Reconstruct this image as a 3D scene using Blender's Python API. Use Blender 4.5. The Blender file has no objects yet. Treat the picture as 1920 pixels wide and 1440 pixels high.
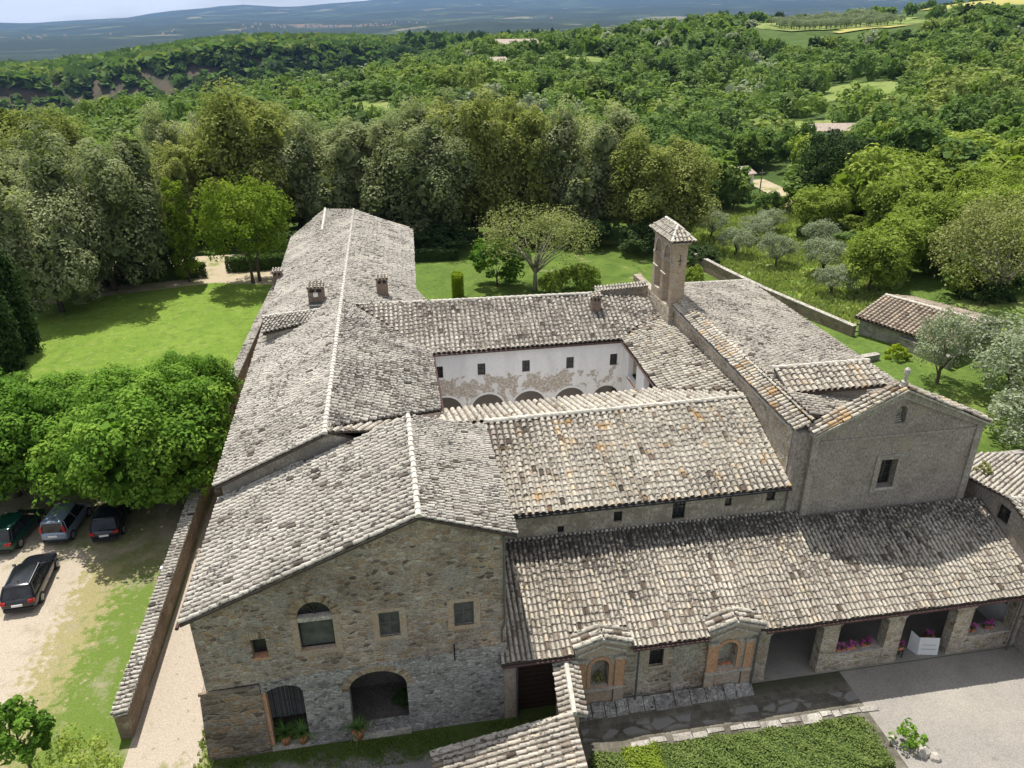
import bpy, bmesh, math, random
import numpy as np
from mathutils import Vector, Matrix
from mathutils.geometry import tessellate_polygon

scene = bpy.context.scene
COL = scene.collection
rad = math.radians

# ------------------------------------------------------------------ camera
CAM_H = 28.0
cam_d = bpy.data.cameras.new('camera')
cam = bpy.data.objects.new('camera', cam_d)
COL.objects.link(cam)
cam_d.sensor_width = 36.0
cam_d.lens = 1423.4 / 1920 * 36.0
cam_d.clip_start = 0.5
cam_d.clip_end = 40000
P, RO, YW = 0.444907, 0.0066308, 0.163052
fw = Vector((math.sin(YW) * math.cos(P), math.cos(YW) * math.cos(P), -math.sin(P)))
rt = Vector((math.cos(YW), -math.sin(YW), 0))
dn = fw.cross(rt)
r2 = rt * math.cos(RO) + dn * math.sin(RO)
d2 = dn * math.cos(RO) - rt * math.sin(RO)
cam.matrix_world = Matrix(((r2.x, -d2.x, -fw.x, 0), (r2.y, -d2.y, -fw.y, 0), (r2.z, -d2.z, -fw.z, CAM_H), (0, 0, 0, 1)))
scene.camera = cam

# ------------------------------------------------------------------ sky, sun, exposure
SUN_EL, SUN_AZ = rad(68), rad(-17)          # azimuth measured from +Y towards +X
world = bpy.data.worlds.new('World')
scene.world = world
world.use_nodes = True
wn, wl = world.node_tree.nodes, world.node_tree.links
bg = wn['Background']
sky = wn.new('ShaderNodeTexSky')
sky.sky_type = 'NISHITA'
sky.sun_disc = False
sky.sun_elevation = SUN_EL
sky.sun_rotation = SUN_AZ
sky.air_density = 1.0
sky.dust_density = 1.5
sky.ozone_density = 1.0
tcw = wn.new('ShaderNodeTexCoord')
mpw = wn.new('ShaderNodeMapping'); mpw.inputs['Scale'].default_value = (1, 1, 4.0)
nzw = wn.new('ShaderNodeTexNoise'); nzw.inputs['Scale'].default_value = 3.2; nzw.inputs['Detail'].default_value = 8
rpw = wn.new('ShaderNodeValToRGB')
rpw.color_ramp.elements[0].position = 0.36; rpw.color_ramp.elements[0].color = (0, 0, 0, 1)
rpw.color_ramp.elements[1].position = 0.58; rpw.color_ramp.elements[1].color = (1, 1, 1, 1)
mxw = wn.new('ShaderNodeMix'); mxw.data_type = 'RGBA'
mxw.inputs['B'].default_value = (8.6, 8.6, 8.7, 1)
wl.new(tcw.outputs['Generated'], mpw.inputs['Vector']); wl.new(mpw.outputs['Vector'], nzw.inputs['Vector'])
wl.new(nzw.outputs['Fac'], rpw.inputs['Fac']); wl.new(rpw.outputs['Color'], mxw.inputs['Factor'])
wl.new(sky.outputs['Color'], mxw.inputs['A']); wl.new(mxw.outputs['Result'], bg.inputs['Color'])
bg.inputs['Strength'].default_value = 0.088

sun_d = bpy.data.lights.new('sun', 'SUN')
sun_d.energy = 5.0
sun_d.angle = rad(0.5)
sun_d.color = (1.0, 0.955, 0.88)
sun = bpy.data.objects.new('sun', sun_d)
COL.objects.link(sun)
sd = Vector((math.sin(SUN_AZ) * math.cos(SUN_EL), math.cos(SUN_AZ) * math.cos(SUN_EL), math.sin(SUN_EL)))
sun.rotation_euler = sd.to_track_quat('Z', 'Y').to_euler()
sun.location = (0, 0, 80)

scene.view_settings.view_transform = 'Standard'
scene.view_settings.look = 'None'
scene.view_settings.exposure = 0.45
scene.view_settings.gamma = 1.0
scene.render.resolution_x, scene.render.resolution_y = 1024, 768

# ------------------------------------------------------------------ object helpers
OFF = {}

def props(o, label=None, cat=None, group=None, kind=None):
    if label: o['label'] = label
    if cat: o['category'] = cat
    if group: o['group'] = group
    if kind: o['kind'] = kind
    return o

def thing(name, label, cat, loc=(0, 0, 0), group=None, rotz=0.0):
    o = bpy.data.objects.new(name, None)
    COL.objects.link(o)
    o.location = loc
    o.rotation_euler = (0, 0, rotz)
    o.empty_display_size = 0.5
    OFF[o] = Vector(loc)
    return props(o, label, cat, group)

class MB:
    """collects vertices, faces, one float per face"""
    def __init__(s):
        s.v, s.f, s.t = [], [], []
    def face(s, pts, t=0.5):
        i = len(s.v)
        s.v.extend([tuple(p) for p in pts])
        s.f.append(tuple(range(i, i + len(pts))))
        s.t.append(t)
    def box(s, x0, y0, z0, x1, y1, z1, t=0.5):
        i = len(s.v)
        s.v += [(x0, y0, z0), (x1, y0, z0), (x1, y1, z0), (x0, y1, z0), (x0, y0, z1), (x1, y0, z1), (x1, y1, z1), (x0, y1, z1)]
        for q in ((0, 3, 2, 1), (4, 5, 6, 7), (0, 1, 5, 4), (1, 2, 6, 5), (2, 3, 7, 6), (3, 0, 4, 7)):
            s.f.append(tuple(i + k for k in q)); s.t.append(t)
    def prism(s, poly, off, t=0.5):
        """polygon (3D points) extruded by vector off"""
        n = len(poly); i = len(s.v)
        off = Vector(off)
        s.v += [tuple(Vector(p)) for p in poly] + [tuple(Vector(p) + off) for p in poly]
        s.f.append(tuple(i + k for k in range(n))); s.t.append(t)
        s.f.append(tuple(i + n + k for k in reversed(range(n)))); s.t.append(t)
        for k in range(n):
            m = (k + 1) % n
            s.f.append((i + k, i + n + k, i + n + m, i + m)); s.t.append(t)
    def tube(s, pts, radii, seg=6, t=0.5, cap=True):
        rings = []
        pts = [Vector(p) for p in pts]
        for k, p in enumerate(pts):
            d = (pts[min(k + 1, len(pts) - 1)] - pts[max(k - 1, 0)])
            if d.length < 1e-6: d = Vector((0, 0, 1))
            d.normalize()
            a = d.orthogonal() if abs(d.z) < 0.9 else Vector((1, 0, 0)) - d * d.x
            a.normalize(); b = d.cross(a)
            r = radii[k] if hasattr(radii, '__len__') else radii
            i = len(s.v)
            for q in range(seg):
                an = 2 * math.pi * q / seg
                s.v.append(tuple(p + a * math.cos(an) * r + b * math.sin(an) * r))
            rings.append(i)
        for k in range(len(rings) - 1):
            for q in range(seg):
                q2 = (q + 1) % seg
                s.f.append((rings[k] + q, rings[k] + q2, rings[k + 1] + q2, rings[k + 1] + q)); s.t.append(t)
        if cap:
            s.f.append(tuple(rings[0] + q for q in reversed(range(seg)))); s.t.append(t)
            s.f.append(tuple(rings[-1] + q for q in range(seg))); s.t.append(t)
    def build(s, name, mat, parent=None, smooth=False, recalc=False, loc=None):
        off = Vector((0, 0, 0))
        if parent is not None: off = OFF[parent]
        elif loc is not None: off = Vector(loc)
        me = bpy.data.meshes.new(name)
        nv = np.array(s.v, dtype=np.float32).reshape(-1, 3) - np.array(off, dtype=np.float32)
        me.from_pydata(nv.tolist(), [], s.f)
        at = me.attributes.new('tone', 'FLOAT', 'FACE')
        at.data.foreach_set('value', np.array(s.t, dtype=np.float32))
        if recalc:
            bm = bmesh.new(); bm.from_mesh(me)
            bmesh.ops.remove_doubles(bm, verts=bm.verts, dist=1e-4)
            bmesh.ops.recalc_face_normals(bm, faces=bm.faces)
            bm.to_mesh(me); bm.free()
        if smooth:
            me.polygons.foreach_set('use_smooth', [True] * len(me.polygons))
        if mat: me.materials.append(mat)
        o = bpy.data.objects.new(name, me)
        COL.objects.link(o)
        if parent is not None: o.parent = parent
        elif loc is not None: o.location = loc
        OFF[o] = off
        return o

def np_mesh(name, V, F, mat, parent=None, tint=None, smooth=False):
    """quads from numpy arrays"""
    me = bpy.data.meshes.new(name)
    n, m = len(V), len(F)
    k = F.shape[1]
    me.vertices.add(n); me.vertices.foreach_set('co', V.astype(np.float32).ravel())
    me.loops.add(m * k); me.loops.foreach_set('vertex_index', F.astype(np.int32).ravel())
    me.polygons.add(m)
    me.polygons.foreach_set('loop_start', np.arange(0, m * k, k, dtype=np.int32))
    me.polygons.foreach_set('loop_total', np.full(m, k, dtype=np.int32))
    if tint is not None:
        at = me.attributes.new('tone', 'FLOAT', 'FACE')
        at.data.foreach_set('value', tint.astype(np.float32))
    me.update(calc_edges=True)
    if smooth: me.polygons.foreach_set('use_smooth', [True] * m)
    me.materials.append(mat)
    o = bpy.data.objects.new(name, me)
    COL.objects.link(o)
    if parent is not None: o.parent = parent
    return o

def copy_tree(o, parent=None):
    c = o.copy(); COL.objects.link(c); c.parent = parent
    for ch in list(o.children): copy_tree(ch, c)
    return c

# ------------------------------------------------------------------ materials
def new_mat(name):
    m = bpy.data.materials.new(name); m.use_nodes = True
    nt = m.node_tree
    return m, nt.nodes, nt.links, nt.nodes['Principled BSDF']

def ramp(n, stops, interp='LINEAR'):
    r = n.new('ShaderNodeValToRGB')
    e = r.color_ramp.elements
    while len(e) < len(stops): e.new(0.5)
    for k, (p, c) in enumerate(stops):
        e[k].position = p
        e[k].color = (*c, 1) if len(c) == 3 else c
    r.color_ramp.interpolation = interp
    return r

def noise(n, l, vec, scale, detail=4, rough=0.6, dist=0.0):
    t = n.new('ShaderNodeTexNoise')
    t.inputs['Scale'].default_value = scale; t.inputs['Detail'].default_value = detail
    t.inputs['Roughness'].default_value = rough; t.inputs['Distortion'].default_value = dist
    if vec is not None: l.new(vec, t.inputs['Vector'])
    return t

def mix(n, l, fac, a, b, mode='MIX'):
    x = n.new('ShaderNodeMix'); x.data_type = 'RGBA'; x.blend_type = mode
    for sock, v in ((x.inputs['Factor'], fac), (x.inputs['A'], a), (x.inputs['B'], b)):
        if isinstance(v, (int, float)): sock.default_value = v
        elif isinstance(v, tuple): sock.default_value = (*v, 1) if len(v) == 3 else v
        else: l.new(v, sock)
    return x.outputs['Result']

def math_n(n, l, op, a, b=None, clamp=False):
    x = n.new('ShaderNodeMath'); x.operation = op; x.use_clamp = clamp
    for k, v in enumerate((a, b)):
        if v is None: continue
        if isinstance(v, (int, float)): x.inputs[k].default_value = v
        else: l.new(v, x.inputs[k])
    return x.outputs[0]

def objcoord(n): return n.new('ShaderNodeTexCoord').outputs['Object']

def mapping(n, l, vec, scale=(1, 1, 1), loc=(0, 0, 0), rot=(0, 0, 0)):
    m = n.new('ShaderNodeMapping')
    m.inputs['Scale'].default_value = scale; m.inputs['Location'].default_value = loc; m.inputs['Rotation'].default_value = rot
    l.new(vec, m.inputs['Vector'])
    return m.outputs['Vector']

def bump(n, l, bsdf, h, strength=0.5, dist=0.05):
    b = n.new('ShaderNodeBump'); b.inputs['Strength'].default_value = strength; b.inputs['Distance'].default_value = dist
    l.new(h, b.inputs['Height']); l.new(b.outputs['Normal'], bsdf.inputs['Normal'])

def plain(name, col, rough=0.7, metal=0.0, spec=0.3, var=0.15, vscale=6.0):
    m, n, l, b = new_mat(name)
    b.inputs['Roughness'].default_value = rough; b.inputs['Metallic'].default_value = metal
    b.inputs['Specular IOR Level'].default_value = spec
    if var:
        t = noise(n, l, objcoord(n), vscale, 5)
        r = ramp(n, [(0.3, tuple(c * (1 - var) for c in col)), (0.7, tuple(min(1, c * (1 + var)) for c in col))])
        l.new(t.outputs['Fac'], r.inputs['Fac']); l.new(r.outputs['Color'], b.inputs['Base Color'])
    else: b.inputs['Base Color'].default_value = (*col, 1)
    return m

def tile_mat(name, base, grad=None, orange=0.0, spots=0.5, light=1.0):
    """weathered clay roof tiles: one tone per tile, black and orange lichen"""
    m, n, l, b = new_mat(name)
    b.inputs['Roughness'].default_value = 0.9; b.inputs['Specular IOR Level'].default_value = 0.15
    oc = objcoord(n)
    at = n.new('ShaderNodeAttribute'); at.attribute_name = 'tone'
    S = [tuple(c * light for c in k) for k in base]
    r = ramp(n, [(0.0, S[0]), (0.09, S[1]), (0.24, S[2]), (0.6, S[3]), (0.88, S[4]), (1.0, S[5])])
    l.new(at.outputs['Fac'], r.inputs['Fac'])
    big = noise(n, l, oc, 0.35, 4)
    rb = ramp(n, [(0.3, (0.78, 0.77, 0.75)), (0.7, (1.12, 1.12, 1.1))])
    l.new(big.outputs['Fac'], rb.inputs['Fac'])
    c = mix(n, l, 1.0, r.outputs['Color'], rb.outputs['Color'], 'MULTIPLY')
    fine = noise(n, l, oc, 13.0, 6, 0.78)
    rf = ramp(n, [(0.32, (0.42, 0.40, 0.38)), (0.52, (1.0, 1.0, 1.0)), (0.70, (1.28, 1.28, 1.26))])
    l.new(fine.outputs['Fac'], rf.inputs['Fac'])
    c = mix(n, l, 0.85, c, rf.outputs['Color'], 'MULTIPLY')
    # black lichen, clustered
    sp = noise(n, l, oc, 6.5, 5, 0.74); cl = noise(n, l, oc, 0.55, 3)
    su = math_n(n, l, 'ADD', sp.outputs['Fac'], math_n(n, l, 'MULTIPLY', math_n(n, l, 'SUBTRACT', cl.outputs['Fac'], 0.5), 0.24))
    if grad:     # more black lichen towards the upper edge, also deepening the eave's shadow band
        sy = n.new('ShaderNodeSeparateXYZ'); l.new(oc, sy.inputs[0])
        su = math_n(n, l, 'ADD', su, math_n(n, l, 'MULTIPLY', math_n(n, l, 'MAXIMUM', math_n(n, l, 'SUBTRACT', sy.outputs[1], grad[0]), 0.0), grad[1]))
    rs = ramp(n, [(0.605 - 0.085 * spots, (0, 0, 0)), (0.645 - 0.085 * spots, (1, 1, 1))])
    l.new(su, rs.inputs['Fac'])
    c = mix(n, l, math_n(n, l, 'MULTIPLY', rs.outputs['Color'], 0.9), c, (0.05, 0.046, 0.042))
    if orange:
        no = noise(n, l, oc, 1.3, 6, 0.7)
        ro = ramp(n, [(0.64 - 0.1 * orange, (0, 0, 0)), (0.74 - 0.1 * orange, (1, 1, 1))]); l.new(no.outputs['Fac'], ro.inputs['Fac'])
        c = mix(n, l, math_n(n, l, 'MULTIPLY', ro.outputs['Color'], 0.7), c, (0.40, 0.235, 0.075))
    l.new(c, b.inputs['Base Color'])
    bump(n, l, b, fine.outputs['Fac'], 0.5, 0.02)
    return m

GREY = [(0.07, 0.062, 0.052), (0.23, 0.20, 0.17), (0.39, 0.365, 0.325), (0.46, 0.435, 0.39), (0.51, 0.485, 0.435), (0.57, 0.545, 0.48)]
WARM = [(0.065, 0.052, 0.042), (0.225, 0.18, 0.142), (0.37, 0.335, 0.285), (0.465, 0.435, 0.38), (0.525, 0.492, 0.425), (0.555, 0.48, 0.355)]
M = {}
M['tile_grey'] = tile_mat('grey_roof_tiles', GREY, spots=0.80, light=0.96)
M['tile_dark'] = tile_mat('dark_lichened_tiles', GREY, spots=1.1, light=0.92)
M['tile_church'] = tile_mat('dull_grey_church_tiles', [tuple(c * f for c, f in zip(k, (0.88, 0.86, 0.84))) for k in GREY], spots=0.85)
M['tile_warm'] = tile_mat('cream_roof_tiles', WARM, spots=0.62, light=0.95)
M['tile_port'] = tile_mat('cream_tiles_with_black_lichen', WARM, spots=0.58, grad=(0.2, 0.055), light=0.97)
M['tile_brown'] = tile_mat('brownish_shed_tiles', [tuple(c * f for c, f in zip(k, (0.84, 0.77, 0.72))) for k in WARM], spots=0.5)
M['tile_orange'] = tile_mat('orange_lichened_tiles', WARM, spots=0.66, orange=0.7, light=0.89)
M['tile_edge'] = tile_mat('orange_edge_tiles', WARM, spots=0.55, orange=1.2)
M['mortar'] = plain('ridge_mortar', (0.50, 0.47, 0.41), 0.95, var=0.3, vscale=3)
M['underside'] = plain('dark_roof_boards', (0.07, 0.055, 0.045), 0.9)

def stone_mat(name, pal, mortar, scale=2.6, zs=1.9, mw=0.07, patch=None, rough_h=0.6, bum=0.9):
    m, n, l, b = new_mat(name)
    b.inputs['Roughness'].default_value = 0.92; b.inputs['Specular IOR Level'].default_value = 0.12
    oc = objcoord(n)
    wob = noise(n, l, oc, 1.1, 3)
    vv = n.new('ShaderNodeVectorMath'); vv.operation = 'SCALE'; l.new(wob.outputs['Color'], vv.inputs[0]); vv.inputs['Scale'].default_value = 0.35
    va = n.new('ShaderNodeVectorMath'); va.operation = 'ADD'; l.new(oc, va.inputs[0]); l.new(vv.outputs[0], va.inputs[1])
    mp = mapping(n, l, va.outputs[0], (scale, scale, scale * zs))
    v1 = n.new('ShaderNodeTexVoronoi'); v1.inputs['Scale'].default_value = 1.0; v1.inputs['Randomness'].default_value = 0.85; l.new(mp, v1.inputs['Vector'])
    v2 = n.new('ShaderNodeTexVoronoi'); v2.feature = 'DISTANCE_TO_EDGE'; v2.inputs['Scale'].default_value = 1.0; v2.inputs['Randomness'].default_value = 0.85; l.new(mp, v2.inputs['Vector'])
    sx = n.new('ShaderNodeSeparateColor'); l.new(v1.outputs['Color'], sx.inputs[0])
    k = len(pal)
    r = ramp(n, [(i / (k - 1), c) for i, c in enumerate(pal)]); l.new(sx.outputs[0], r.inputs['Fac'])
    fine = noise(n, l, mapping(n, l, oc, (1, 1, 1.7)), 9, 7, 0.82)
    rf = ramp(n, [(0.30, (0.30, 0.29, 0.28)), (0.50, (1, 1, 1)), (0.68, (1.5, 1.5, 1.5))]); l.new(fine.outputs['Fac'], rf.inputs['Fac'])
    c = mix(n, l, 1.0, r.outputs['Color'], rf.outputs['Color'], 'MULTIPLY')
    edge = ramp(n, [(mw * 0.4, (1, 1, 1)), (mw * 1.6, (0, 0, 0))]); l.new(v2.outputs['Distance'], edge.inputs['Fac'])
    mn = noise(n, l, oc, 0.7, 4)
    mm = ramp(n, [(0.35, (0, 0, 0)), (0.6, (1, 1, 1))]); l.new(mn.outputs['Fac'], mm.inputs['Fac'])
    ef = math_n(n, l, 'MULTIPLY', edge.outputs['Color'], math_n(n, l, 'ADD', math_n(n, l, 'MULTIPLY', mm.outputs['Color'], 0.6), 0.4))
    c = mix(n, l, ef, c, mix(n, l, 1.0, mortar, rf.outputs['Color'], 'MULTIPLY'))
    bg_ = noise(n, l, oc, 0.32, 5, 0.65); rbg = ramp(n, [(0.34, (0.66, 0.64, 0.62)), (0.5, (1, 1, 1)), (0.66, (1.2, 1.19, 1.17))]); l.new(bg_.outputs['Fac'], rbg.inputs['Fac'])
    c = mix(n, l, 1.0, c, rbg.outputs['Color'], 'MULTIPLY')
    if patch:   # old render smeared over the stones
        pn = noise(n, l, oc, patch[1], 6, 0.62); pr = ramp(n, [(patch[2], (0, 0, 0)), (patch[2] + 0.08, (1, 1, 1))]); l.new(pn.outputs['Fac'], pr.inputs['Fac'])
        pc = mix(n, l, 1.0, patch[0], rf.outputs['Color'], 'MULTIPLY')
        c = mix(n, l, math_n(n, l, 'MULTIPLY', pr.outputs['Color'], patch[3]), c, pc)
    hole = noise(n, l, mapping(n, l, oc, (1, 1, 1.8)), 3.6, 6, 0.75); hr = ramp(n, [(0.60, (0, 0, 0)), (0.65, (1, 1, 1))]); l.new(hole.outputs['Fac'], hr.inputs['Fac'])
    c = mix(n, l, math_n(n, l, 'MULTIPLY', hr.outputs['Color'], 0.7), c, (0.05, 0.045, 0.04))
    l.new(c, b.inputs['Base Color'])
    h = math_n(n, l, 'ADD', math_n(n, l, 'MULTIPLY', math_n(n, l, 'MINIMUM', v2.outputs['Distance'], 0.2), 4.0), math_n(n, l, 'MULTIPLY', fine.outputs['Fac'], rough_h))
    bump(n, l, b, h, bum, 0.04)
    return m

BROWNS = [(0.115, 0.088, 0.072), (0.25, 0.205, 0.168), (0.305, 0.26, 0.225), (0.335, 0.24, 0.15), (0.42, 0.375, 0.33), (0.25, 0.165, 0.108), (0.345, 0.302, 0.262)]
M['stone'] = stone_mat('rubble_stone_wall', BROWNS, (0.355, 0.31, 0.265), 3.4, 1.9, mw=0.08, patch=((0.33, 0.305, 0.275), 1.1, 0.53, 0.7))
M['stone_lower'] = stone_mat('lower_grey_rubble', [(0.12, 0.115, 0.105), (0.34, 0.33, 0.31), (0.24, 0.225, 0.205), (0.42, 0.41, 0.39), (0.19, 0.17, 0.15)], (0.26, 0.25, 0.235), 5.0, 1.5, mw=0.05, patch=((0.40, 0.39, 0.37), 1.6, 0.54, 0.6))
M['stone_dark'] = stone_mat('dark_quoin_stone', [(0.10, 0.075, 0.055), (0.19, 0.15, 0.115), (0.24, 0.205, 0.17), (0.26, 0.17, 0.10), (0.16, 0.14, 0.12)], (0.27, 0.245, 0.21), 1.7, 2.8, mw=0.05)
M['stone_brown'] = stone_mat('brown_garden_wall', [(0.16, 0.12, 0.09), (0.27, 0.215, 0.165), (0.20, 0.155, 0.115), (0.34, 0.28, 0.22)], (0.22, 0.185, 0.15), 1.6, 1.6, patch=((0.21, 0.165, 0.125), 0.9, 0.48, 0.7))
M['stone_ochre'] = stone_mat('ochre_church_stone', [(0.22, 0.17, 0.115), (0.36, 0.31, 0.245), (0.42, 0.37, 0.30), (0.31, 0.24, 0.16), (0.38, 0.35, 0.31)], (0.42, 0.38, 0.32), 2.6, 2.0)
M['stone_port'] = stone_mat('patched_ochre_rubble', [(0.13, 0.11, 0.09), (0.33, 0.275, 0.21), (0.42, 0.36, 0.28), (0.30, 0.21, 0.14), (0.46, 0.42, 0.36), (0.25, 0.20, 0.16)], (0.44, 0.39, 0.32), 3.0, 1.9, mw=0.08, patch=((0.45, 0.40, 0.335), 1.0, 0.50, 0.85))
M['stone_grey'] = stone_mat('grey_garden_wall', [(0.17, 0.155, 0.135), (0.28, 0.26, 0.23), (0.36, 0.34, 0.305), (0.22, 0.205, 0.18)], (0.30, 0.285, 0.255), 2.0, 1.5, patch=((0.34, 0.32, 0.29), 0.8, 0.5, 0.7))

def brick_mat(name, c1, c2, mortar, bw=0.27, bh=0.065, fade=(0.36, 0.32, 0.27), fthr=0.52):
    m, n, l, b = new_mat(name)
    b.inputs['Roughness'].default_value = 0.9; b.inputs['Specular IOR Level'].default_value = 0.12
    oc = objcoord(n)
    sp = n.new('ShaderNodeSeparateXYZ'); l.new(oc, sp.inputs[0])
    cb = n.new('ShaderNodeCombineXYZ')
    l.new(math_n(n, l, 'ADD', sp.outputs[0], sp.outputs[1]), cb.inputs[0]); l.new(sp.outputs[2], cb.inputs[1])
    br = n.new('ShaderNodeTexBrick'); l.new(cb.outputs[0], br.inputs['Vector'])
    br.inputs['Scale'].default_value = 1.0
    br.inputs['Brick Width'].default_value = bw; br.inputs['Row Height'].default_value = bh; br.inputs['Mortar Size'].default_value = 0.009
    br.inputs['Color1'].default_value = (*c1, 1); br.inputs['Color2'].default_value = (*c2, 1); br.inputs['Mortar'].default_value = (*mortar, 1)
    fine = noise(n, l, oc, 9, 6, 0.75)
    rf = ramp(n, [(0.28, (0.55, 0.55, 0.55)), (0.55, (1, 1, 1)), (0.78, (1.25, 1.25, 1.25))]); l.new(fine.outputs['Fac'], rf.inputs['Fac'])
    c = mix(n, l, 1.0, br.outputs['Color'], rf.outputs['Color'], 'MULTIPLY')
    pn = noise(n, l, oc, 1.6, 6, 0.65); pr = ramp(n, [(fthr, (0, 0, 0)), (fthr + 0.12, (1, 1, 1))]); l.new(pn.outputs['Fac'], pr.inputs['Fac'])
    c = mix(n, l, math_n(n, l, 'MULTIPLY', pr.outputs['Color'], 0.75), c, mix(n, l, 1.0, fade, rf.outputs['Color'], 'MULTIPLY'))
    l.new(c, b.inputs['Base Color'])
    bump(n, l, b, fine.outputs['Fac'], 0.6, 0.02)
    return m
M['brick'] = brick_mat('worn_brick', (0.44, 0.31, 0.205), (0.33, 0.235, 0.165), (0.42, 0.37, 0.31), bh=0.075, fade=(0.40, 0.35, 0.295), fthr=0.44)
M['brick_red'] = brick_mat('orange_brick', (0.56, 0.27, 0.135), (0.46, 0.245, 0.14), (0.46, 0.37, 0.28), bh=0.075, fade=(0.48, 0.37, 0.285), fthr=0.55)
M['brick_tower'] = brick_mat('tower_brick', (0.46, 0.35, 0.235), (0.32, 0.24, 0.165), (0.46, 0.40, 0.32), bh=0.10, bw=0.32, fade=(0.42, 0.36, 0.28), fthr=0.5)
M['brick_chimney'] = brick_mat('chimney_brick', (0.27, 0.18, 0.125), (0.20, 0.14, 0.105), (0.26, 0.22, 0.18), fade=(0.20, 0.17, 0.145))

def render_mat(name, c0, c1, stain, scale=1.0, grain=30, bumpy=0.8, sthr=0.55):
    m, n, l, b = new_mat(name)
    b.inputs['Roughness'].default_value = 0.95; b.inputs['Specular IOR Level'].default_value = 0.1
    oc = objcoord(n)
    a = noise(n, l, oc, 0.9 * scale, 6, 0.62); r = ramp(n, [(0.32, c0), (0.68, c1)]); l.new(a.outputs['Fac'], r.inputs['Fac'])
    fine = noise(n, l, mapping(n, l, oc, (1, 1, 0.55)), grain, 4, 0.8)
    rf = ramp(n, [(0.34, (0.45, 0.45, 0.45)), (0.55, (1, 1, 1)), (0.72, (1.4, 1.4, 1.4))]); l.new(fine.outputs['Fac'], rf.inputs['Fac'])
    mid = noise(n, l, oc, 5.0 * scale, 5, 0.7); rm = ramp(n, [(0.3, (0.75, 0.75, 0.75)), (0.7, (1.2, 1.2, 1.2))]); l.new(mid.outputs['Fac'], rm.inputs['Fac'])
    c = mix(n, l, 1.0, r.outputs['Color'], rf.outputs['Color'], 'MULTIPLY')
    c = mix(n, l, 0.8, c, rm.outputs['Color'], 'MULTIPLY')
    s = noise(n, l, oc, 0.75 * scale, 7, 0.68, 0.4); rs = ramp(n, [(sthr, (0, 0, 0)), (sthr + 0.06, (1, 1, 1))]); l.new(s.outputs['Fac'], rs.inputs['Fac'])
    c = mix(n, l, math_n(n, l, 'MULTIPLY', rs.outputs['Color'], 0.7), c, stain)
    l.new(c, b.inputs['Base Color'])
    bump(n, l, b, fine.outputs['Fac'], bumpy, 0.03)
    return m
M['church_render'] = render_mat('rough_grey_render', (0.275, 0.238, 0.212), (0.385, 0.338, 0.302), (0.32, 0.26, 0.205), grain=12, sthr=0.57)
M['trim'] = render_mat('pale_stone_trim', (0.40, 0.365, 0.315), (0.52, 0.48, 0.42), (0.30, 0.27, 0.235), 2, 14, 0.4)
M['church_trim'] = render_mat('weathered_church_trim', (0.30, 0.268, 0.235), (0.40, 0.36, 0.315), (0.24, 0.21, 0.18), 2, 14, 0.4)
M['old_plaster'] = render_mat('stained_old_plaster', (0.30, 0.265, 0.215), (0.44, 0.405, 0.35), (0.24, 0.225, 0.205), 0.9, 12, 0.4, 0.5)
M['plaster_wall'] = render_mat('flaking_plaster_over_stone', (0.29, 0.255, 0.21), (0.46, 0.41, 0.345), (0.22, 0.185, 0.145), 1.5, 10, 0.6, 0.5)
M['dark_inside'] = render_mat('dim_inner_plaster', (0.13, 0.115, 0.10), (0.18, 0.16, 0.145), (0.11, 0.095, 0.08), 1, 14, 0.3)

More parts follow.
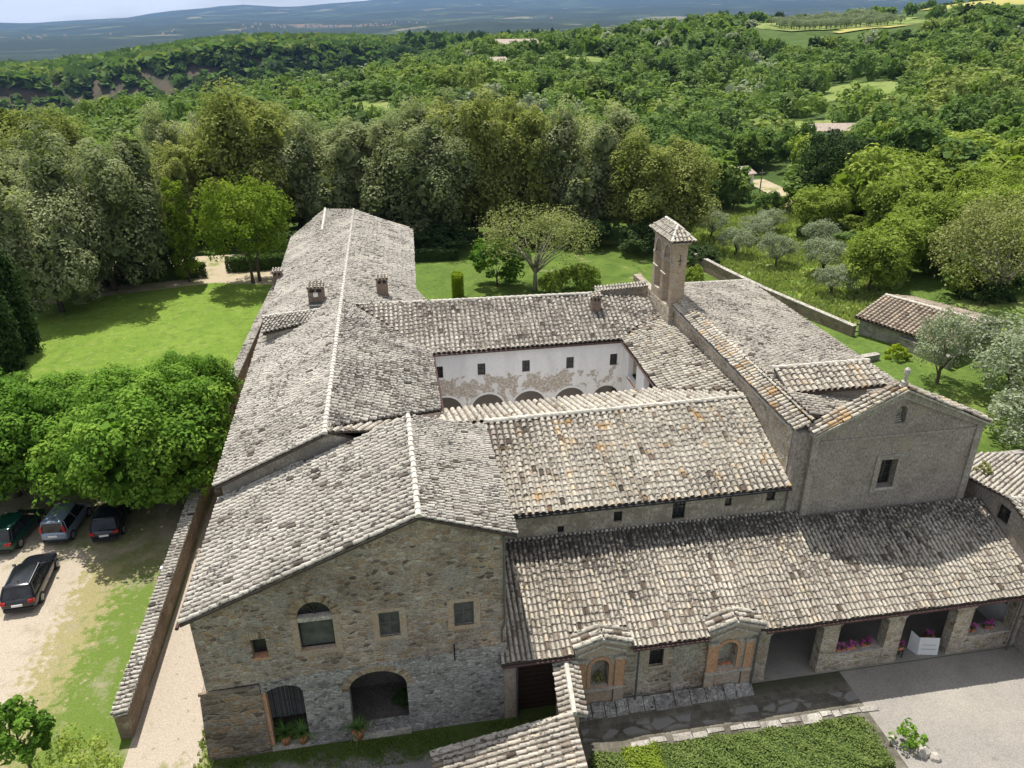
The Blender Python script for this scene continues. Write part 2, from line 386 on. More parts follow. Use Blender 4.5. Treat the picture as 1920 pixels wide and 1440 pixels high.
def white_peel():
    """white limewash, fallen off in a ragged band above the arches"""
    m, n, l, b = new_mat('peeling_white_limewash')
    b.inputs['Roughness'].default_value = 0.95; b.inputs['Specular IOR Level'].default_value = 0.1
    oc = objcoord(n)
    sp = n.new('ShaderNodeSeparateXYZ'); l.new(oc, sp.inputs[0])
    # band: height 5.4 to 7.0 above the court, fading towards the right
    a = noise(n, l, oc, 1.1, 8, 0.62, 0.5)
    bandz = ramp(n, [(0.0, (0, 0, 0)), (0.28, (0.40, 0.40, 0.40)), (0.5, (0.62, 0.62, 0.62)), (0.74, (0.42, 0.42, 0.42)), (0.86, (0, 0, 0))])
    l.new(math_n(n, l, 'MULTIPLY', math_n(n, l, 'SUBTRACT', sp.outputs[2], 4.3), 1 / 3.4), bandz.inputs['Fac'])
    bandx = ramp(n, [(0.0, (0.92, 0.92, 0.92)), (0.6, (1, 1, 1)), (0.78, (0.72, 0.72, 0.72)), (1.0, (0.35, 0.35, 0.35))])
    l.new(math_n(n, l, 'MULTIPLY', math_n(n, l, 'SUBTRACT', sp.outputs[0], -6.2), 1 / 12.5), bandx.inputs['Fac'])
    f = math_n(n, l, 'ADD', a.outputs['Fac'], math_n(n, l, 'MULTIPLY', math_n(n, l, 'MULTIPLY', bandz.outputs['Color'], bandx.outputs['Color']), 0.42))
    pk = ramp(n, [(0.655, (0, 0, 0)), (0.675, (1, 1, 1))]); l.new(f, pk.inputs['Fac'])
    fl = noise(n, l, oc, 7, 6, 0.75)
    rw = ramp(n, [(0.35, (0.78, 0.775, 0.775)), (0.6, (0.86, 0.855, 0.855))]); l.new(fl.outputs['Fac'], rw.inputs['Fac'])
    rp = ramp(n, [(0.34, (0.34, 0.28, 0.225)), (0.5, (0.50, 0.435, 0.375)), (0.62, (0.74, 0.72, 0.70))]); l.new(fl.outputs['Fac'], rp.inputs['Fac'])
    st = noise(n, l, mapping(n, l, oc, (1, 1, 0.3)), 1.0, 5); rst = ramp(n, [(0.45, (1, 1, 1)), (0.75, (0.84, 0.84, 0.85))]); l.new(st.outputs['Fac'], rst.inputs['Fac'])
    c = mix(n, l, pk.outputs['Color'], mix(n, l, 1.0, rw.outputs['Color'], rst.outputs['Color'], 'MULTIPLY'), rp.outputs['Color'])
    l.new(c, b.inputs['Base Color'])
    bump(n, l, b, math_n(n, l, 'SUBTRACT', 1.0, pk.outputs['Color']), 0.4, 0.02)
    return m
M['white_peel'] = white_peel()
M['white'] = plain('white_limewash', (0.82, 0.815, 0.81), 0.95, var=0.06, vscale=2)
M['vault'] = plain('grey_arcade_wall', (0.30, 0.275, 0.265), 0.95, var=0.06)  # even warm grey for the arcade's back wall and ceiling

def glass(name, col=(0.02, 0.022, 0.025), rough=0.12):
    m, n, l, b = new_mat(name)
    t = noise(n, l, objcoord(n), 2.5, 3)
    r = ramp(n, [(0.35, tuple(c * 0.7 for c in col)), (0.7, tuple(c * 1.6 for c in col))]); l.new(t.outputs['Fac'], r.inputs['Fac'])
    l.new(r.outputs['Color'], b.inputs['Base Color'])
    b.inputs['Roughness'].default_value = rough; b.inputs['Specular IOR Level'].default_value = 0.5
    return m
M['glass'] = glass('dark_window_glass')
M['screen'] = glass('grey_insect_screen', (0.06, 0.063, 0.063), 0.5)
M['screen_bar'] = plain('grey_window_bars', (0.10, 0.10, 0.098), 0.6, var=0.1)
M['frame_dark'] = plain('dark_brown_wood', (0.045, 0.035, 0.028), 0.6, var=0.25)
M['iron'] = plain('black_iron', (0.03, 0.03, 0.032), 0.5, 0.6)
M['pipe'] = plain('grey_zinc_pipe', (0.13, 0.135, 0.14), 0.5, 0.5)
M['gutter'] = plain('brown_gutter', (0.075, 0.04, 0.035), 0.5, 0.2)
M['gate_wood'] = plain('dark_gate_boards', (0.035, 0.021, 0.015), 0.6, var=0.35, vscale=4)
M['cane'] = tile_mat('grey_canes', [(0.012, 0.012, 0.013), (0.03, 0.03, 0.032), (0.05, 0.05, 0.055), (0.075, 0.077, 0.085), (0.11, 0.112, 0.12), (0.15, 0.15, 0.155)], spots=0.2)
M['terracotta'] = plain('terracotta', (0.42, 0.17, 0.09), 0.8, var=0.2)
M['white_board'] = plain('white_board', (0.66, 0.66, 0.655), 0.5, var=0.04)
M['print_grey'] = plain('grey_print', (0.42, 0.43, 0.44), 0.7, var=0.05)
M['white_pot'] = plain('white_chimney_pot', (0.75, 0.74, 0.7), 0.6, var=0.08)

def foliage(name, ca, cb, cc, trans=0.28, nscale=0.35, rough=0.8, spec=0.06):
    m, n, l, b = new_mat(name)
    at = n.new('ShaderNodeAttribute'); at.attribute_name = 'tone'
    oi = n.new('ShaderNodeObjectInfo')
    t = noise(n, l, n.new('ShaderNodeNewGeometry').outputs['Position'], nscale, 3)
    s = math_n(n, l, 'ADD', math_n(n, l, 'MULTIPLY', at.outputs['Fac'], 0.55), math_n(n, l, 'MULTIPLY', oi.outputs['Random'], 0.28))
    s = math_n(n, l, 'ADD', s, math_n(n, l, 'MULTIPLY', math_n(n, l, 'SUBTRACT', t.outputs['Fac'], 0.35), 0.5), True)
    r = ramp(n, [(0.1, ca), (0.5, cb), (0.95, cc)]); l.new(s, r.inputs['Fac'])
    l.new(r.outputs['Color'], b.inputs['Base Color'])
    b.inputs['Roughness'].default_value = rough; b.inputs['Specular IOR Level'].default_value = spec
    tr = n.new('ShaderNodeBsdfTranslucent')
    l.new(mix(n, l, 1.0, r.outputs['Color'], (1.3, 1.45, 0.7), 'MULTIPLY'), tr.inputs['Color'])
    ms = n.new('ShaderNodeMixShader'); ms.inputs[0].default_value = trans
    l.new(b.outputs[0], ms.inputs[1]); l.new(tr.outputs[0], ms.inputs[2])
    l.new(ms.outputs[0], n['Material Output'].inputs['Surface'])
    return m
M['leaf_linden'] = foliage('bright_linden_leaves', (0.05, 0.115, 0.016), (0.12, 0.23, 0.03), (0.25, 0.37, 0.06), 0.32)
M['leaf_holm'] = foliage('grey_holm_oak_leaves', (0.105, 0.13, 0.058), (0.23, 0.262, 0.13), (0.42, 0.43, 0.255), 0.34)
M['leaf_olivegold'] = foliage('golden_oak_leaves', (0.11, 0.14, 0.034), (0.245, 0.27, 0.078), (0.41, 0.41, 0.165), 0.34)
M['leaf_lime'] = foliage('lime_green_leaves', (0.085, 0.135, 0.014), (0.165, 0.23, 0.026), (0.28, 0.345, 0.055), 0.32)
M['leaf_forest'] = foliage('forest_green_leaves', (0.058, 0.105, 0.028), (0.112, 0.178, 0.05), (0.205, 0.265, 0.09), 0.3)
M['leaf_spring'] = foliage('light_spring_leaves', (0.115, 0.165, 0.026), (0.215, 0.28, 0.05), (0.33, 0.385, 0.09), 0.32)
M['leaf_fresh'] = foliage('fresh_green_leaves', (0.075, 0.13, 0.028), (0.14, 0.21, 0.05), (0.24, 0.305, 0.09), 0.3)
M['leaf_spring2'] = foliage('pale_wood_leaves', (0.1, 0.145, 0.034), (0.18, 0.23, 0.06), (0.28, 0.32, 0.105), 0.3)
M['leaf_dark'] = foliage('dark_evergreen_leaves', (0.022, 0.042, 0.014), (0.042, 0.072, 0.022), (0.08, 0.115, 0.038), 0.12)
M['leaf_cypress'] = foliage('cypress_needles', (0.016, 0.038, 0.010), (0.034, 0.066, 0.016), (0.062, 0.10, 0.026), 0.1)
M['leaf_olive'] = foliage('silver_olive_leaves', (0.15, 0.18, 0.11), (0.25, 0.285, 0.19), (0.37, 0.4, 0.3), 0.28)
M['leaf_sparse'] = foliage('pale_budding_leaves', (0.15, 0.175, 0.055), (0.25, 0.265, 0.1), (0.36, 0.36, 0.16), 0.25)
M['leaf_hedge'] = foliage('box_hedge_leaves', (0.03, 0.06, 0.014), (0.062, 0.105, 0.024), (0.11, 0.16, 0.04), 0.15)
M['leaf_hedge2'] = foliage('pale_hedge_leaves', (0.07, 0.105, 0.025), (0.135, 0.185, 0.05), (0.24, 0.285, 0.10), 0.22, nscale=1.3)
M['leaf_yellow'] = foliage('yellow_green_topiary_leaves', (0.14, 0.19, 0.012), (0.26, 0.32, 0.02), (0.42, 0.46, 0.05), 0.55)
M['leaf_frond'] = foliage('green_strap_leaves', (0.05, 0.10, 0.02), (0.09, 0.17, 0.04), (0.16, 0.25, 0.08), 0.2)
M['petal'] = foliage('pink_petals', (0.32, 0.05, 0.22), (0.48, 0.10, 0.36), (0.60, 0.24, 0.50), 0.2)
M['bark'] = plain('grey_brown_bark', (0.10, 0.078, 0.058), 0.95, var=0.35, vscale=5)
M['bark_pale'] = plain('pale_bark', (0.24, 0.215, 0.18), 0.95, var=0.3, vscale=5)

# ------------------------------------------------------------------ terrain
TAB = [(-21.84, [(0, 0), (70, 0), (100, 0.4), (160, -4), (250, -2), (345, -9), (420, -45), (600, -58), (895, -56), (935, -24), (980, -21), (1300, -28), (2000, -64), (4000, -65), (8000, -20), (14000, 66), (16000, -100)]),
       (-7.43, [(0, 0), (70, 0), (100, 0.4), (150, -4), (250, 0), (370, -3), (440, -32), (700, -46), (875, -36), (930, -2), (1000, 3), (1400, 2), (2500, -42), (5000, -15), (8000, 48), (14000, 280), (16000, 100)]),
       (9.51, [(0, 0), (100, 0), (150, -5), (215, 0), (330, 6), (450, 13), (560, 12), (900, 2), (1500, -10), (3000, -5), (6000, 50), (10000, 206), (14000, 480), (16000, 300)]),
       (26.44, [(0, 0), (80, 0), (120, -1), (230, -2), (300, 0), (420, 10), (520, 20), (640, 27), (760, 16), (900, 8), (2000, 0), (5000, 35), (10000, 235), (14000, 520), (16000, 300)]),
       (40.85, [(0, 0), (60, 0), (100, 2), (170, 3), (230, 5), (380, 12), (500, 23), (640, 35), (750, 41), (1500, 25), (6000, 60), (14000, 460), (16000, 300)])]
TAZ = [t[0] for t in TAB]
def _prof(k, D):
    xs = [p[0] for p in TAB[k][1]]; zs = [p[1] for p in TAB[k][1]]
    return np.interp(D, xs, zs)
def tz(x, y):
    D = math.hypot(x, y); az = math.degrees(math.atan2(x, y))
    az = min(max(az, TAZ[0]), TAZ[-1])
    k = 0
    while k < len(TAZ) - 2 and az > TAZ[k + 1]: k += 1
    w = (az - TAZ[k]) / (TAZ[k + 1] - TAZ[k]); w = w * w * (3 - 2 * w)
    z = _prof(k, D) * (1 - w) + _prof(k + 1, D) * w
    if D > 90:
        a = min(1, (D - 90) / 200)
        z += a * (1.6 * math.sin(x * 0.021 + 1.3) * math.cos(y * 0.017) + 0.8 * math.sin(x * 0.05 + y * 0.043))
        if D > 1500:
            b = min(1, (D - 1500) / 3000)
            z += b * (14 * math.sin(x * 0.0021 + 0.4) * math.cos(y * 0.0013 + 1) + 9 * math.sin(x * 0.0047 + y * 0.0031))
            if D > 9000: z += (D - 9000) / 5000 * 15 * (math.sin(x * 0.0009 + 2) + 0.5 * math.sin(x * 0.0023))
    return float(z)

def terrain_mat():
    m, n, l, b = new_mat('open_country')
    b.inputs['Roughness'].default_value = 0.95; b.inputs['Specular IOR Level'].default_value = 0.1
    pos = n.new('ShaderNodeNewGeometry').outputs['Position']
    ln = n.new('ShaderNodeVectorMath'); ln.operation = 'LENGTH'; l.new(pos, ln.inputs[0])
    D = ln.outputs['Value']
    g1 = noise(n, l, pos, 0.12, 6, 0.65); r1 = ramp(n, [(0.3, (0.055, 0.095, 0.020)), (0.55, (0.10, 0.155, 0.030)), (0.75, (0.17, 0.20, 0.055))]); l.new(g1.outputs['Fac'], r1.inputs['Fac'])
    fg = noise(n, l, pos, 3.0, 5, 0.7); rfg = ramp(n, [(0.3, (0.65, 0.65, 0.65)), (0.7, (1.25, 1.25, 1.25))]); l.new(fg.outputs['Fac'], rfg.inputs['Fac'])
    near = mix(n, l, 1.0, r1.outputs['Color'], rfg.outputs['Color'], 'MULTIPLY')
    # far patchwork of woods and fields
    vo = n.new('ShaderNodeTexVoronoi'); vo.inputs['Scale'].default_value = 0.0042; vo.inputs['Randomness'].default_value = 1
    wob = noise(n, l, pos, 0.004, 4); av = n.new('ShaderNodeVectorMath'); av.operation = 'MULTIPLY_ADD'
    l.new(wob.outputs['Color'], av.inputs[0]); av.inputs[1].default_value = (160, 160, 0); l.new(pos, av.inputs[2])
    l.new(av.outputs[0], vo.inputs['Vector'])
    sc = n.new('ShaderNodeSeparateColor'); l.new(vo.outputs['Color'], sc.inputs[0])
    rv = ramp(n, [(0.0, (0.022, 0.036, 0.022)), (0.5, (0.030, 0.047, 0.026)), (0.72, (0.046, 0.064, 0.032)), (0.88, (0.085, 0.105, 0.045)), (0.96, (0.16, 0.15, 0.09))], 'CONSTANT'); l.new(sc.outputs[0], rv.inputs['Fac'])
    wd = noise(n, l, pos, 0.0016, 7, 0.7); rw = ramp(n, [(0.45, (0, 0, 0)), (0.53, (1, 1, 1))]); l.new(wd.outputs['Fac'], rw.inputs['Fac'])
    tx = noise(n, l, pos, 0.035, 5, 0.75); rt_ = ramp(n, [(0.35, (0.45, 0.45, 0.45)), (0.6, (1.2, 1.2, 1.2))]); l.new(tx.outputs['Fac'], rt_.inputs['Fac'])
    far = mix(n, l, rw.outputs['Color'], rv.outputs['Color'], (0.018, 0.030, 0.020))
    far = mix(n, l, 1.0, far, rt_.outputs['Color'], 'MULTIPLY')
    wood = mix(n, l, 1.0, (0.035, 0.060, 0.018), rt_.outputs['Color'], 'MULTIPLY')
    f1 = n.new('ShaderNodeMapRange'); f1.inputs[1].default_value = 95; f1.inputs[2].default_value = 150; l.new(D, f1.inputs[0])
    f2 = n.new('ShaderNodeMapRange'); f2.inputs[1].default_value = 1300; f2.inputs[2].default_value = 1900; l.new(D, f2.inputs[0])
    c = mix(n, l, f1.outputs[0], near, mix(n, l, 0.55, near, wood))
    c = mix(n, l, f2.outputs[0], c, far)
    # bare red-brown rock of the gorge cliff: steep ground only
    gn = n.new('ShaderNodeNewGeometry'); sz = n.new('ShaderNodeSeparateXYZ'); l.new(gn.outputs['Normal'], sz.inputs[0])
    rs = ramp(n, [(0.955, (1, 1, 1)), (0.985, (0, 0, 0))]); l.new(sz.outputs[2], rs.inputs['Fac'])
    rk = noise(n, l, pos, 0.02, 5, 0.7); rr = ramp(n, [(0.38, (0.040, 0.045, 0.024)), (0.5, (0.082, 0.064, 0.048)), (0.62, (0.034, 0.046, 0.022))]); l.new(rk.outputs['Fac'], rr.inputs['Fac'])
    c = mix(n, l, rs.outputs['Color'], c, rr.outputs['Color'])
    l.new(c, b.inputs['Base Color'])
    return m

def build_terrain():
    azs = list(np.arange(-34, 54.01, 0.7)) + list(np.arange(60, 326, 8.0))
    Ds = [6 * (16000 / 6) ** (k / 150) for k in range(151)]
    V = [(0, 0, 0)]
    for a in azs:
        for D in Ds:
            x, y = D * math.sin(rad(a)), D * math.cos(rad(a))
            V.append((x, y, tz(x, y)))
    n = len(Ds); F = []
    for i in range(len(azs)):
        j = (i + 1) % len(azs)
        for k in range(n - 1):
            F.append((1 + i * n + k, 1 + i * n + k + 1, 1 + j * n + k + 1, 1 + j * n + k))
    mb = MB(); mb.v = V; mb.f = F; mb.t = [0.5] * len(F)
    for i in range(len(azs)):
        mb.f.append((0, 1 + i * n, 1 + ((i + 1) % len(azs)) * n)); mb.t.append(0.5)
    o = mb.build('terrain', terrain_mat(), smooth=True)
    props(o, kind='structure')
build_terrain()

def sheet(name, pts, z, mat, kind='structure', thick=0):
    mb = MB()
    poly = [(x, y, z) for x, y in pts]
    if thick: mb.prism(poly, (0, 0, -thick))
    else: mb.face(poly)
    o = mb.build(name, mat, recalc=bool(thick))
    if not thick and o.data.polygons[0].normal.z < 0: o.data.flip_normals()
    return props(o, kind=kind)

def ground_mix(name, layers, fine=(14, 0.35)):
    """layers: first colour then (colour, mask noise scale, threshold, axis-gradient or None)"""
    m, n, l, b = new_mat(name)
    b.inputs['Roughness'].default_value = 0.95; b.inputs['Specular IOR Level'].default_value = 0.1
    oc = objcoord(n)
    sp = n.new('ShaderNodeSeparateXYZ'); l.new(oc, sp.inputs[0])
    c = layers[0]
    for col, sc, thr, grad, soft in layers[1:]:
        t = noise(n, l, oc, sc, 6, 0.65).outputs['Fac']
        if grad:      # (ax, ay, offset, width): signed distance to a line shifts the noise
            g = math_n(n, l, 'ADD', math_n(n, l, 'ADD', math_n(n, l, 'MULTIPLY', sp.outputs[0], grad[0]), math_n(n, l, 'MULTIPLY', sp.outputs[1], grad[1])), grad[2])
            t = math_n(n, l, 'ADD', t, math_n(n, l, 'MULTIPLY', math_n(n, l, 'MAXIMUM', math_n(n, l, 'MINIMUM', g, 2.5), -2.5), grad[3]))
        r = ramp(n, [(thr - soft, (0, 0, 0)), (thr + soft, (1, 1, 1))]); l.new(t, r.inputs['Fac'])
        c = mix(n, l, r.outputs['Color'], c, col)
    f = noise(n, l, oc, fine[0], 6, 0.8); rf = ramp(n, [(0.3, tuple([1 - fine[1]] * 3)), (0.7, tuple([1 + fine[1]] * 3))]); l.new(f.outputs['Fac'], rf.inputs['Fac'])
    c = mix(n, l, 1.0, c, rf.outputs['Color'], 'MULTIPLY')
    l.new(c, b.inputs['Base Color'])
    bump(n, l, b, f.outputs['Fac'], 0.6, 0.03)
    return m

GRAVEL = (0.36, 0.31, 0.245); DRY = (0.245, 0.22, 0.105); GRASS = (0.105, 0.155, 0.030); LAWN = (0.115, 0.185, 0.026)
M['court'] = ground_mix('gravel_court_with_dry_grass', [GRAVEL,
    (DRY, 2.2, 0.5, (1, 0.0, 18.4, 0.16), 0.07),
    (GRASS, 2.0, 0.5, (1, -0.06, 18.4, 0.15), 0.08),
    ((0.145, 0.155, 0.06), 1.0, 0.5, (0.75, 1, -25.6, 0.16), 0.12),
    ((0.25, 0.22, 0.15), 0.7, 0.56, (0.3, 1, -33.5, 0.03), 0.10),
    ((0.30, 0.25, 0.16), 2.5, 0.64, None, 0.06)])
M['strip'] = ground_mix('pale_gravel_strip', [(0.36, 0.31, 0.25),
    ((0.16, 0.18, 0.06), 1.6, 0.5, (1, 0.0, 9.5, 0.6), 0.08),
    ((0.20, 0.20, 0.09), 1.2, 0.5, (0.2, -1, 25.5, 0.14), 0.08),
    ((0.16, 0.18, 0.06), 2.2, 0.66, None, 0.05)])
M['front'] = ground_mix('grass_verge_and_grey_path', [(0.06, 0.085, 0.022),
    ((0.20, 0.19, 0.175), 0.8, 0.5, (-0.10, -1, 22.6, 0.5), 0.12),
    ((0.06, 0.085, 0.022), 1.0, 0.5, (0.10, -1, 20.7, 0.5), 0.12)])
M['lawn'] = ground_mix('mown_lawn', [LAWN, ((0.145, 0.215, 0.034), 0.4, 0.52, None, 0.1), ((0.185, 0.22, 0.06), 2.0, 0.60, None, 0.06), ((0.095, 0.15, 0.025), 0.9, 0.58, None, 0.08)], (9, 0.38))
M['garden'] = ground_mix('shade_tinted_patchy_grass', [(0.068, 0.11, 0.02), ((0.10, 0.15, 0.028), 0.3, 0.5, None, 0.1), ((0.24, 0.21, 0.12), 0.35, 0.64, None, 0.05), ((0.05, 0.085, 0.018), 0.8, 0.6, None, 0.06)], (9, 0.3))  # greens darkened to hold the oaks' shade; the tan patches are bare dirt
M['dirt'] = ground_mix('bare_dirt_path', [(0.37, 0.31, 0.22), ((0.16, 0.19, 0.05), 0.5, 0.58, None, 0.08)])
M['asphalt'] = ground_mix('pale_asphalt', [(0.27, 0.25, 0.222), ((0.225, 0.21, 0.188), 0.45, 0.52, None, 0.16), ((0.19, 0.178, 0.158), 1.6, 0.66, None, 0.05), ((0.31, 0.285, 0.245), 0.3, 0.6, None, 0.14)], (16, 0.38))
M['meadow'] = ground_mix('tall_meadow_grass', [(0.155, 0.225, 0.05), ((0.24, 0.26, 0.095), 0.35, 0.5, None, 0.08), ((0.065, 0.115, 0.022), 0.7, 0.55, None, 0.06)], (4, 0.5))
M['field'] = ground_mix('yellow_field', [(0.34, 0.30, 0.10), ((0.25, 0.27, 0.075), 0.05, 0.52, None, 0.08)], (0.8, 0.2))
M['field_green'] = ground_mix('pale_green_field', [(0.15, 0.20, 0.05), ((0.22, 0.24, 0.085), 0.06, 0.52, None, 0.08), ((0.09, 0.14, 0.03), 0.12, 0.58, None, 0.06)], (0.8, 0.2))

def cobble_mat():
    m, n, l, b = new_mat('dark_basalt_paving')
    b.inputs['Roughness'].default_value = 0.85; b.inputs['Specular IOR Level'].default_value = 0.25
    oc = objcoord(n)
    br = n.new('ShaderNodeTexBrick'); br.inputs['Scale'].default_value = 1; br.inputs['Brick Width'].default_value = 0.42; br.inputs['Row Height'].default_value = 0.30; br.inputs['Mortar Size'].default_value = 0.012
    br.inputs['Color1'].default_value = (0.088, 0.080, 0.066, 1); br.inputs['Color2'].default_value = (0.125, 0.115, 0.098, 1); br.inputs['Mortar'].default_value = (0.15, 0.14, 0.115, 1)
    l.new(oc, br.inputs['Vector'])
    t = noise(n, l, oc, 1.1, 6, 0.65); r = ramp(n, [(0.35, (0.6, 0.6, 0.55)), (0.7, (1.5, 1.48, 1.4))]); l.new(t.outputs['Fac'], r.inputs['Fac'])
    c = mix(n, l, 1.0, br.outputs['Color'], r.outputs['Color'], 'MULTIPLY')
    # worn grey flagstones along the wall
    sp = n.new('ShaderNodeSeparateXYZ'); l.new(oc, sp.inputs[0])
    pm_ = mapping(n, l, oc, (1.0, 1.7, 1))
    vo = n.new('ShaderNodeTexVoronoi'); vo.inputs['Scale'].default_value = 1.1; l.new(pm_, vo.inputs['Vector'])
    ve = n.new('ShaderNodeTexVoronoi'); ve.feature = 'DISTANCE_TO_EDGE'; ve.inputs['Scale'].default_value = 1.1; l.new(pm_, ve.inputs['Vector'])
    sc = n.new('ShaderNodeSeparateColor'); l.new(vo.outputs['Color'], sc.inputs[0])
    ps = ramp(n, [(0.40, (0, 0, 0)), (0.44, (1, 1, 1))]); l.new(sc.outputs[0], ps.inputs['Fac'])
    de = ramp(n, [(0.05, (0, 0, 0)), (0.10, (1, 1, 1))]); l.new(math_n(n, l, 'ADD', ve.outputs['Distance'], math_n(n, l, 'MULTIPLY', math_n(n, l, 'SUBTRACT', t.outputs['Fac'], 0.5), 0.25)), de.inputs['Fac'])
    band = ramp(n, [(0.38, (0, 0, 0)), (0.44, (1, 1, 1)), (0.62, (1, 1, 1)), (0.70, (0, 0, 0))]); l.new(math_n(n, l, 'MULTIPLY', math_n(n, l, 'SUBTRACT', sp.outputs[1], 21.0), 0.385), band.inputs['Fac'])
    k = math_n(n, l, 'MULTIPLY', math_n(n, l, 'MULTIPLY', ps.outputs['Color'], de.outputs['Color']), band.outputs['Color'])
    c = mix(n, l, math_n(n, l, 'MULTIPLY', k, 0.75), c, (0.23, 0.225, 0.215))
    ms = ramp(n, [(0.70, (0, 0, 0)), (0.86, (1, 1, 1))]); l.new(math_n(n, l, 'ADD', math_n(n, l, 'MULTIPLY', math_n(n, l, 'SUBTRACT', sp.outputs[1], 21.0), 0.33), math_n(n, l, 'MULTIPLY', math_n(n, l, 'SUBTRACT', t.outputs['Fac'], 0.5), 0.6)), ms.inputs['Fac'])
    c = mix(n, l, math_n(n, l, 'MULTIPLY', ms.outputs['Color'], 0.8), c, (0.055, 0.062, 0.030))
    l.new(c, b.inputs['Base Color'])
    f = noise(n, l, oc, 12, 5, 0.75); bump(n, l, b, f.outputs['Fac'], 0.6, 0.03)
    return m
M['cobble'] = cobble_mat()

sheet('courtyard', [(-60, 10), (-12.6, 10), (-12.6, 58.2), (-60, 58.2)], 0.012, M['court'])
sheet('gravel_path', [(-12.6, 10), (-8.9, 10), (-8.9, 58.2), (-9.2, 90), (-12.6, 90)], 0.012, M['strip'])
sheet('verge', [(-8.9, 10), (6.0, 10), (6.0, 26), (-8.9, 26)], 0.012, M['front'])
sheet('paving', [(6.0, 18), (19.6, 18), (19.6, 24.2), (6.0, 24.2)], 0.012, M['cobble'])
def kerb_stones():
    mb = MB(); rnd = random.Random(77); x = 8.6
    while x < 19.4:
        w = rnd.uniform(0.35, 1.0); d = rnd.uniform(0.22, 0.5); y1 = 21.72 + rnd.uniform(-0.05, 0.06)
        mb.prism([(x, y1 - d, 0.013), (x + w - 0.03, y1 - d + rnd.uniform(-.05, .05), 0.013), (x + w - 0.04, y1, 0.013), (x + 0.02, y1 + rnd.uniform(-.04, .04), 0.013)], (0, 0, 0.05), rnd.random())
        x += w if rnd.random() < 0.8 else w + rnd.uniform(0.2, 0.7)
    o = mb.build('kerb', M['stone_grey'], recalc=True); props(o, kind='structure')
kerb_stones()
sheet('plaza', [(19.6, 6), (60, 6), (60, 23.8), (19.6, 23.8)], 0.016, M['asphalt'])
sheet('portico_floor', [(15.0, 23.8), (29.0, 23.8), (29.0, 28.75), (15.0, 28.75)], 0.06, M['asphalt'])
sheet('cloister_floor', [(2.2, 37), (15, 37), (15, 47), (2.2, 47)], 0.03, M['dirt'])
sheet('lawn', [(-60, 58.6), (-13.4, 58.6), (-13.0, 86.0), (-20, 88.2), (-33, 85), (-60, 72)], 1.20, M['lawn'], thick=1.4)
sheet('park_path', [(-60, 72), (-33, 85), (-20, 88.2), (-13.0, 86.0), (-12.8, 98), (-18, 100), (-60, 100)], 1.20, M['dirt'], thick=1.4)
sheet('upper_lawn', [(-60, 76), (-36, 87.5), (-35.5, 98), (-60, 98)], 1.215, M['lawn'])
sheet('garden_lawn', [(2.6, 56), (31, 56), (40, 72), (38, 100), (3.4, 100)], 0.02, M['garden'])
sheet('side_lawn', [(28.4, 30), (52, 30), (48, 50), (43, 62), (40, 72), (31, 56), (28.4, 54)], 0.03, M['garden'])

# ------------------------------------------------------------------ roofs
def basis(poly):
    nrm = Vector((0, 0, 0)); k = len(poly)
    for i in range(k):
        a, b = poly[i], poly[(i + 1) % k]
        nrm += Vector(((a.y - b.y) * (a.z + b.z), (a.z - b.z) * (a.x + b.x), (a.x - b.x) * (a.y + b.y)))
    nrm.normalize()
    if nrm.z < 0: nrm = -nrm
    d = Vector((0, 0, -1)) - nrm * (-nrm.z); d.normalize()
    u = nrm.cross(d); u.normalize()
    return nrm, d, u

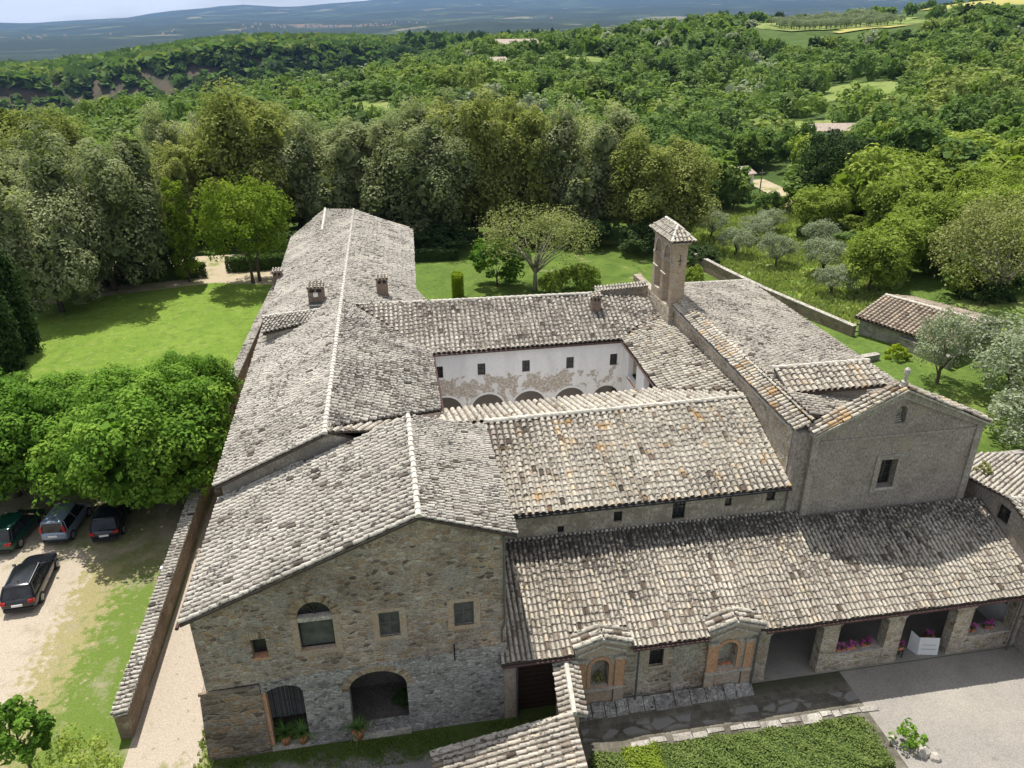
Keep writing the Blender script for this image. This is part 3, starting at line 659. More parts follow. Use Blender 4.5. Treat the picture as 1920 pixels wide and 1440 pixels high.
def lay_tiles(mb, poly, spacing=0.225, tl=0.36, seed=0, shift=0.0, dark=0.0, rscale=1.0, pan_tone=0.10):
    poly = [Vector(p) for p in poly]
    nrm, d, u = basis(poly)
    o = poly[0]
    P2 = [((p - o).dot(u), (p - o).dot(d)) for p in poly]
    rnd = random.Random(seed)
    u0 = min(p[0] for p in P2); u1 = max(p[0] for p in P2)
    nr = max(1, int(round((u1 - u0) / spacing))); spacing = (u1 - u0) / nr
    rad0 = spacing * 0.365 * rscale
    prof = [(math.cos(a), math.sin(a)) for a in (0.0, 0.55, 1.15, math.pi / 2 + 0.42, math.pi - 0.55, math.pi)]
    for r in range(-1, nr):
        for pan in (0, 1):
            uc = u0 + (r + 0.5 + (0.5 if pan else 0)) * spacing
            if uc <= u0 + 0.01 or uc >= u1 - 0.01: continue
            rowt = rnd.uniform(0.35, 0.85)
            xs = []
            for i in range(len(P2)):
                a, b = P2[i], P2[(i + 1) % len(P2)]
                if (a[0] <= uc) != (b[0] <= uc):
                    xs.append(a[1] + (b[1] - a[1]) * (uc - a[0]) / (b[0] - a[0]))
            xs.sort()
            for q in range(0, len(xs) - 1, 2):
                sh, sl = xs[q], xs[q + 1]
                s = sl + rnd.uniform(-0.03, 0.03)
                first = True
                while s > sh + 0.05:
                    L = min(tl * rnd.uniform(0.93, 1.07), s - sh)
                    e = max(sh, s - L * 1.16)
                    tone = rnd.random() if rnd.random() < 0.27 else min(1, max(0.1, rowt + rnd.uniform(-0.18, 0.18)))
                    if rnd.random() < dark: tone *= 0.35
                    du = rnd.uniform(-0.012, 0.012); dv = rnd.uniform(-0.012, 0.012)
                    i0 = len(mb.v)
                    if pan:
                        w = spacing * 0.32
                        for (ss, h, dd) in ((s, 0.030, du), (e, 0.008, dv)):
                            for (x, z) in ((-w, 0.035), (0, 0.0), (w, 0.035)):
                                mb.v.append(tuple(o + u * (uc + x + dd) + d * ss + nrm * (h + z)))
                        for k in range(2):
                            mb.f.append((i0 + k, i0 + k + 1, i0 + 4 + k, i0 + 3 + k)); mb.t.append(0.02 + tone * pan_tone)
                    else:
                        hl = 0.066 + rnd.uniform(-0.008, 0.014)
                        for (ss, h, rr, dd) in ((s, hl, rad0, du), (e, 0.022, rad0 * 0.84, dv)):
                            for (c, sn) in prof:
                                mb.v.append(tuple(o + u * (uc + c * rr + dd) + d * ss + nrm * (h + sn * rr * 1.05)))
                        for k in range(5):
                            mb.f.append((i0 + k, i0 + k + 1, i0 + 7 + k, i0 + 6 + k)); mb.t.append(tone)
                        if first:
                            mb.f.append(tuple(i0 + k for k in range(6))); mb.t.append(0.0)
                    first = False
                    s -= L

def caps(mb, pts, r=0.13, tl=0.42, seed=0, lift=0.10):
    """half-round ridge tiles along a line"""
    rnd = random.Random(seed)
    for a, b in zip(pts[:-1], pts[1:]):
        a, b = Vector(a), Vector(b)
        d = b - a; Lt = d.length; d.normalize()
        side = d.cross(Vector((0, 0, 1))); side.normalize(); up = side.cross(d)
        k = max(1, int(Lt / tl)); L = Lt / k
        for q in range(k):
            s0, s1 = q * L, q * L + L * 1.12
            t = 0.35 + 0.6 * rnd.random()
            i0 = len(mb.v)
            jj = rnd.uniform(-0.015, 0.015)
            for (s, rr, h) in ((s0, r, lift + 0.02), (s1, r * 0.85, lift - 0.01)):
                for an in (-0.25, 0.3, 0.9, math.pi / 2, math.pi - 0.9, math.pi - 0.3, math.pi + 0.25):
                    mb.v.append(tuple(a + d * s + side * (math.cos(an) * rr + jj) + up * (h - 0.06 + math.sin(an) * rr)))
            for k2 in range(6):
                mb.f.append((i0 + k2, i0 + k2 + 1, i0 + 8 + k2, i0 + 7 + k2)); mb.t.append(t)
            mb.f.append(tuple(i0 + k2 for k2 in range(7))); mb.t.append(0.0)

def roof(parent, polys, mat, spacing=0.225, tl=0.36, seed=1, ridges=(), edges=(), thick=0.11, dark=0.0, ridge_mat=None, rr=0.13, name='roof', pan_tone=0.10):
    """one roof: tile mesh, its deck and its ridge caps as sub-parts"""
    mb = MB(); dk = MB()
    for k, p in enumerate(polys):
        lay_tiles(mb, p, spacing, tl, seed * 31 + k, dark=dark, pan_tone=pan_tone)
        dk.prism([Vector(q) for q in p], (0, 0, -thick))
    ro = mb.build(name, mat, parent)
    dd = dk.build('roof_deck', M['underside'], ro, recalc=True)
    if ridges:
        rm = MB()
        for k, p in enumerate(ridges): caps(rm, p, rr, seed=seed + k)
        rm.build('ridge_cap', ridge_mat or M['mortar'], ro)
    if edges:
        rm = MB()
        for k, p in enumerate(edges): caps(rm, p, 0.10, seed=seed + 50 + k, lift=0.07)
        rm.build('verge_tile', M['tile_edge'], ro)
    return ro

# ------------------------------------------------------------------ walls
def wall(name, parent, mat, org, u, nrm, thick, outline, holes=()):
    """panel in the plane org + a*u + b*z with holes, thickness behind the face"""
    org, u, nrm = Vector(org), Vector(u), Vector(nrm)
    loops = [list(outline)] + [list(h) for h in holes]
    tri = tessellate_polygon([[Vector((p[0], p[1], 0)) for p in lp] for lp in loops])
    flat = [p for lp in loops for p in lp]
    mb = MB()
    f3 = [org + u * p[0] + Vector((0, 0, p[1])) for p in flat]
    b3 = [p - nrm * thick for p in f3]
    N = len(flat)
    mb.v = [tuple(p) for p in f3 + b3]
    for t in tri:
        mb.f.append(tuple(t)); mb.f.append(tuple(N + k for k in reversed(t)))
    i = 0
    for lp in loops:
        k = len(lp)
        for q in range(k):
            a, b = i + q, i + (q + 1) % k
            mb.f.append((a, b, N + b, N + a))
        i += k
    mb.t = [0.5] * len(mb.f)
    return mb.build(name, mat, parent, recalc=True)

def rect(a, b, z0, z1): return [(a, z0), (b, z0), (b, z1), (a, z1)]
def arch(a, b, z0, zs, zt, k=12):
    c, r = (a + b) / 2, (b - a) / 2
    return [(a, z0), (b, z0)] + [(c + r * math.cos(math.pi * i / k), zs + (zt - zs) * math.sin(math.pi * i / k)) for i in range(k + 1)]

def block(name, parent, mat, x0, y0, z0, x1, y1, z1):
    mb = MB(); mb.box(x0, y0, z0, x1, y1, z1)
    return mb.build(name, mat, parent)

def window(parent, org, u, nrm, a, b, z0, z1, depth=0.22, fw=0.05, mull=(1, 1), gmat=None, fmat=None, label=None):
    """frame with cross bars and a pane, set back in an opening"""
    org, u, nrm = Vector(org), Vector(u), Vector(nrm)
    o2 = org - nrm * depth
    holes = []
    nx, nz = mull[0] + 1, mull[1] + 1
    cw, ch = (b - a - fw) / nx, (z1 - z0 - fw) / nz
    for i in range(nx):
        for k in range(nz):
            holes.append(rect(a + fw + i * cw, a + (i + 1) * cw, z0 + fw + k * ch, z0 + (k + 1) * ch))
    w = wall('window', parent, fmat or M['frame_dark'], o2, u, nrm, 0.05, rect(a + 0.001, b - 0.001, z0 + 0.001, z1 - 0.001), holes)
    mb = MB()
    q = o2 - nrm * 0.03
    mb.face([q + u * s + Vector((0, 0, z)) for s, z in rect(a + 0.01, b - 0.01, z0 + 0.01, z1 - 0.01)])
    mb.build('pane', gmat or M['glass'], w)
    if label: w['label'] = label
    return w

XP, YP = Vector((1, 0, 0)), Vector((0, 1, 0))
FRONT = Vector((0, -1, 0)); LEFTN = Vector((-1, 0, 0))

# ---- stone house at the front left -----------------------------------------
house = thing('stone_house', 'tall rubble stone house with two arched openings and a lopsided gabled tile roof', 'house', (-2.5, 28, 0))
YF = 23.9
zl = lambda x: 11.44 + (x - 0.33) * 0.411 - 0.14 if x < 0.33 else 11.44 - (x - 0.33) * 0.345 - 0.14
h_small = rect(-6.53, -5.95, 5.25, 6.23)
h_arch = arch(-4.65, -3.31, 5.36, 7.03, 7.77)
h_w2 = rect(-1.53, -0.71, 5.57, 6.82)
h_w3 = rect(1.48, 2.29, 5.67, 6.87)
h_a1 = [(-6.5, 0.30), (-4.90, 0.30), (-4.88, 3.25), (-4.98, 3.45), (-5.15, 3.58), (-5.45, 3.66), (-5.8, 3.64), (-6.1, 3.55), (-6.3, 3.45), (-6.5, 3.3)]
h_a2 = arch(-3.05, -0.65, 0.35, 2.85, 3.78)
wall('front_wall', house, M['stone'], (0, YF, 0), XP, FRONT, 0.6,
     [(-8.57, 3.85), (3.62, 4.40), (3.62, zl(3.62)), (0.33, zl(0.33)), (-8.57, zl(-8.57))], [h_small, h_arch, h_w2, h_w3])
low = [(-6.5, 3.64), (-6.5, 0.0), (3.62, 0.0), (3.62, 4.395), (-1.9, 4.14), (-6.5, 3.96)]
def open_low():
    # lower storey of paler rubble, openings reach down through it
    out = [(-6.5, 3.97), (-6.5, 3.3)] + [p for p in reversed(h_a1[2:9])] + [(-4.90, 0.0), (3.62, 0.0), (3.62, 4.395)]
    return out
wall('lower_wall', house, M['stone_lower'], (0, YF - 0.03, 0), XP, FRONT, 0.62, open_low(), [h_a2])
wall('corner_buttress', house, M['stone_dark'], (0, YF - 0.06, 0), XP, FRONT, 0.66, [(-9.12, 0), (-6.52, 0), (-6.52, 3.78), (-8.80, 3.70), (-8.86, 3.5)])
block('buttress_ledge', house, M['stone_dark'], -8.88, YF - 0.10, 3.702, -6.53, YF - 0.001, 3.83)
block('left_wall', house, M['stone'], -8.57, YF + 0.601, 0, -8.0, 31.9, 7.65)
block('right_wall', house, M['stone'], 3.05, YF + 0.601, 0, 3.62, 32.0, 10.1)
wall('rear_wall', house, M['stone'], (0, 32.0, 0), XP, Vector((0, 1, 0)), 0.5, [(-7.99, 0), (3.04, 0), (3.04, zl(3.04)), (0.33, zl(0.33)), (-7.99, zl(-7.99))])
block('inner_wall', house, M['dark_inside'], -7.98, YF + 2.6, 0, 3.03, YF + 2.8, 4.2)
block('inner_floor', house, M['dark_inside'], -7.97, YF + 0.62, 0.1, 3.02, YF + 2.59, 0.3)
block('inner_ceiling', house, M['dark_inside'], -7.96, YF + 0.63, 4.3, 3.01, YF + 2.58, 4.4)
roof(house, [[(0.33, 23.52, 11.44), (-8.80, 23.52, 7.69), (-8.80, 32.02, 7.69), (0.30, 31.7, 11.44)]], M['tile_grey'], 0.30, 0.42, 3, pan_tone=0.02,
     ridges=[[(0.33, 23.50, 11.44), (0.30, 31.7, 11.44)]])
roof(house, [[(0.335, 23.52, 11.44), (0.305, 31.7, 11.44), (3.95, 32.45, 10.17), (4.04, 23.52, 10.16)]], M['tile_grey'], 0.20, 0.36, 4)
mb = MB(); mb.tube([(-8.90, 23.45, 7.60), (-8.90, 32.05, 7.60)], 0.075, 8); mb.build('gutter', M['gutter'], house)
mb = MB(); mb.tube([(3.55, YF - 0.09, 10.0), (3.55, YF - 0.09, 5.6), (3.42, YF - 0.10, 5.2), (3.42, YF - 0.10, 4.6)], 0.045, 8); mb.build('downpipe', M['pipe'], house)
def surround(parent, mat, hole, outer, proud=0.012, y=YF, name='brick_surround'):
    return wall(name, parent, mat, (0, y - proud, 0), XP, FRONT, proud + 0.03, outer, [hole])
surround(house, M['brick'], h_w2, rect(-1.80, -0.44, 5.36, 6.98))
surround(house, M['brick'], h_w3, rect(1.22, 2.55, 5.46, 7.04))
surround(house, M['brick'], h_arch, arch(-4.92, -3.04, 5.1, 7.03, 8.06))
def voussoirs(parent, mat, a, b, zs, zt, ring, n, y, name='arch_bricks', flat=False):
    """a ring of separate stones round an arch head (one part: the arch)"""
    mb = MB(); rnd = random.Random(n)
    c, r = (a + b) / 2, (b - a) / 2
    for k in range(n):
        a0, a1 = math.pi * (k + 0.06) / n, math.pi * (k + 0.94) / n
        rg = ring * rnd.uniform(0.85, 1.1)
        pts = []
        for an, e in ((a0, 0), (a1, 0), (a1, rg), (a0, rg)):
            pts.append((c + (r + e) * math.cos(an), y, zs + (zt - zs + e) * math.sin(an)))
        mb.prism(pts, (0, 0.06, 0), rnd.random())
    return mb.build(name, mat, parent, recalc=True)
M['arch_stone'] = tile_mat('arch_stones', [(0.17, 0.12, 0.085), (0.24, 0.18, 0.125), (0.32, 0.24, 0.165), (0.37, 0.29, 0.21), (0.40, 0.33, 0.25), (0.43, 0.37, 0.29)], spots=0.3)
voussoirs(house, M['arch_stone'], -4.66, -3.30, 7.03, 7.78, 0.34, 26, YF - 0.022)
voussoirs(house, M['arch_stone'], -3.06, -0.64, 2.86, 3.79, 0.30, 20, YF - 0.05)
mb = MB(); rnd = random.Random(5)
for k in range(11):
    x = -6.75 + k * 0.093
    mb.prism([(x + (k - 5) * 0.01, YF - 0.014, 6.25), (x + 0.08 + (k - 5) * 0.01, YF - 0.014, 6.25), (x + 0.08 + (k - 5) * 0.025, YF - 0.014, 6.58), (x + (k - 5) * 0.025, YF - 0.014, 6.58)], (0, 0.03, 0), rnd.random())
mb.build('lintel_bricks', M['arch_stone'], house, recalc=True)
window(house, (0, YF, 0), XP, FRONT, -6.53, -5.95, 5.27, 6.23, 0.32, 0.04, (0, 0))
window(house, (0, YF, 0), XP, FRONT, -1.53, -0.71, 5.57, 6.82, 0.10, 0.05, (1, 1), M['screen'], M['screen_bar'])
window(house, (0, YF, 0), XP, FRONT, 1.48, 2.29, 5.67, 6.87, 0.10, 0.05, (1, 1), M['screen'], M['screen_bar'])
w = window(house, (0, YF, 0), XP, FRONT, -4.65, -3.31, 5.40, 6.82, 0.16, 0.05, (0, 0), M['screen'], M['iron'], 'tall arched window with a grey screen')
wall('transom', house, M['trim'], (0, YF - 0.02, 0), XP, FRONT, 0.25, rect(-4.64, -3.32, 6.82, 7.02))
mb = MB()
for an in (60, 90, 120): 
    c_, s_ = math.cos(rad(an)), math.sin(rad(an))
    mb.tube([(-3.98, YF + 0.2, 7.02), (-3.98 + 0.68 * c_, YF + 0.2, 7.02 + 0.74 * s_)], 0.025, 5)
mb.build('fanlight_bars', M['frame_dark'], house)
block('fanlight_pane', house, M['glass'], -4.66, YF + 0.25, 7.0, -3.30, YF + 0.27, 7.76)
block('sill', house, M['brick'], -4.72, YF - 0.05, 5.27, -3.24, YF + 0.3, 5.37)
block('sill', house, M['brick_red'], -6.58, YF - 0.02, 5.17, -5.9, YF + 0.33, 5.26)
mb = MB(); rnd = random.Random(8)
for k in range(62):
    x = -6.5 + k * 0.0262
    mb.box(x, YF + 0.36 + rnd.uniform(-0.01, 0.01), 1.55 + rnd.uniform(-0.05, 0.03), x + 0.022, YF + 0.385, 3.66, rnd.random())
mb.build('cane_screen', M['cane'], house)
block('brick_jamb', house, M['brick_red'], -6.53, YF + 0.0, 0.3, -6.36, YF + 0.34, 3.4)
mb = MB(); mb.tube([(1.42, YF - 0.06, 4.75), (1.42, YF - 0.06, 3.85)], 0.03, 6); mb.build('cable', M['iron'], house)
block('step', house, M['trim'], -3.1, YF - 0.12, 0.0, -0.6, YF - 0.031, 0.30)
block('step', house, M['trim'], -6.5, YF - 0.05, 0.0, -4.9, YF + 0.2, 0.26)

# ---- long dormitory wing behind it -------------------------------------------
wing = thing('dormitory_wing', 'long stone wing with a ridged grey tile roof running back to the trees', 'building', (-3.4, 56, 0))
eL0, eL1, eL2 = (-8.84, 31.62, 8.54), (-9.25, 52.0, 8.36), (-9.80, 80.0, 8.02)
r0, r1, r2 = (-3.59, 31.62, 10.86), (-3.47, 50.4, 10.86), (-3.22, 79.1, 10.84)
roof(wing, [[r0, eL0, eL1, r1], [r1, eL1, eL2, (-6.35, 79.6, 9.5), r2]], M['tile_grey'], 0.31, 0.40, 7, pan_tone=0.03)
ro = roof(wing, [[(-3.58, 32.3, 10.86), r1, (-2.58, 50.05, 10.56), (2.2, 45.0, 8.90), (2.1, 36.9, 8.93)]], M['tile_dark'], 0.34, 0.40, 8, dark=0.12, pan_tone=0.0,
     ridges=[[r0, r1]], rr=0.14)
roof(wing, [[r1, r2, (2.57, 77.4, 8.84), (1.83, 57.4, 9.05), (2.6, 55.0, 8.86), (-2.58, 50.1, 10.56)]], M['tile_grey'], 0.30, 0.40, 9, pan_tone=0.03, ridges=[[r1, r2]])
# raised end over the far left corner
roof(wing, [[r2, (-6.2, 81.2, 10.55), (-6.3, 75.8, 9.62)], [(-6.2, 81.2, 10.55), eL2, (-6.3, 75.8, 9.62)]], M['tile_grey'], 0.215, 0.36, 10, ridges=[[(-6.2, 81.2, 10.58), (-6.3, 75.8, 9.66)]], rr=0.12)
block('left_wall', wing, M['stone'], -8.6, 32.1, 0, -8.1, 79.5, 8.22)
block('right_wall', wing, M['old_plaster'], 1.35, 50.2, 0, 1.78, 79.3, 8.8)
block('court_wall', wing, M['white'], 1.4, 36.0, 0, 1.85, 45.0, 8.75)
wall('front_gable', wing, M['old_plaster'], (0, 32.02, 0), XP, FRONT, 0.3, [(-8.6, 6.5), (2.0, 6.5), (2.0, 8.75), (-3.58, 10.72), (-8.6, 8.5)])
wall('rear_gable', wing, M['stone'], (0, 79.4, 0), XP, YP, 0.4, [(-8.6, 0), (1.9, 0), (2.3, 8.75), (-3.2, 10.70), (-8.6, 8.05)])
block('verge_board', wing, M['underside'], -8.85, 31.56, 8.31, -8.6, 31.615, 8.45)
mb = MB(); mb.tube([(2.27, 36.6, 8.82), (2.31, 45.0, 8.80)], 0.06, 8); mb.build('gutter', M['gutter'], wing)
mb = MB(); mb.tube([(2.05, 44.7, 8.8), (2.05, 44.9, 0.2)], 0.045, 8); mb.build('downpipe', plain('copper_pipe', (0.22, 0.12, 0.085), 0.5, 0.3), wing)
# cross roof dormer on the left slope
dorm = roof(wing, [[(-8.75, 50.6, 10.0), (-8.6, 48.6, 9.55), (-5.75, 49.1, 9.92), (-4.95, 50.7, 10.22)]], M['tile_dark'], 0.23, 0.36, 11, ridges=[[(-8.8, 50.65, 10.0), (-4.95, 50.75, 10.24)]], rr=0.11, name='dormer_roof')
wall('dormer_wall', wing, M['old_plaster'], (0, 48.85, 0), XP, FRONT, 0.25, [(-8.45, 8.7), (-5.8, 9.78), (-8.45, 9.52)])
block('dormer_side', wing, M['old_plaster'], -8.46, 49.101, 8.5, -8.26, 50.6, 9.6)
def chimney(parent, x, y, z0, z1, w, d, mat, pot=False, capm=None):
    """brick shaft with smoke openings under a little tile roof"""
    mb = MB(); mb.box(x - w / 2, y - d / 2, z0, x + w / 2, y + d / 2, z1 - 0.42)
    for sx in (-1, 1):
        for sy in (-1, 1):
            mb.box(x + sx * (w / 2 - 0.06) - 0.06, y + sy * (d / 2 - 0.06) - 0.06, z1 - 0.42, x + sx * (w / 2 - 0.06) + 0.06, y + sy * (d / 2 - 0.06) + 0.06, z1 - 0.14)
    mb.box(x - 0.06, y - d / 2, z1 - 0.42, x + 0.06, y - d / 2 + 0.1, z1 - 0.14)
    c = mb.build('chimney', mat, parent)
    tb = MB(); tb.box(x - w / 2 - 0.06, y - d / 2 - 0.06, z1 - 0.14, x + w / 2 + 0.06, y + d / 2 + 0.06, z1 - 0.08, 0.3)
    lay_tiles(tb, [(x - w / 2 - 0.08, y + d / 2 + 0.05, z1 + 0.05), (x + w / 2 + 0.08, y + d / 2 + 0.05, z1 + 0.05), (x + w / 2 + 0.08, y - d / 2 - 0.15, z1 - 0.09), (x - w / 2 - 0.08, y - d / 2 - 0.15, z1 - 0.09)], 0.24, 0.3, 3)
    tb.build('chimney_cap', M['tile_warm'], c)
    ib = MB(); ib.box(x - w / 2 + 0.14, y - d / 2 + 0.12, z1 - 0.425, x + w / 2 - 0.14, y + d / 2 - 0.02, z1 - 0.15)
    ib.build('flue', M['underside'], c)
    return c
c = chimney(wing, -5.25, 52.4, 9.3, 11.55, 1.05, 1.1, M['brick_chimney'])
mb = MB(); mb.tube([(-5.25, 51.75, 10.9), (-5.25, 51.75, 11.16)], [0.17, 0.15], 10); mb.build('chimney_pot', M['white_pot'], c)
mb = MB(); mb.box(-5.7, 51.1, 9.95, -4.85, 51.80, 10.45); mb.build('chimney_flashing', M['pipe'], c)
chimney(wing, -0.68, 54.0, 9.4, 11.35, 0.82, 0.7, M['brick_chimney'])
chimney(wing, -9.55, 65.2, 5.5, 9.0, 0.75, 0.7, M['brick_chimney'])

# ---- cloister ranges ---------------------------------------------------------
clo = thing('cloister_range', 'white limewashed cloister range with five arches and peeling plaster', 'building', (8.5, 47, 0))
YC = 45.1
arcs = [arch(x - 1.12, x + 1.12, 0.1, 4.55, 5.62) for x in (2.95, 5.78, 8.60, 11.43, 14.1)]
arcs[4] = arch(12.98, 14.9, 0.1, 4.55, 5.55)
wins = [rect(x - 0.26, x + 0.26, 7.02, 7.86) for x in (2.62, 5.40, 8.37, 11.36, 14.37)]
wall('court_wall', clo, M['white_peel'], (0, YC, 0), XP, FRONT, 0.45, [(1.86, 0.1), (1.86, 8.78), (15.0, 8.78), (15.0, 0.1)] , arcs + wins)
for x in (2.95, 5.78, 8.60, 11.43):
    wall('arch_moulding', clo, M['white'], (0, YC - 0.05, 0), XP, FRONT, 0.10, arch(x - 1.24, x + 1.24, 4.5, 4.55, 5.76), [arch(x - 1.12, x + 1.12, 4.51, 4.55, 5.62)])
for x in (2.62, 5.40, 8.37, 11.36, 14.37):
    window(clo, (0, YC, 0), XP, FRONT, x - 0.26, x + 0.26, 7.02, 7.86, 0.12, 0.05, (1, 1), M['glass'], M['frame_dark'])
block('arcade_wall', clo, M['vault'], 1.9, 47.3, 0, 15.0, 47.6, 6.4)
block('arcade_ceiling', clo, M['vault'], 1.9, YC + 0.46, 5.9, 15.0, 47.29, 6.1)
roof(clo, [[(2.2, 44.82, 8.86), (14.8, 44.9, 8.86), (16.3, 46.1, 9.26), (14.05, 49.5, 10.62), (-2.56, 50.1, 10.58)],
           [(14.05, 49.4, 10.62), (16.3, 46.1, 9.26), (17.9, 46.9, 9.58), (17.7, 48.8, 10.35), (14.05, 49.4, 10.6)]], M['tile_dark'], 0.32, 0.38, 15, dark=0.08, pan_tone=0.12,
     ridges=[[(-2.5, 50.15, 10.60), (14.05, 49.45, 10.66)]])
roof(clo, [[(-2.5, 50.2, 10.58), (14.0, 49.5, 10.62), (14.0, 54.5, 8.7), (2.4, 55.0, 8.7)]], M['tile_grey'], 0.225, 0.36, 16)
block('garden_wall_face', clo, M['old_plaster'], 1.8, 54.0, 0, 17.7, 54.3, 8.6)
mb = MB(); mb.tube([(2.2, 44.74, 8.80), (14.8, 44.82, 8.80)], 0.06, 8); mb.build('gutter', M['gutter'], clo)
chimney(clo, 13.75, 47.9, 9.6, 11.15, 0.62, 0.6, M['brick_chimney'])
mb = MB()
mb.prism([(14.2, 49.45, 8.5), (18.0, 49.45, 8.5), (18.0, 49.45, 11.0), (14.2, 49.45, 10.86)], (0, 0.4, 0))
pw = mb.build('parapet', M['stone_ochre'], clo, recalc=True)
tb = MB(); lay_tiles(tb, [(14.1, 49.85, 11.05), (18.0, 49.85, 11.2), (18.0, 49.25, 10.98), (14.1, 49.25, 10.83)], 0.22, 0.36, 17); tb.build('coping', M['tile_grey'], pw)

wingE = thing('cloister_side_range', 'short cloister side range leaning on the church wall, cream tiles and loggia openings', 'building', (16.5, 41, 0))
roof(wingE, [[(18.36, 46.8, 9.75), (14.78, 44.9, 8.90), (14.62, 37.3, 8.90), (18.36, 34.6, 9.75)], [(18.3, 46.82, 9.75), (18.3, 47.1, 9.82), (16.3, 46.05, 9.28), (14.78, 44.95, 8.90)]], M['tile_warm'], 0.32, 0.38, 18, dark=0.15, pan_tone=0.03)
wall('loggia_wall', wingE, M['white'], (15.0, 0, 0), YP, LEFTN, 0.35, [(36.5, 0.1), (45.09, 0.1), (45.09, 8.78), (36.5, 8.78)],
     [rect(42.2, 43.9, 6.7, 8.6), rect(38.9, 40.7, 6.5, 8.6), arch(41.6, 44.0, 0.2, 4.4, 5.5), arch(38.3, 40.7, 0.2, 4.4, 5.5)])
for y0, y1, z in ((42.2, 43.9, 6.7), (38.9, 40.7, 6.5)):
    block('loggia_sill', wingE, M['brick_red'], 14.92, y0 + 0.01, z - 0.08, 15.36, y1 - 0.01, z - 0.002)
block('loggia_back', wingE, plain('brown_plaster', (0.22, 0.14, 0.10), 0.9), 16.6, 36.5, 0, 16.8, 45.0, 8.9)
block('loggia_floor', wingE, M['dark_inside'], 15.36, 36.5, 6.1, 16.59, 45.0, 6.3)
mb = MB(); mb.tube([(14.70, 44.9, 8.84), (14.54, 37.3, 8.84)], 0.05, 8); mb.build('gutter', M['gutter'], wingE)

front = thing('refectory_range', 'low plastered range with an orange lichened tile roof between house and church', 'building', (10.5, 31, 0))
wins = [rect(6.88, 7.2, 6.03, 6.43), rect(9.62, 10.04, 6.33, 6.92), rect(12.56, 13.2, 6.12, 7.1), rect(15.22, 15.58, 6.54, 7.05), rect(17.38, 17.83, 6.6, 7.18)]
wall('front_wall', front, M['plaster_wall'], (0, 28.8, 0), XP, FRONT, 0.5, [(3.63, 0), (18.95, 0), (18.95, 7.30), (3.63, 7.36)], wins)
for k, (a, b, z0, z1) in enumerate([(6.88, 7.2, 6.03, 6.43), (9.62, 10.04, 6.33, 6.92), (12.56, 13.2, 6.12, 7.1), (15.22, 15.58, 6.54, 7.05), (17.38, 17.83, 6.6, 7.18)]):
    window(front, (0, 28.8, 0), XP, FRONT, a, b, z0, z1, 0.10, 0.035, (2 if k in (1, 2) else 0, 3 if k in (1, 2) else 0), M['glass'], M['iron'])
block('rear_wall', front, M['white'], 3.63, 36.7, 0, 17.6, 37.0, 8.4)
roof(front, [[(3.66, 28.42, 7.55), (18.39, 28.42, 7.58), (18.34, 34.0, 9.72), (3.66, 33.7, 9.68)]], M['tile_orange'], 0.33, 0.34, 21, pan_tone=0.5,
     ridges=[[(4.1, 33.72, 9.68), (18.34, 34.0, 9.72)]], edges=[[(18.28, 28.4, 7.60), (18.26, 33.9, 9.70)]], rr=0.15)
roof(front, [[(3.7, 33.72, 9.70), (18.34, 34.02, 9.74), (18.3, 37.8, 8.72), (2.15, 37.0, 8.75), (2.0, 33.65, 9.70)], [(2.0, 33.0, 9.98), (2.12, 37.0, 8.80), (-3.5, 32.6, 10.62), (-3.5, 31.75, 10.95), (0.4, 31.75, 10.75)]], M['tile_warm'], 0.36, 0.38, 22, pan_tone=0.1)
mb = MB(); mb.tube([(3.9, 28.34, 7.47), (18.35, 28.34, 7.50)], 0.06, 8); mb.build('gutter', M['iron'], front)

# ---- church --------------------------------------------------------------------
church = thing('church', 'church with a rough grey gabled facade, single window and long grey tile roof', 'church', (23.3, 40, 0))
YH = 28.5
fac_hole = rect(22.96, 23.86, 6.98, 8.58)
n_hole = arch(23.18, 23.74, 10.56, 11.2, 11.50)
# dim returning part beside the pilaster
wall('facade', church, M['church_render'], (0, YH, 0), XP, FRONT, 0.55, [(19.1, 0), (28.05, 0), (28.05, 10.30), (23.31, 12.40), (19.1, 10.42)], [fac_hole, n_hole])
wall('facade_side', church, M['church_render'], (0, YH + 0.12, 0), XP, FRONT, 0.5, [(18.40, 0), (19.09, 0), (19.09, 10.42), (18.40, 10.42)])
wall('pilaster', church, M['church_trim'], (0, YH - 0.10, 0), XP, FRONT, 0.099, [(19.06, 0), (19.46, 0), (19.40, 10.36), (19.08, 10.3)])
wall('pilaster', church, M['church_trim'], (0, YH - 0.10, 0), XP, FRONT, 0.099, [(27.72, 0), (28.09, 0), (28.08, 10.16), (27.72, 10.3)])
# raking mouldings and string course
for (xa, za, xb, zb) in ((19.06, 10.40, 23.31, 12.38), (28.09, 10.28, 23.31, 12.38)):
    mb = MB(); mb.prism([(xa, YH - 0.16, za), (xb, YH - 0.16, zb), (xb, YH - 0.16, zb - 0.42), (xa, YH - 0.16, za - 0.30)], (0, 0.159, 0))
    mb.build('raking_cornice', M['church_trim'], church, recalc=True)
mb = MB(); mb.prism([(19.47, YH - 0.05, 9.86), (27.71, YH - 0.05, 9.86), (27.71, YH - 0.05, 9.97), (19.47, YH - 0.05, 9.97)], (0, 0.049, 0)); mb.build('string_course', M['church_trim'], church, recalc=True)
tb = MB()
lay_tiles(tb, [(18.95, YH - 0.30, 10.44), (18.95, YH + 0.62, 10.46), (23.31, YH + 0.62, 12.50), (23.31, YH - 0.30, 12.48)], 0.30, 0.42, 31)
lay_tiles(tb, [(28.30, YH - 0.30, 10.24), (28.30, YH + 0.62, 10.26), (23.33, YH + 0.62, 12.50), (23.33, YH - 0.30, 12.48)], 0.30, 0.42, 32)
rc = tb.build('gable_coping', M['tile_edge'], church)
tb = MB()
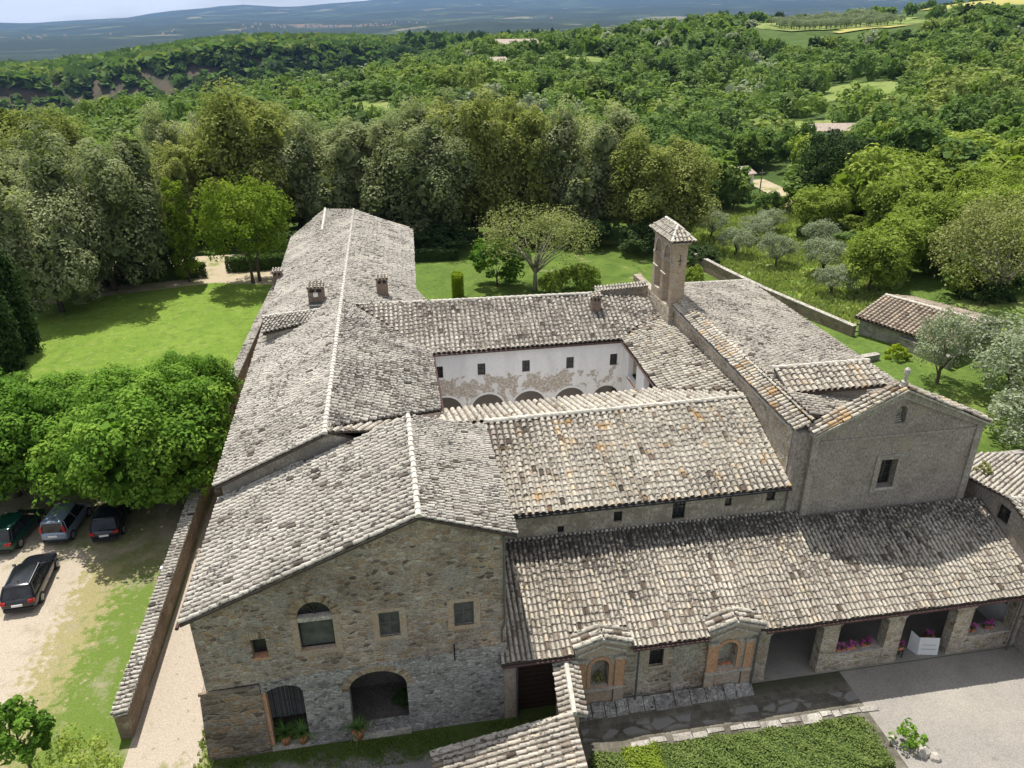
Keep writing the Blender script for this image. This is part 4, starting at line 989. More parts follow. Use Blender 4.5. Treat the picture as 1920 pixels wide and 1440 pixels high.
for (xa, za, xb, zb) in ((18.95, 10.34, 23.31, 12.40), (28.30, 10.14, 23.31, 12.40)):
    tb.prism([(xa, YH - 0.32, za), (xb, YH - 0.32, zb), (xb, YH - 0.32, zb + 0.09), (xa, YH - 0.32, za + 0.09)], (0, 0.96, 0))
tb.build('coping_bed', M['trim'], rc, recalc=True)
mb = MB(); mb.tube([(23.31, YH + 0.1, 12.3), (23.31, YH + 0.1, 12.75), (23.31, YH + 0.1, 12.78), (23.31, YH + 0.1, 13.05), (23.31, YH + 0.1, 13.10), (23.31, YH + 0.1, 13.22), (23.31, YH + 0.1, 13.36), (23.31, YH + 0.1, 13.45)], [0.17, 0.16, 0.09, 0.075, 0.12, 0.145, 0.125, 0.04], 10)
mb.build('finial', M['trim'], church)
surround(church, M['church_trim'], fac_hole, rect(22.68, 24.14, 6.66, 8.84), 0.06, YH, 'window_surround')
wv = window(church, (0, YH, 0), XP, FRONT, 22.96, 23.86, 6.98, 8.58, 0.34, 0.05, (1, 2), M['glass'], M['frame_dark'])
block('sill', church, M['trim'], 22.9, YH - 0.12, 6.86, 23.92, YH + 0.33, 6.975)
block('niche_back', church, M['trim'], 23.1, YH + 0.38, 10.5, 23.8, YH + 0.42, 11.55)
mb = MB()
for k in range(3): mb.box(23.24, YH + 0.16 + 0.05 * k, 10.57 + 0.09 * k, 23.68, YH + 0.34, 10.63 + 0.09 * k)
mb.build('niche_figure', M['trim'], church)
# nave
block('left_wall', church, M['stone_ochre'], 18.42, YH + 0.63, 0, 18.95, 54.0, 10.45)
block('right_wall', church, M['stone_ochre'], 27.6, YH + 0.56, 0, 28.05, 54.0, 8.85)
block('rear_wall', church, M['stone_ochre'], 18.96, 53.5, 0, 27.59, 53.95, 9.0)
chz = lambda x: 11.15 - (x - 19.0) * 0.2285
roof(church, [[(19.05, YH + 0.56, chz(19.05)), (19.05, 49.0, chz(19.05)), (21.35, 50.4, chz(21.35)), (28.3, 54.9, chz(28.3)), (28.42, YH + 0.56, chz(28.42))]], M['tile_church'], 0.30, 0.40, 33, pan_tone=0.03,
     ridges=[[(19.2, 49.0, chz(19.2)), (21.35, 50.4, chz(21.35)), (28.2, 54.9, chz(28.2))]], rr=0.13)
# tile covered parapet along the cloister side
tb = MB()
lay_tiles(tb, [(18.95, YH + 0.1, 10.90), (18.95, 45.0, 11.28), (18.14, 45.0, 11.05), (18.18, YH + 0.1, 10.52)], 0.30, 0.42, 34, pan_tone=0.03)
pc = tb.build('parapet_coping', M['tile_edge'], church)
mb = MB(); mb.prism([(18.22, YH + 0.63, 10.46), (18.18, 45.0, 10.98), (19.02, 45.0, 11.18), (19.02, YH + 0.63, 10.82)], (0, 0, -0.12)); mb.build('coping_bed', M['trim'], pc, recalc=True)
mb = MB(); mb.prism([(18.36, YH + 0.63, 7.0), (18.36, YH + 0.63, 10.36), (18.34, 45.0, 10.86), (18.34, 45.0, 7.0)], (0.055, 0, 0)); mb.build('parapet', M['stone_ochre'], church, recalc=True)
tb = MB(); caps(tb, [(19.08, YH + 0.2, 10.98), (19.08, 36.0, 11.08)], 0.09, 0.5, 3, 0.10); tb.build('flashing', M['tile_edge'], pc)
tb = MB(); caps(tb, [(19.08, 36.0, 11.08), (19.08, 45.0, 11.2)], 0.12, 0.4, 4, 0.10); tb.build('flashing', M['tile_edge'], pc)
# stair dormer behind the facade
roof(church, [[(19.3, 33.3, 11.62), (24.6, 33.3, 11.62), (24.6, 31.45, 11.05), (19.25, 31.45, 11.05)]], M['tile_orange'], 0.34, 0.42, 35, ridges=[[(19.2, 33.35, 11.62), (24.7, 33.35, 11.62)]], edges=[[(24.55, 31.45, 11.06), (24.55, 33.3, 11.62)]], rr=0.13, name='dormer_roof')
wall('dormer_wall', church, M['old_plaster'], (0, 31.7, 0), XP, FRONT, 0.25, [(19.3, 10.6), (23.75, 9.6), (23.75, 11.0), (19.3, 11.0)])
block('dormer_side', church, M['old_plaster'], 23.55, 31.96, 9.7, 23.75, 33.2, 11.0)
block('dormer_rear', church, M['old_plaster'], 19.3, 33.0, 9.9, 23.54, 33.2, 11.4)

# ---- bell tower ------------------------------------------------------------------
tower = thing('bell_tower', 'slender brick bell tower with two open arches and a hipped tile cap', 'tower', (18.5, 46.8, 0))
TX0, TX1, TY0, TY1, TZ0, TZ1 = 17.95, 18.86, 45.0, 48.7, 9.4, 15.35
wall('tower_wall', tower, M['brick_tower'], (TX0, 0, 0), YP, LEFTN, TX1 - TX0, [(TY0, TZ0), (TY1, TZ0), (TY1, TZ1), (TY0, TZ1)],
     [arch(45.45, 46.62, 10.9, 14.2, 14.88), arch(47.08, 48.25, 11.5, 14.2, 14.88)])
block('tower_base', tower, M['stone_ochre'], TX0 - 0.02, TY0 - 0.02, 8.0, TX1 + 0.03, TY1 + 0.02, 10.85)
for (y0, y1) in ((45.45, 46.62), (47.08, 48.25)):
    w_ = wall('arch_moulding', tower, M['trim'], (TX0 - 0.05, 0, 0), YP, LEFTN, 0.10, arch(y0 - 0.17, y1 + 0.17, 13.9, 14.2, 15.06), [arch(y0, y1, 13.91, 14.2, 14.88)])
for y in (45.03, 46.85, 48.4):
    block('impost', tower, M['trim'], TX0 - 0.07, y - 0.05, 13.75, TX0 + 0.02, y + 0.25, 13.9)
block('cornice', tower, M['brick_tower'], TX0 - 0.10, TY0 - 0.10, 15.1, TX1 + 0.10, TY1 + 0.10, 15.22)
block('cornice', tower, M['trim'], TX0 - 0.17, TY0 - 0.17, 15.221, TX1 + 0.17, TY1 + 0.17, 15.36)
ex0, ex1, ey0, ey1, ez, rz_ = TX0 - 0.32, TX1 + 0.32, TY0 - 0.32, TY1 + 0.32, 15.38, 16.15
rA, rB = (18.4, 45.9, rz_), (18.4, 48.1, rz_)
roof(tower, [[(ex0, ey0, ez), (ex0, ey1, ez), rB, rA], [(ex1, ey0, ez), rA, rB, (ex1, ey1, ez)], [(ex0, ey0, ez), rA, (ex1, ey0, ez)], [(ex0, ey1, ez), (ex1, ey1, ez), rB]], M['tile_warm'], 0.24, 0.36, 41,
     ridges=[[rA, rB], [(ex0, ey0, ez), rA], [(ex1, ey0, ez), rA]], thick=0.05, rr=0.10)
mb = MB(); mb.box(18.39, TY0 - 0.03, 13.75, 18.42, TY0 - 0.001, 14.5); mb.box(18.28, TY0 - 0.035, 14.08, 18.53, TY0 - 0.002, 14.11); mb.build('iron_tie', M['iron'], tower)
mb = MB()
mb.tube([(17.75, 45.7, 13.0), (17.75, 46.6, 13.0)], 0.05, 6); mb.tube([(17.75, 47.2, 13.1), (17.75, 48.1, 13.1)], 0.05, 6)
mb.build('wooden_bar', M['trim'], tower)

# ---- portico along the front -------------------------------------------------------
port = thing('portico', 'long low portico with stone pillars under a cream tile lean-to roof', 'portico', (16, 26, 0))
pz = lambda y: 3.68 + (y - 23.5) * 0.434
gate_h = rect(4.10, 5.92, 0.02, 3.25)
win_h = rect(10.04, 10.70, 1.92, 2.90)
nh1, nh2 = arch(7.33, 8.16, 1.28, 2.42, 2.86), arch(13.26, 14.16, 1.31, 2.45, 2.88)
wall('front_wall', port, M['stone_port'], (0, YF, 0), XP, FRONT, 0.5, [(5.92, 0), (14.95, 0), (14.95, 3.62), (3.64, 3.62), (3.64, 3.25), (5.92, 3.25)], [win_h, nh1, nh2])
block('brick_pier', port, M['brick'], 3.50, YF - 0.06, 0, 4.10, YF + 0.45, 3.40)
g = block('gate', port, M['gate_wood'], 4.11, YF + 0.30, 0.03, 5.91, YF + 0.36, 3.24)
g['label'] = 'tall dark brown plank gate'
mb = MB()
for k in range(11): mb.box(4.12, YF + 0.285, 0.2 + k * 0.27, 5.90, YF + 0.299, 0.225 + k * 0.27)
mb.build('gate_batten', plain('gate_batten_wood', (0.07, 0.045, 0.035), 0.6, var=0.3), g)
block('lintel', port, M['frame_dark'], 15.76, YF + 0.05, 3.14, 28.9, YF + 0.45, 3.56)
for (a, b) in ((14.96, 15.76), (18.40, 19.22), (21.70, 22.52), (25.25, 26.12), (28.50, 28.95)):
    c1 = 0.28 if a > 15 else 0.0
    c2 = 0.28 if a < 28 else 0.0
    wall('pillar', port, M['stone_ochre'], (0, YF - 0.004, 0), XP, FRONT, 0.52, [(a - 0.03, 0), (b + 0.03, 0), (b + 0.03, 0.35), (b, 0.38), (b, 2.75), (b + c2, 3.135), (a - c1, 3.135), (a, 2.75), (a, 0.38), (a - 0.03, 0.35)])
for (a, b) in ((19.23, 21.69), (26.13, 28.49)):
    s = block('sill_wall', port, M['stone_ochre'], a + 0.003, YF + 0.02, 0.05, b - 0.003, YF + 0.6, 0.98)
    block('sill_slab', port, M['trim'], a + 0.003, YF + 0.0, 0.981, b - 0.003, YF + 0.7, 1.05)
wt = window(port, (0, YF, 0), XP, FRONT, 10.04, 10.70, 1.92, 2.90, 0.12, 0.03, (4, 5), M['glass'], M['iron'], label='small barred square window')
surround(port, M['brick'], win_h, rect(9.80, 10.94, 1.78, 3.16), 0.01)
wall('patched_panel', port, M['old_plaster'], (0, YF - 0.015, 0), XP, FRONT, 0.014, [(11.15, 0.45), (11.75, 0.45), (11.75, 1.4), (12.35, 1.5), (12.4, 3.0), (11.15, 2.9)])
block('patched_stone', port, M['trim'], 11.2, YF - 0.10, 0.05, 11.75, YF - 0.016, 0.62)
def niche(x0, x1, hole, zb):
    """brick aedicule: pilasters, arch, apron panel, pediment"""
    xm = (x0 + x1) / 2
    nt = wall('niche', port, M['trim'], (0, YF - 0.10, 0), XP, FRONT, 0.099, rect(x0 + 0.06, x1 - 0.06, 0.02, 3.25), [hole])
    for a, b in ((x0, x0 + 0.42), (x1 - 0.42, x1)):
        block('niche_pilaster', nt, M['brick_red'], a, YF - 0.20, 1.24, b, YF - 0.101, 2.86)
        block('niche_capital', nt, M['trim'], a - 0.05, YF - 0.25, 2.861, b + 0.05, YF - 0.102, 3.0)
        block('niche_pedestal', nt, M['brick'], a - 0.02, YF - 0.22, 0.02, b + 0.02, YF - 0.101, 1.12)
    block('niche_sill', nt, M['trim'], x0 - 0.04, YF - 0.26, 1.121, x1 + 0.04, YF - 0.103, 1.238)
    wall('niche_panel', nt, M['brick'], (0, YF - 0.16, 0), XP, FRONT, 0.06, rect(x0 + 0.50, x1 - 0.50, 0.22, 1.02))
    wall('niche_arch', nt, M['brick_red'], (0, YF - 0.15, 0), XP, FRONT, 0.05, arch(hole[0][0] - 0.16, hole[1][0] + 0.16, 1.24, hole[2][1], hole[8][1] + 0.16), [arch(hole[0][0], hole[1][0], 1.245, hole[2][1], hole[8][1])])
    block('niche_recess', nt, M['trim'], hole[0][0] - 0.05, YF + 0.45, 1.2, hole[1][0] + 0.05, YF + 0.49, 3.0)
    block('niche_shelf', nt, M['trim'], hole[0][0], YF + 0.0, 1.20, hole[1][0], YF + 0.44, 1.279)
    mb = MB(); mb.prism([(x0 - 0.10, YF - 0.28, 3.26), (x1 + 0.10, YF - 0.28, 3.26), (x1 + 0.10, YF - 0.28, 3.72), (xm, YF - 0.28, 4.14), (x0 - 0.10, YF - 0.28, 3.72)], (0, 0.75, 0))
    pd = mb.build('pediment', M['brick'], nt, recalc=True)
    mb = MB()
    for s in (-1, 1):
        xe = x0 - 0.16 if s < 0 else x1 + 0.16
        mb.prism([(xe, YF - 0.42, 3.70), (xm, YF - 0.42, 4.14), (xm, YF - 0.42, 4.28), (xe, YF - 0.42, 3.84)], (0, 0.95, 0))
        mb.prism([(xe + (-s) * 0.15, YF - 0.36, 3.34), (xm, YF - 0.36, 3.80), (xm, YF - 0.36, 3.90), (xe + (-s) * 0.15, YF - 0.36, 3.46)], (0, 0.079, 0))
    mb.build('pediment_coping', M['trim'], nt, recalc=True)
    tb = MB()
    for xe in (x0 - 0.2, x1 + 0.2):
        lay_tiles(tb, [(xe, YF - 0.46, 3.85), (xe, YF + 0.55, 3.85), (xm, YF + 0.55, 4.30), (xm, YF - 0.46, 4.30)], 0.30, 0.4, 5)
    tb.build('pediment_tiles', M['tile_warm'], nt)
niche(6.66, 8.84, nh1, 0)
niche(12.72, 14.93, nh2, 0)
mb = MB(); rnd = random.Random(14)
x = 6.3
while x < 14.9:
    w_ = rnd.uniform(0.45, 0.95); h_ = rnd.uniform(0.36, 0.50)
    mb.prism([(x, YF - 0.23, 0.0), (x, YF - 0.72 - rnd.uniform(0, 0.12), 0.0), (x, YF - 0.66, 0.06), (x, YF - 0.23, h_ * 0.9)], (w_ - 0.04, 0, 0), rnd.random())
    x += w_
mb.build('plinth_slabs', M['stone_lower'], port, recalc=True)
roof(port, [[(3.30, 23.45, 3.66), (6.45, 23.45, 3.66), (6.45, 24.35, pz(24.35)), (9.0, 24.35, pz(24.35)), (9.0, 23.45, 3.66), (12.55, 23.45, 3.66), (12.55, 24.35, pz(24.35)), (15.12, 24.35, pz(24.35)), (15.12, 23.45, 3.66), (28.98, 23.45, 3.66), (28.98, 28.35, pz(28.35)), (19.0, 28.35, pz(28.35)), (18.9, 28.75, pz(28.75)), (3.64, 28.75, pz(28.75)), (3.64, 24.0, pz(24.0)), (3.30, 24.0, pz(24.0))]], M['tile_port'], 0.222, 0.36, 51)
for ga, gb in ((9.05, 12.5), (15.2, 28.95), (3.35, 6.4)):
    mb = MB(); mb.tube([(ga, 23.37, 3.555), (gb, 23.37, 3.555)], 0.055, 8); mb.build('gutter', M['gutter'], port)
for xx in (4.02, 9.42, 14.98, 28.35):
    mb = MB(); mb.tube([(xx, 23.42, 3.5), (xx, 23.62, 3.3), (xx, 23.62, 0.1)], 0.05, 8); mb.build('downpipe', M['pipe'], port)
tb = MB(); caps(tb, [(3.62, 28.72, 5.94), (18.3, 28.72, 5.94)], 0.08, 0.5, 9, 0.05); tb.build('flashing', M['mortar'], port)

# ---- annex at the right edge ------------------------------------------------------
annex = thing('annex', 'low stone annex at the right end of the portico with a small dark window', 'building', (31, 27, 0))
wall('side_wall', annex, M['church_render'], (29.0, 0, 0), YP, LEFTN, 0.45, [(22.2, 0), (29.6, 0), (29.6, 6.42), (26.6, 6.84), (22.2, 5.1)], [rect(26.35, 27.15, 5.4, 6.3), rect(24.9, 26.0, 1.7, 2.95)])
window(annex, (29.0, 0, 0), YP, LEFTN, 26.35, 27.15, 5.4, 6.3, 0.15, 0.06, (1, 0), M['glass'], M['frame_dark'])
window(annex, (29.0, 0, 0), YP, LEFTN, 24.9, 26.0, 1.7, 2.95, 0.15, 0.06, (0, 0), M['glass'], M['frame_dark'])
wall('inner_whitewash', annex, M['white'], (28.96, 0, 0), YP, LEFTN, 0.03, rect(24.45, 28.4, 0.07, 3.4), [rect(24.9, 26.0, 1.7, 2.95)])
block('front_wall', annex, M['church_render'], 29.46, 22.2, 0, 36, 22.6, 5.0)
block('far_wall', annex, M['stone_grey'], 29.2, 33.0, 0, 36, 33.4, 5.0)
roof(annex, [[(28.55, 29.9, 6.50), (28.8, 26.55, 6.95), (37.0, 26.55, 5.4), (37.0, 33.6, 4.5), (31.6, 32.6, 5.65), (28.6, 30.6, 6.40)]], M['tile_warm'], 0.24, 0.38, 55)
roof(annex, [[(28.8, 26.5, 6.95), (37.0, 26.5, 5.40), (37.0, 22.0, 3.9), (28.8, 22.0, 5.25)]], M['tile_warm'], 0.24, 0.38, 56, ridges=[[(28.8, 26.52, 6.95), (37, 26.52, 5.4)]])

# ---- gatehouse and its tile-capped wall at the bottom -----------------------------
gh = thing('gatehouse', 'small gatehouse roof of big cream tiles at the bottom edge', 'building', (3, 18, 0))
roof(gh, [[(5.78, 20.75, 3.35), (0.15, 20.9, 2.15), (0.15, 10.0, 2.15), (5.62, 10.0, 3.35)]], M['tile_warm'], 0.255, 0.42, 61, edges=[])
block('rear_wall', gh, M['old_plaster'], 0.5, 20.4, 0, 5.5, 20.7, 2.1)
block('side_wall', gh, M['stone_ochre'], 5.2, 10.0, 0, 5.51, 20.39, 3.12)
block('left_wall', gh, M['stone_ochre'], 0.5, 10.0, 0, 0.8, 20.39, 2.1)
wall('rear_gable', gh, M['old_plaster'], (0, 20.41, 0), XP, FRONT, 0.2, [(0.8, 2.05), (5.19, 2.05), (5.19, 3.08), (0.8, 2.15)])
tb = MB(); caps(tb, [(5.78, 20.76, 3.36), (0.15, 20.91, 2.16)], 0.10, 0.42, 62, 0.07); tb.build('verge_tile', M['tile_warm'], gh)
cw = thing('coping_wall', 'short wall topped by a double row of cream tiles from portico to gatehouse', 'wall', (6, 22.5, 0))
mb = MB(); mb.prism([(5.60, 20.8, 0), (6.04, 20.8, 0), (6.26, 23.85, 0), (5.82, 23.85, 0)], (0, 0, 3.02)); mb.build('wall', M['brick'], cw, recalc=True)
tb = MB()
lay_tiles(tb, [(5.83, 20.8, 3.30), (6.16, 23.9, 3.30), (5.62, 23.9, 3.06), (5.27, 20.8, 3.06)], 0.26, 0.34, 63)
lay_tiles(tb, [(5.83, 20.8, 3.30), (6.16, 23.9, 3.30), (6.66, 23.9, 3.06), (6.33, 20.8, 3.06)], 0.26, 0.34, 64)
cp_ = tb.build('coping', M['tile_warm'], cw)
tb = MB(); tb.tube([(5.83, 20.75, 3.36), (6.16, 23.95, 3.36)], 0.11, 8); tb.build('ridge_mortar', M['mortar'], cp_)
mb = MB(); mb.prism([(5.33, 20.82, 3.03), (6.30, 20.82, 3.03), (5.83, 20.82, 3.27)], (0.30, 3.05, 0)); mb.build('coping_bed', M['trim'], cp_, recalc=True)

# ------------------------------------------------------------------ garden walls
def wall_run(name, label, pts, h0, z0, t, mat, cop=True, capmat=None, cap_sp=0.27, flat=False):
    """free-standing wall along a polyline (x, y), with tile or slab coping"""
    th = thing(name, label, 'wall', (pts[0][0], pts[0][1], z0))
    mb = MB(); cb = MB(); db = MB()
    for a, b in zip(pts[:-1], pts[1:]):
        a, b = Vector((*a, 0)), Vector((*b, 0)); d = (b - a).normalized(); n_ = Vector((-d.y, d.x, 0))
        mb.prism([a + n_ * t / 2 + Vector((0, 0, z0 - 0.3)), b + n_ * t / 2 + Vector((0, 0, z0 - 0.3)), b - n_ * t / 2 + Vector((0, 0, z0 - 0.3)), a - n_ * t / 2 + Vector((0, 0, z0 - 0.3))], (0, 0, h0 + 0.3))
        zt = z0 + h0
        if flat:
            cb.prism([a + n_ * (t / 2 + 0.05) + Vector((0, 0, zt)), b + n_ * (t / 2 + 0.05) + Vector((0, 0, zt)), b - n_ * (t / 2 + 0.05) + Vector((0, 0, zt)), a - n_ * (t / 2 + 0.05) + Vector((0, 0, zt))], (0, 0, 0.10))
        else:
            up = Vector((0, 0, 1))
            lay_tiles(cb, [a - n_ * (t / 2 + 0.10) + up * (zt + 0.20), b - n_ * (t / 2 + 0.10) + up * (zt + 0.20), b + n_ * (t / 2 + 0.12) + up * (zt + 0.06), a + n_ * (t / 2 + 0.12) + up * (zt + 0.06)], cap_sp, 0.40, int(abs(a.x * 7 + a.y)))
            db.prism([a - n_ * (t / 2 + 0.05) + up * (zt + 0.16), b - n_ * (t / 2 + 0.05) + up * (zt + 0.16), b + n_ * (t / 2 + 0.05) + up * (zt + 0.05), a + n_ * (t / 2 + 0.05) + up * (zt + 0.05)], (0, 0, -0.06))
    mb.build('wall', mat, th, recalc=True)
    c = cb.build('coping', capmat or M['tile_grey'], th)
    if db.f: db.build('coping_bed', M['trim'], c, recalc=True)
    return th
wall_run('garden_wall', 'long brown garden wall with tiled coping between the gravel strip and the car park', [(-12.82, 25.6), (-13.02, 38.0), (-13.2, 55.6)], 1.32, 0, 0.52, M['stone_brown'])
wall_run('lawn_wall', 'brown retaining wall with tiled coping along the mown lawn', [(-13.15, 56.4), (-12.75, 70.5), (-12.3, 82)], 2.2, 0, 0.6, M['stone_brown'])
wall_run('lawn_wall', 'low pale retaining wall along the near end of the mown lawn', [(-30, 58.3), (-13.5, 56.2)], 1.35, 0, 0.6, M['stone_brown'])
wall_run('field_wall', 'grey stone field wall with slab coping running behind the church', [(37.9, 89), (39.1, 80.5), (40.4, 73.5), (43.4, 61.6)], 1.5, 0, 0.45, M['stone_brown'], flat=True)  # darker stone colour carries the shade on the near face
wall_run('field_wall', 'short grey stone wall in front of the tiled shed', [(46.0, 58.2), (47.2, 53.0)], 1.6, 0, 0.5, M['stone_grey'], flat=True)
wall_run('field_wall', 'stub of grey wall with a white slab beside the church eave', [(40.5, 56.0), (42.6, 56.4)], 0.9, 0, 0.5, M['stone_grey'], flat=True)

# tiled shed behind the olive trees
shed = thing('shed', 'low stone shed with a ribbed gabled tile roof among the trees behind the church', 'shed', (48.5, 60, 0))
S0, S1, S2, S3 = (43.6, 62.3, 2.2), (47.6, 53.6, 2.2), (47.9, 64.2, 3.5), (52.2, 55.6, 3.5)
roof(shed, [[S2, S0, S1, S3]], M['tile_brown'], 0.42, 0.42, 71, ridges=[[S2, S3]], rr=0.17)
roof(shed, [[S2, S3, (57.0, 57.8, 2.3), (52.4, 66.2, 2.3)]], M['tile_brown'], 0.3, 0.42, 72)
mb = MB(); mb.prism([(44.2, 62.1, 0), (47.8, 54.3, 0), (56.3, 58.2, 0), (52.2, 65.6, 0)], (0, 0, 2.0)); mb.build('wall', M['stone_grey'], shed, recalc=True)

# ------------------------------------------------------------------ vegetation
def leaves_arrays(rng, centers, radii, counts, size, flat=0.0, out_bias=0.55, up=0.25, aspect=0.62, shell=0.55):
    """leaf quads on the shells of many small clumps"""
    k = np.repeat(np.arange(len(centers)), counts)
    n = len(k)
    dv = rng.normal(size=(n, 3)); dv[:, 2] += up * 0.6
    dv /= np.linalg.norm(dv, axis=1)[:, None]
    rr = radii[k] * (shell + (1.05 - shell) * rng.random((n, 1)) ** 0.6)
    pos = centers[k] + dv * rr
    nm = dv * out_bias + rng.normal(size=(n, 3)) * (1 - out_bias) * 0.75
    nm[:, 2] += up
    nm /= np.linalg.norm(nm, axis=1)[:, None]
    a = np.cross(nm, rng.normal(size=(n, 3))); a /= np.linalg.norm(a, axis=1)[:, None]
    b = np.cross(nm, a)
    s = size * (0.65 + 0.7 * rng.random((n, 1)))
    V = np.stack([pos - a * s * 0.5, pos + b * s * 0.5 * aspect + nm * s * 0.08, pos + a * s * 0.5, pos - b * s * 0.5 * aspect + nm * s * 0.08], 1).reshape(-1, 3)
    F = np.arange(n * 4).reshape(n, 4)
    tone = np.clip(rng.random(n) * 0.22 + (rng.random(len(centers))[k]) * 0.78, 0, 1)
    return V, F, tone

def crown_arrays(seed, blobs, puffs, leaves, size, puff_r=0.34, hollow=True, up=0.3, stretch=1.0, out_bias=0.55, lower=-0.45, shell=0.55, fill=0):
    """blobs: (x, y, z, rx, ry, rz) lobes; each carries clumps, each clump carries leaves"""
    rng = np.random.default_rng(seed)
    C, Rr = [], []
    B = np.array(blobs, dtype=float)
    w = B[:, 3] * B[:, 4]; w = w / w.sum()
    for bi, b in enumerate(B):
        m = max(3, int(round(puffs * w[bi])))
        d = rng.normal(size=(m * 3, 3)); d /= np.linalg.norm(d, axis=1)[:, None]
        d = d[d[:, 2] > lower][:m]
        sc = (0.68 + 0.34 * rng.random((len(d), 1)))
        c = b[:3] + d * b[3:6] * sc
        keep = np.ones(len(c), bool)
        if hollow:
            for bj, q in enumerate(B):
                if bj == bi: continue
                inside = (((c - q[:3]) / (q[3:6] * 0.62)) ** 2).sum(1) < 1
                keep &= ~inside
        c = c[keep]
        if len(c) == 0: continue
        pr = puff_r * b[3:6].mean() * (0.65 + 0.7 * rng.random(len(c)))
        C.append(c); Rr.append(np.stack([pr, pr, pr * stretch], 1))
    C = np.concatenate(C); Rr = np.concatenate(Rr)
    per = np.maximum(3, (leaves / len(C) * (0.7 + 0.6 * rng.random(len(C))))).astype(int)
    V, F, T = leaves_arrays(rng, C, Rr, per, size, up=up, out_bias=out_bias, shell=shell)
    if fill:      # filler leaves close the crown, toned darker like its shaded depths
        fb = rng.integers(0, len(B), fill)
        d = rng.normal(size=(fill, 3)); d /= np.linalg.norm(d, axis=1)[:, None]
        c = B[fb, :3] + d * B[fb, 3:6] * (0.75 * rng.random((fill, 1)) ** 0.4)
        V2, F2, T2 = leaves_arrays(rng, c, np.full((fill, 3), size * 0.8), np.ones(fill, int), size * 3.4, up=0.1, out_bias=0.3, aspect=0.8)
        F = np.concatenate([F, F2 + len(V)]); V = np.concatenate([V, V2]); T = np.concatenate([T, T2 * 0.5])
    return V, F, T

def lobes(seed, n, r, h0, h1, rl=(0.45, 0.65), top=1.0):
    """n lobes filling an egg between heights h0 and h1"""
    rnd = random.Random(seed); out = []
    zc, rz = (h0 + h1) / 2, (h1 - h0) / 2
    out.append((0, 0, zc, r * 0.72, r * 0.72, rz * 0.8))
    for k in range(n):
        a = k * 2.39996 + rnd.uniform(-0.4, 0.4)
        t = (k + 0.5) / n
        z = -0.75 + 1.5 * t
        ring = math.sqrt(max(0.05, 1 - z * z)) * 0.62 * rnd.uniform(0.8, 1.15)
        q = rnd.uniform(*rl) * r
        out.append((math.cos(a) * ring * r, math.sin(a) * ring * r, zc + z * rz * 0.75, q, q, q * rnd.uniform(0.8, 1.05) * top))
    return out

def trunk_mb(h, r, blobs, seed, lean=0.0, bend=0.3, limbs=6, split=0.45):
    rnd = random.Random(seed); mb = MB()
    pts, rs = [], []
    for k in range(7):
        t = k / 6
        pts.append((lean * t * h + rnd.uniform(-1, 1) * bend * 0.15 * t * h * 0.3, rnd.uniform(-1, 1) * bend * 0.1 * t * h * 0.3, t * h - (0.3 if k == 0 else 0)))
        rs.append(r * (1.25 if k == 0 else 1 - 0.62 * t))
    mb.tube(pts, rs, 8)
    bl = sorted(blobs[1:], key=lambda b: rnd.random())[:limbs]
    for b in bl:
        t0 = rnd.uniform(split, 0.8); s = Vector(pts[int(t0 * 6)])
        e = Vector(b[:3]); mid = s.lerp(e, 0.5) + Vector((rnd.uniform(-.3, .3), rnd.uniform(-.3, .3), rnd.uniform(0, .5)))
        mb.tube([s, s.lerp(mid, 0.5), mid, e], [r * 0.42, r * 0.34, r * 0.24, r * 0.08], 6)
    return mb

def make_tree(name, label, cat, group, seed, blobs, puffs, leaves, size, leaf, trunk_h, trunk_r, bark='bark', lean=0.0, limbs=6, cname='crown', **kw):
    t = thing(name, label, cat, (0, 0, 0), group)
    V, F, T = crown_arrays(seed, blobs, puffs, leaves, size, **kw)
    np_mesh(cname, V, F, M[leaf], t, T)
    tb = trunk_mb(trunk_h, trunk_r, blobs, seed, lean, limbs=limbs)
    tb.build('trunk', M[bark], t, smooth=True)
    return t

def put(o, x, y, z=None, rot=None, s=1.0, sz=None, label=None, group=None, rnd=random.Random(99)):
    o.location = (x, y, tz(x, y) if z is None else z)
    o.rotation_euler = (0, 0, rnd.uniform(0, 6.28) if rot is None else rot)
    o.scale = (s, s, sz if sz else s)
    if label: o['label'] = label
    if group: o['group'] = group
    return o

USED = set()
def place(proto, *a, **k):
    if proto in USED: o = copy_tree(proto)
    else: o = proto; USED.add(proto)
    if 'leaf' in k:
        k = dict(k); lf = k.pop('leaf')
    return put(o, *a, **k)

# big linden trees over the parked cars
LB = lobes(1, 17, 5.3, 0.7, 8.3, (0.30, 0.46))
lin = make_tree('linden_tree', 'bright green linden tree over the parked cars, nearest to the house', 'tree', 'lindens over the car park', 11, LB, 700, 44000, 0.235, 'leaf_linden', 5.5, 0.28, puff_r=0.31, up=0.42, out_bias=0.78, shell=0.7, fill=1500)
place(lin, -16.1, 44.3, 0, 0.4, 1.03)
LB2 = lobes(2, 17, 5.4, 0.9, 8.3, (0.30, 0.46))
lin2 = make_tree('linden_tree', 'broad green linden tree over the green car at the left edge', 'tree', 'lindens over the car park', 12, LB2, 700, 44000, 0.235, 'leaf_linden', 5.5, 0.28, puff_r=0.31, up=0.42, out_bias=0.78, shell=0.7, fill=1500)
place(lin2, -25.4, 46.8, 0, 1.4, 0.95, 0.95)
place(lin, -20.8, 50.5, 0, 2.5, 0.80, 0.80, label='green linden tree in the middle of the clump, behind the blue car')
place(lin2, -14.9, 51.0, 0, 3.6, 0.62, 0.88, label='green linden tree with a raised tip in front of the lawn wall')
place(lin, -29.5, 50.5, 0, 4.9, 0.80, 0.78, label='green linden tree cut by the left edge, behind the broad one')

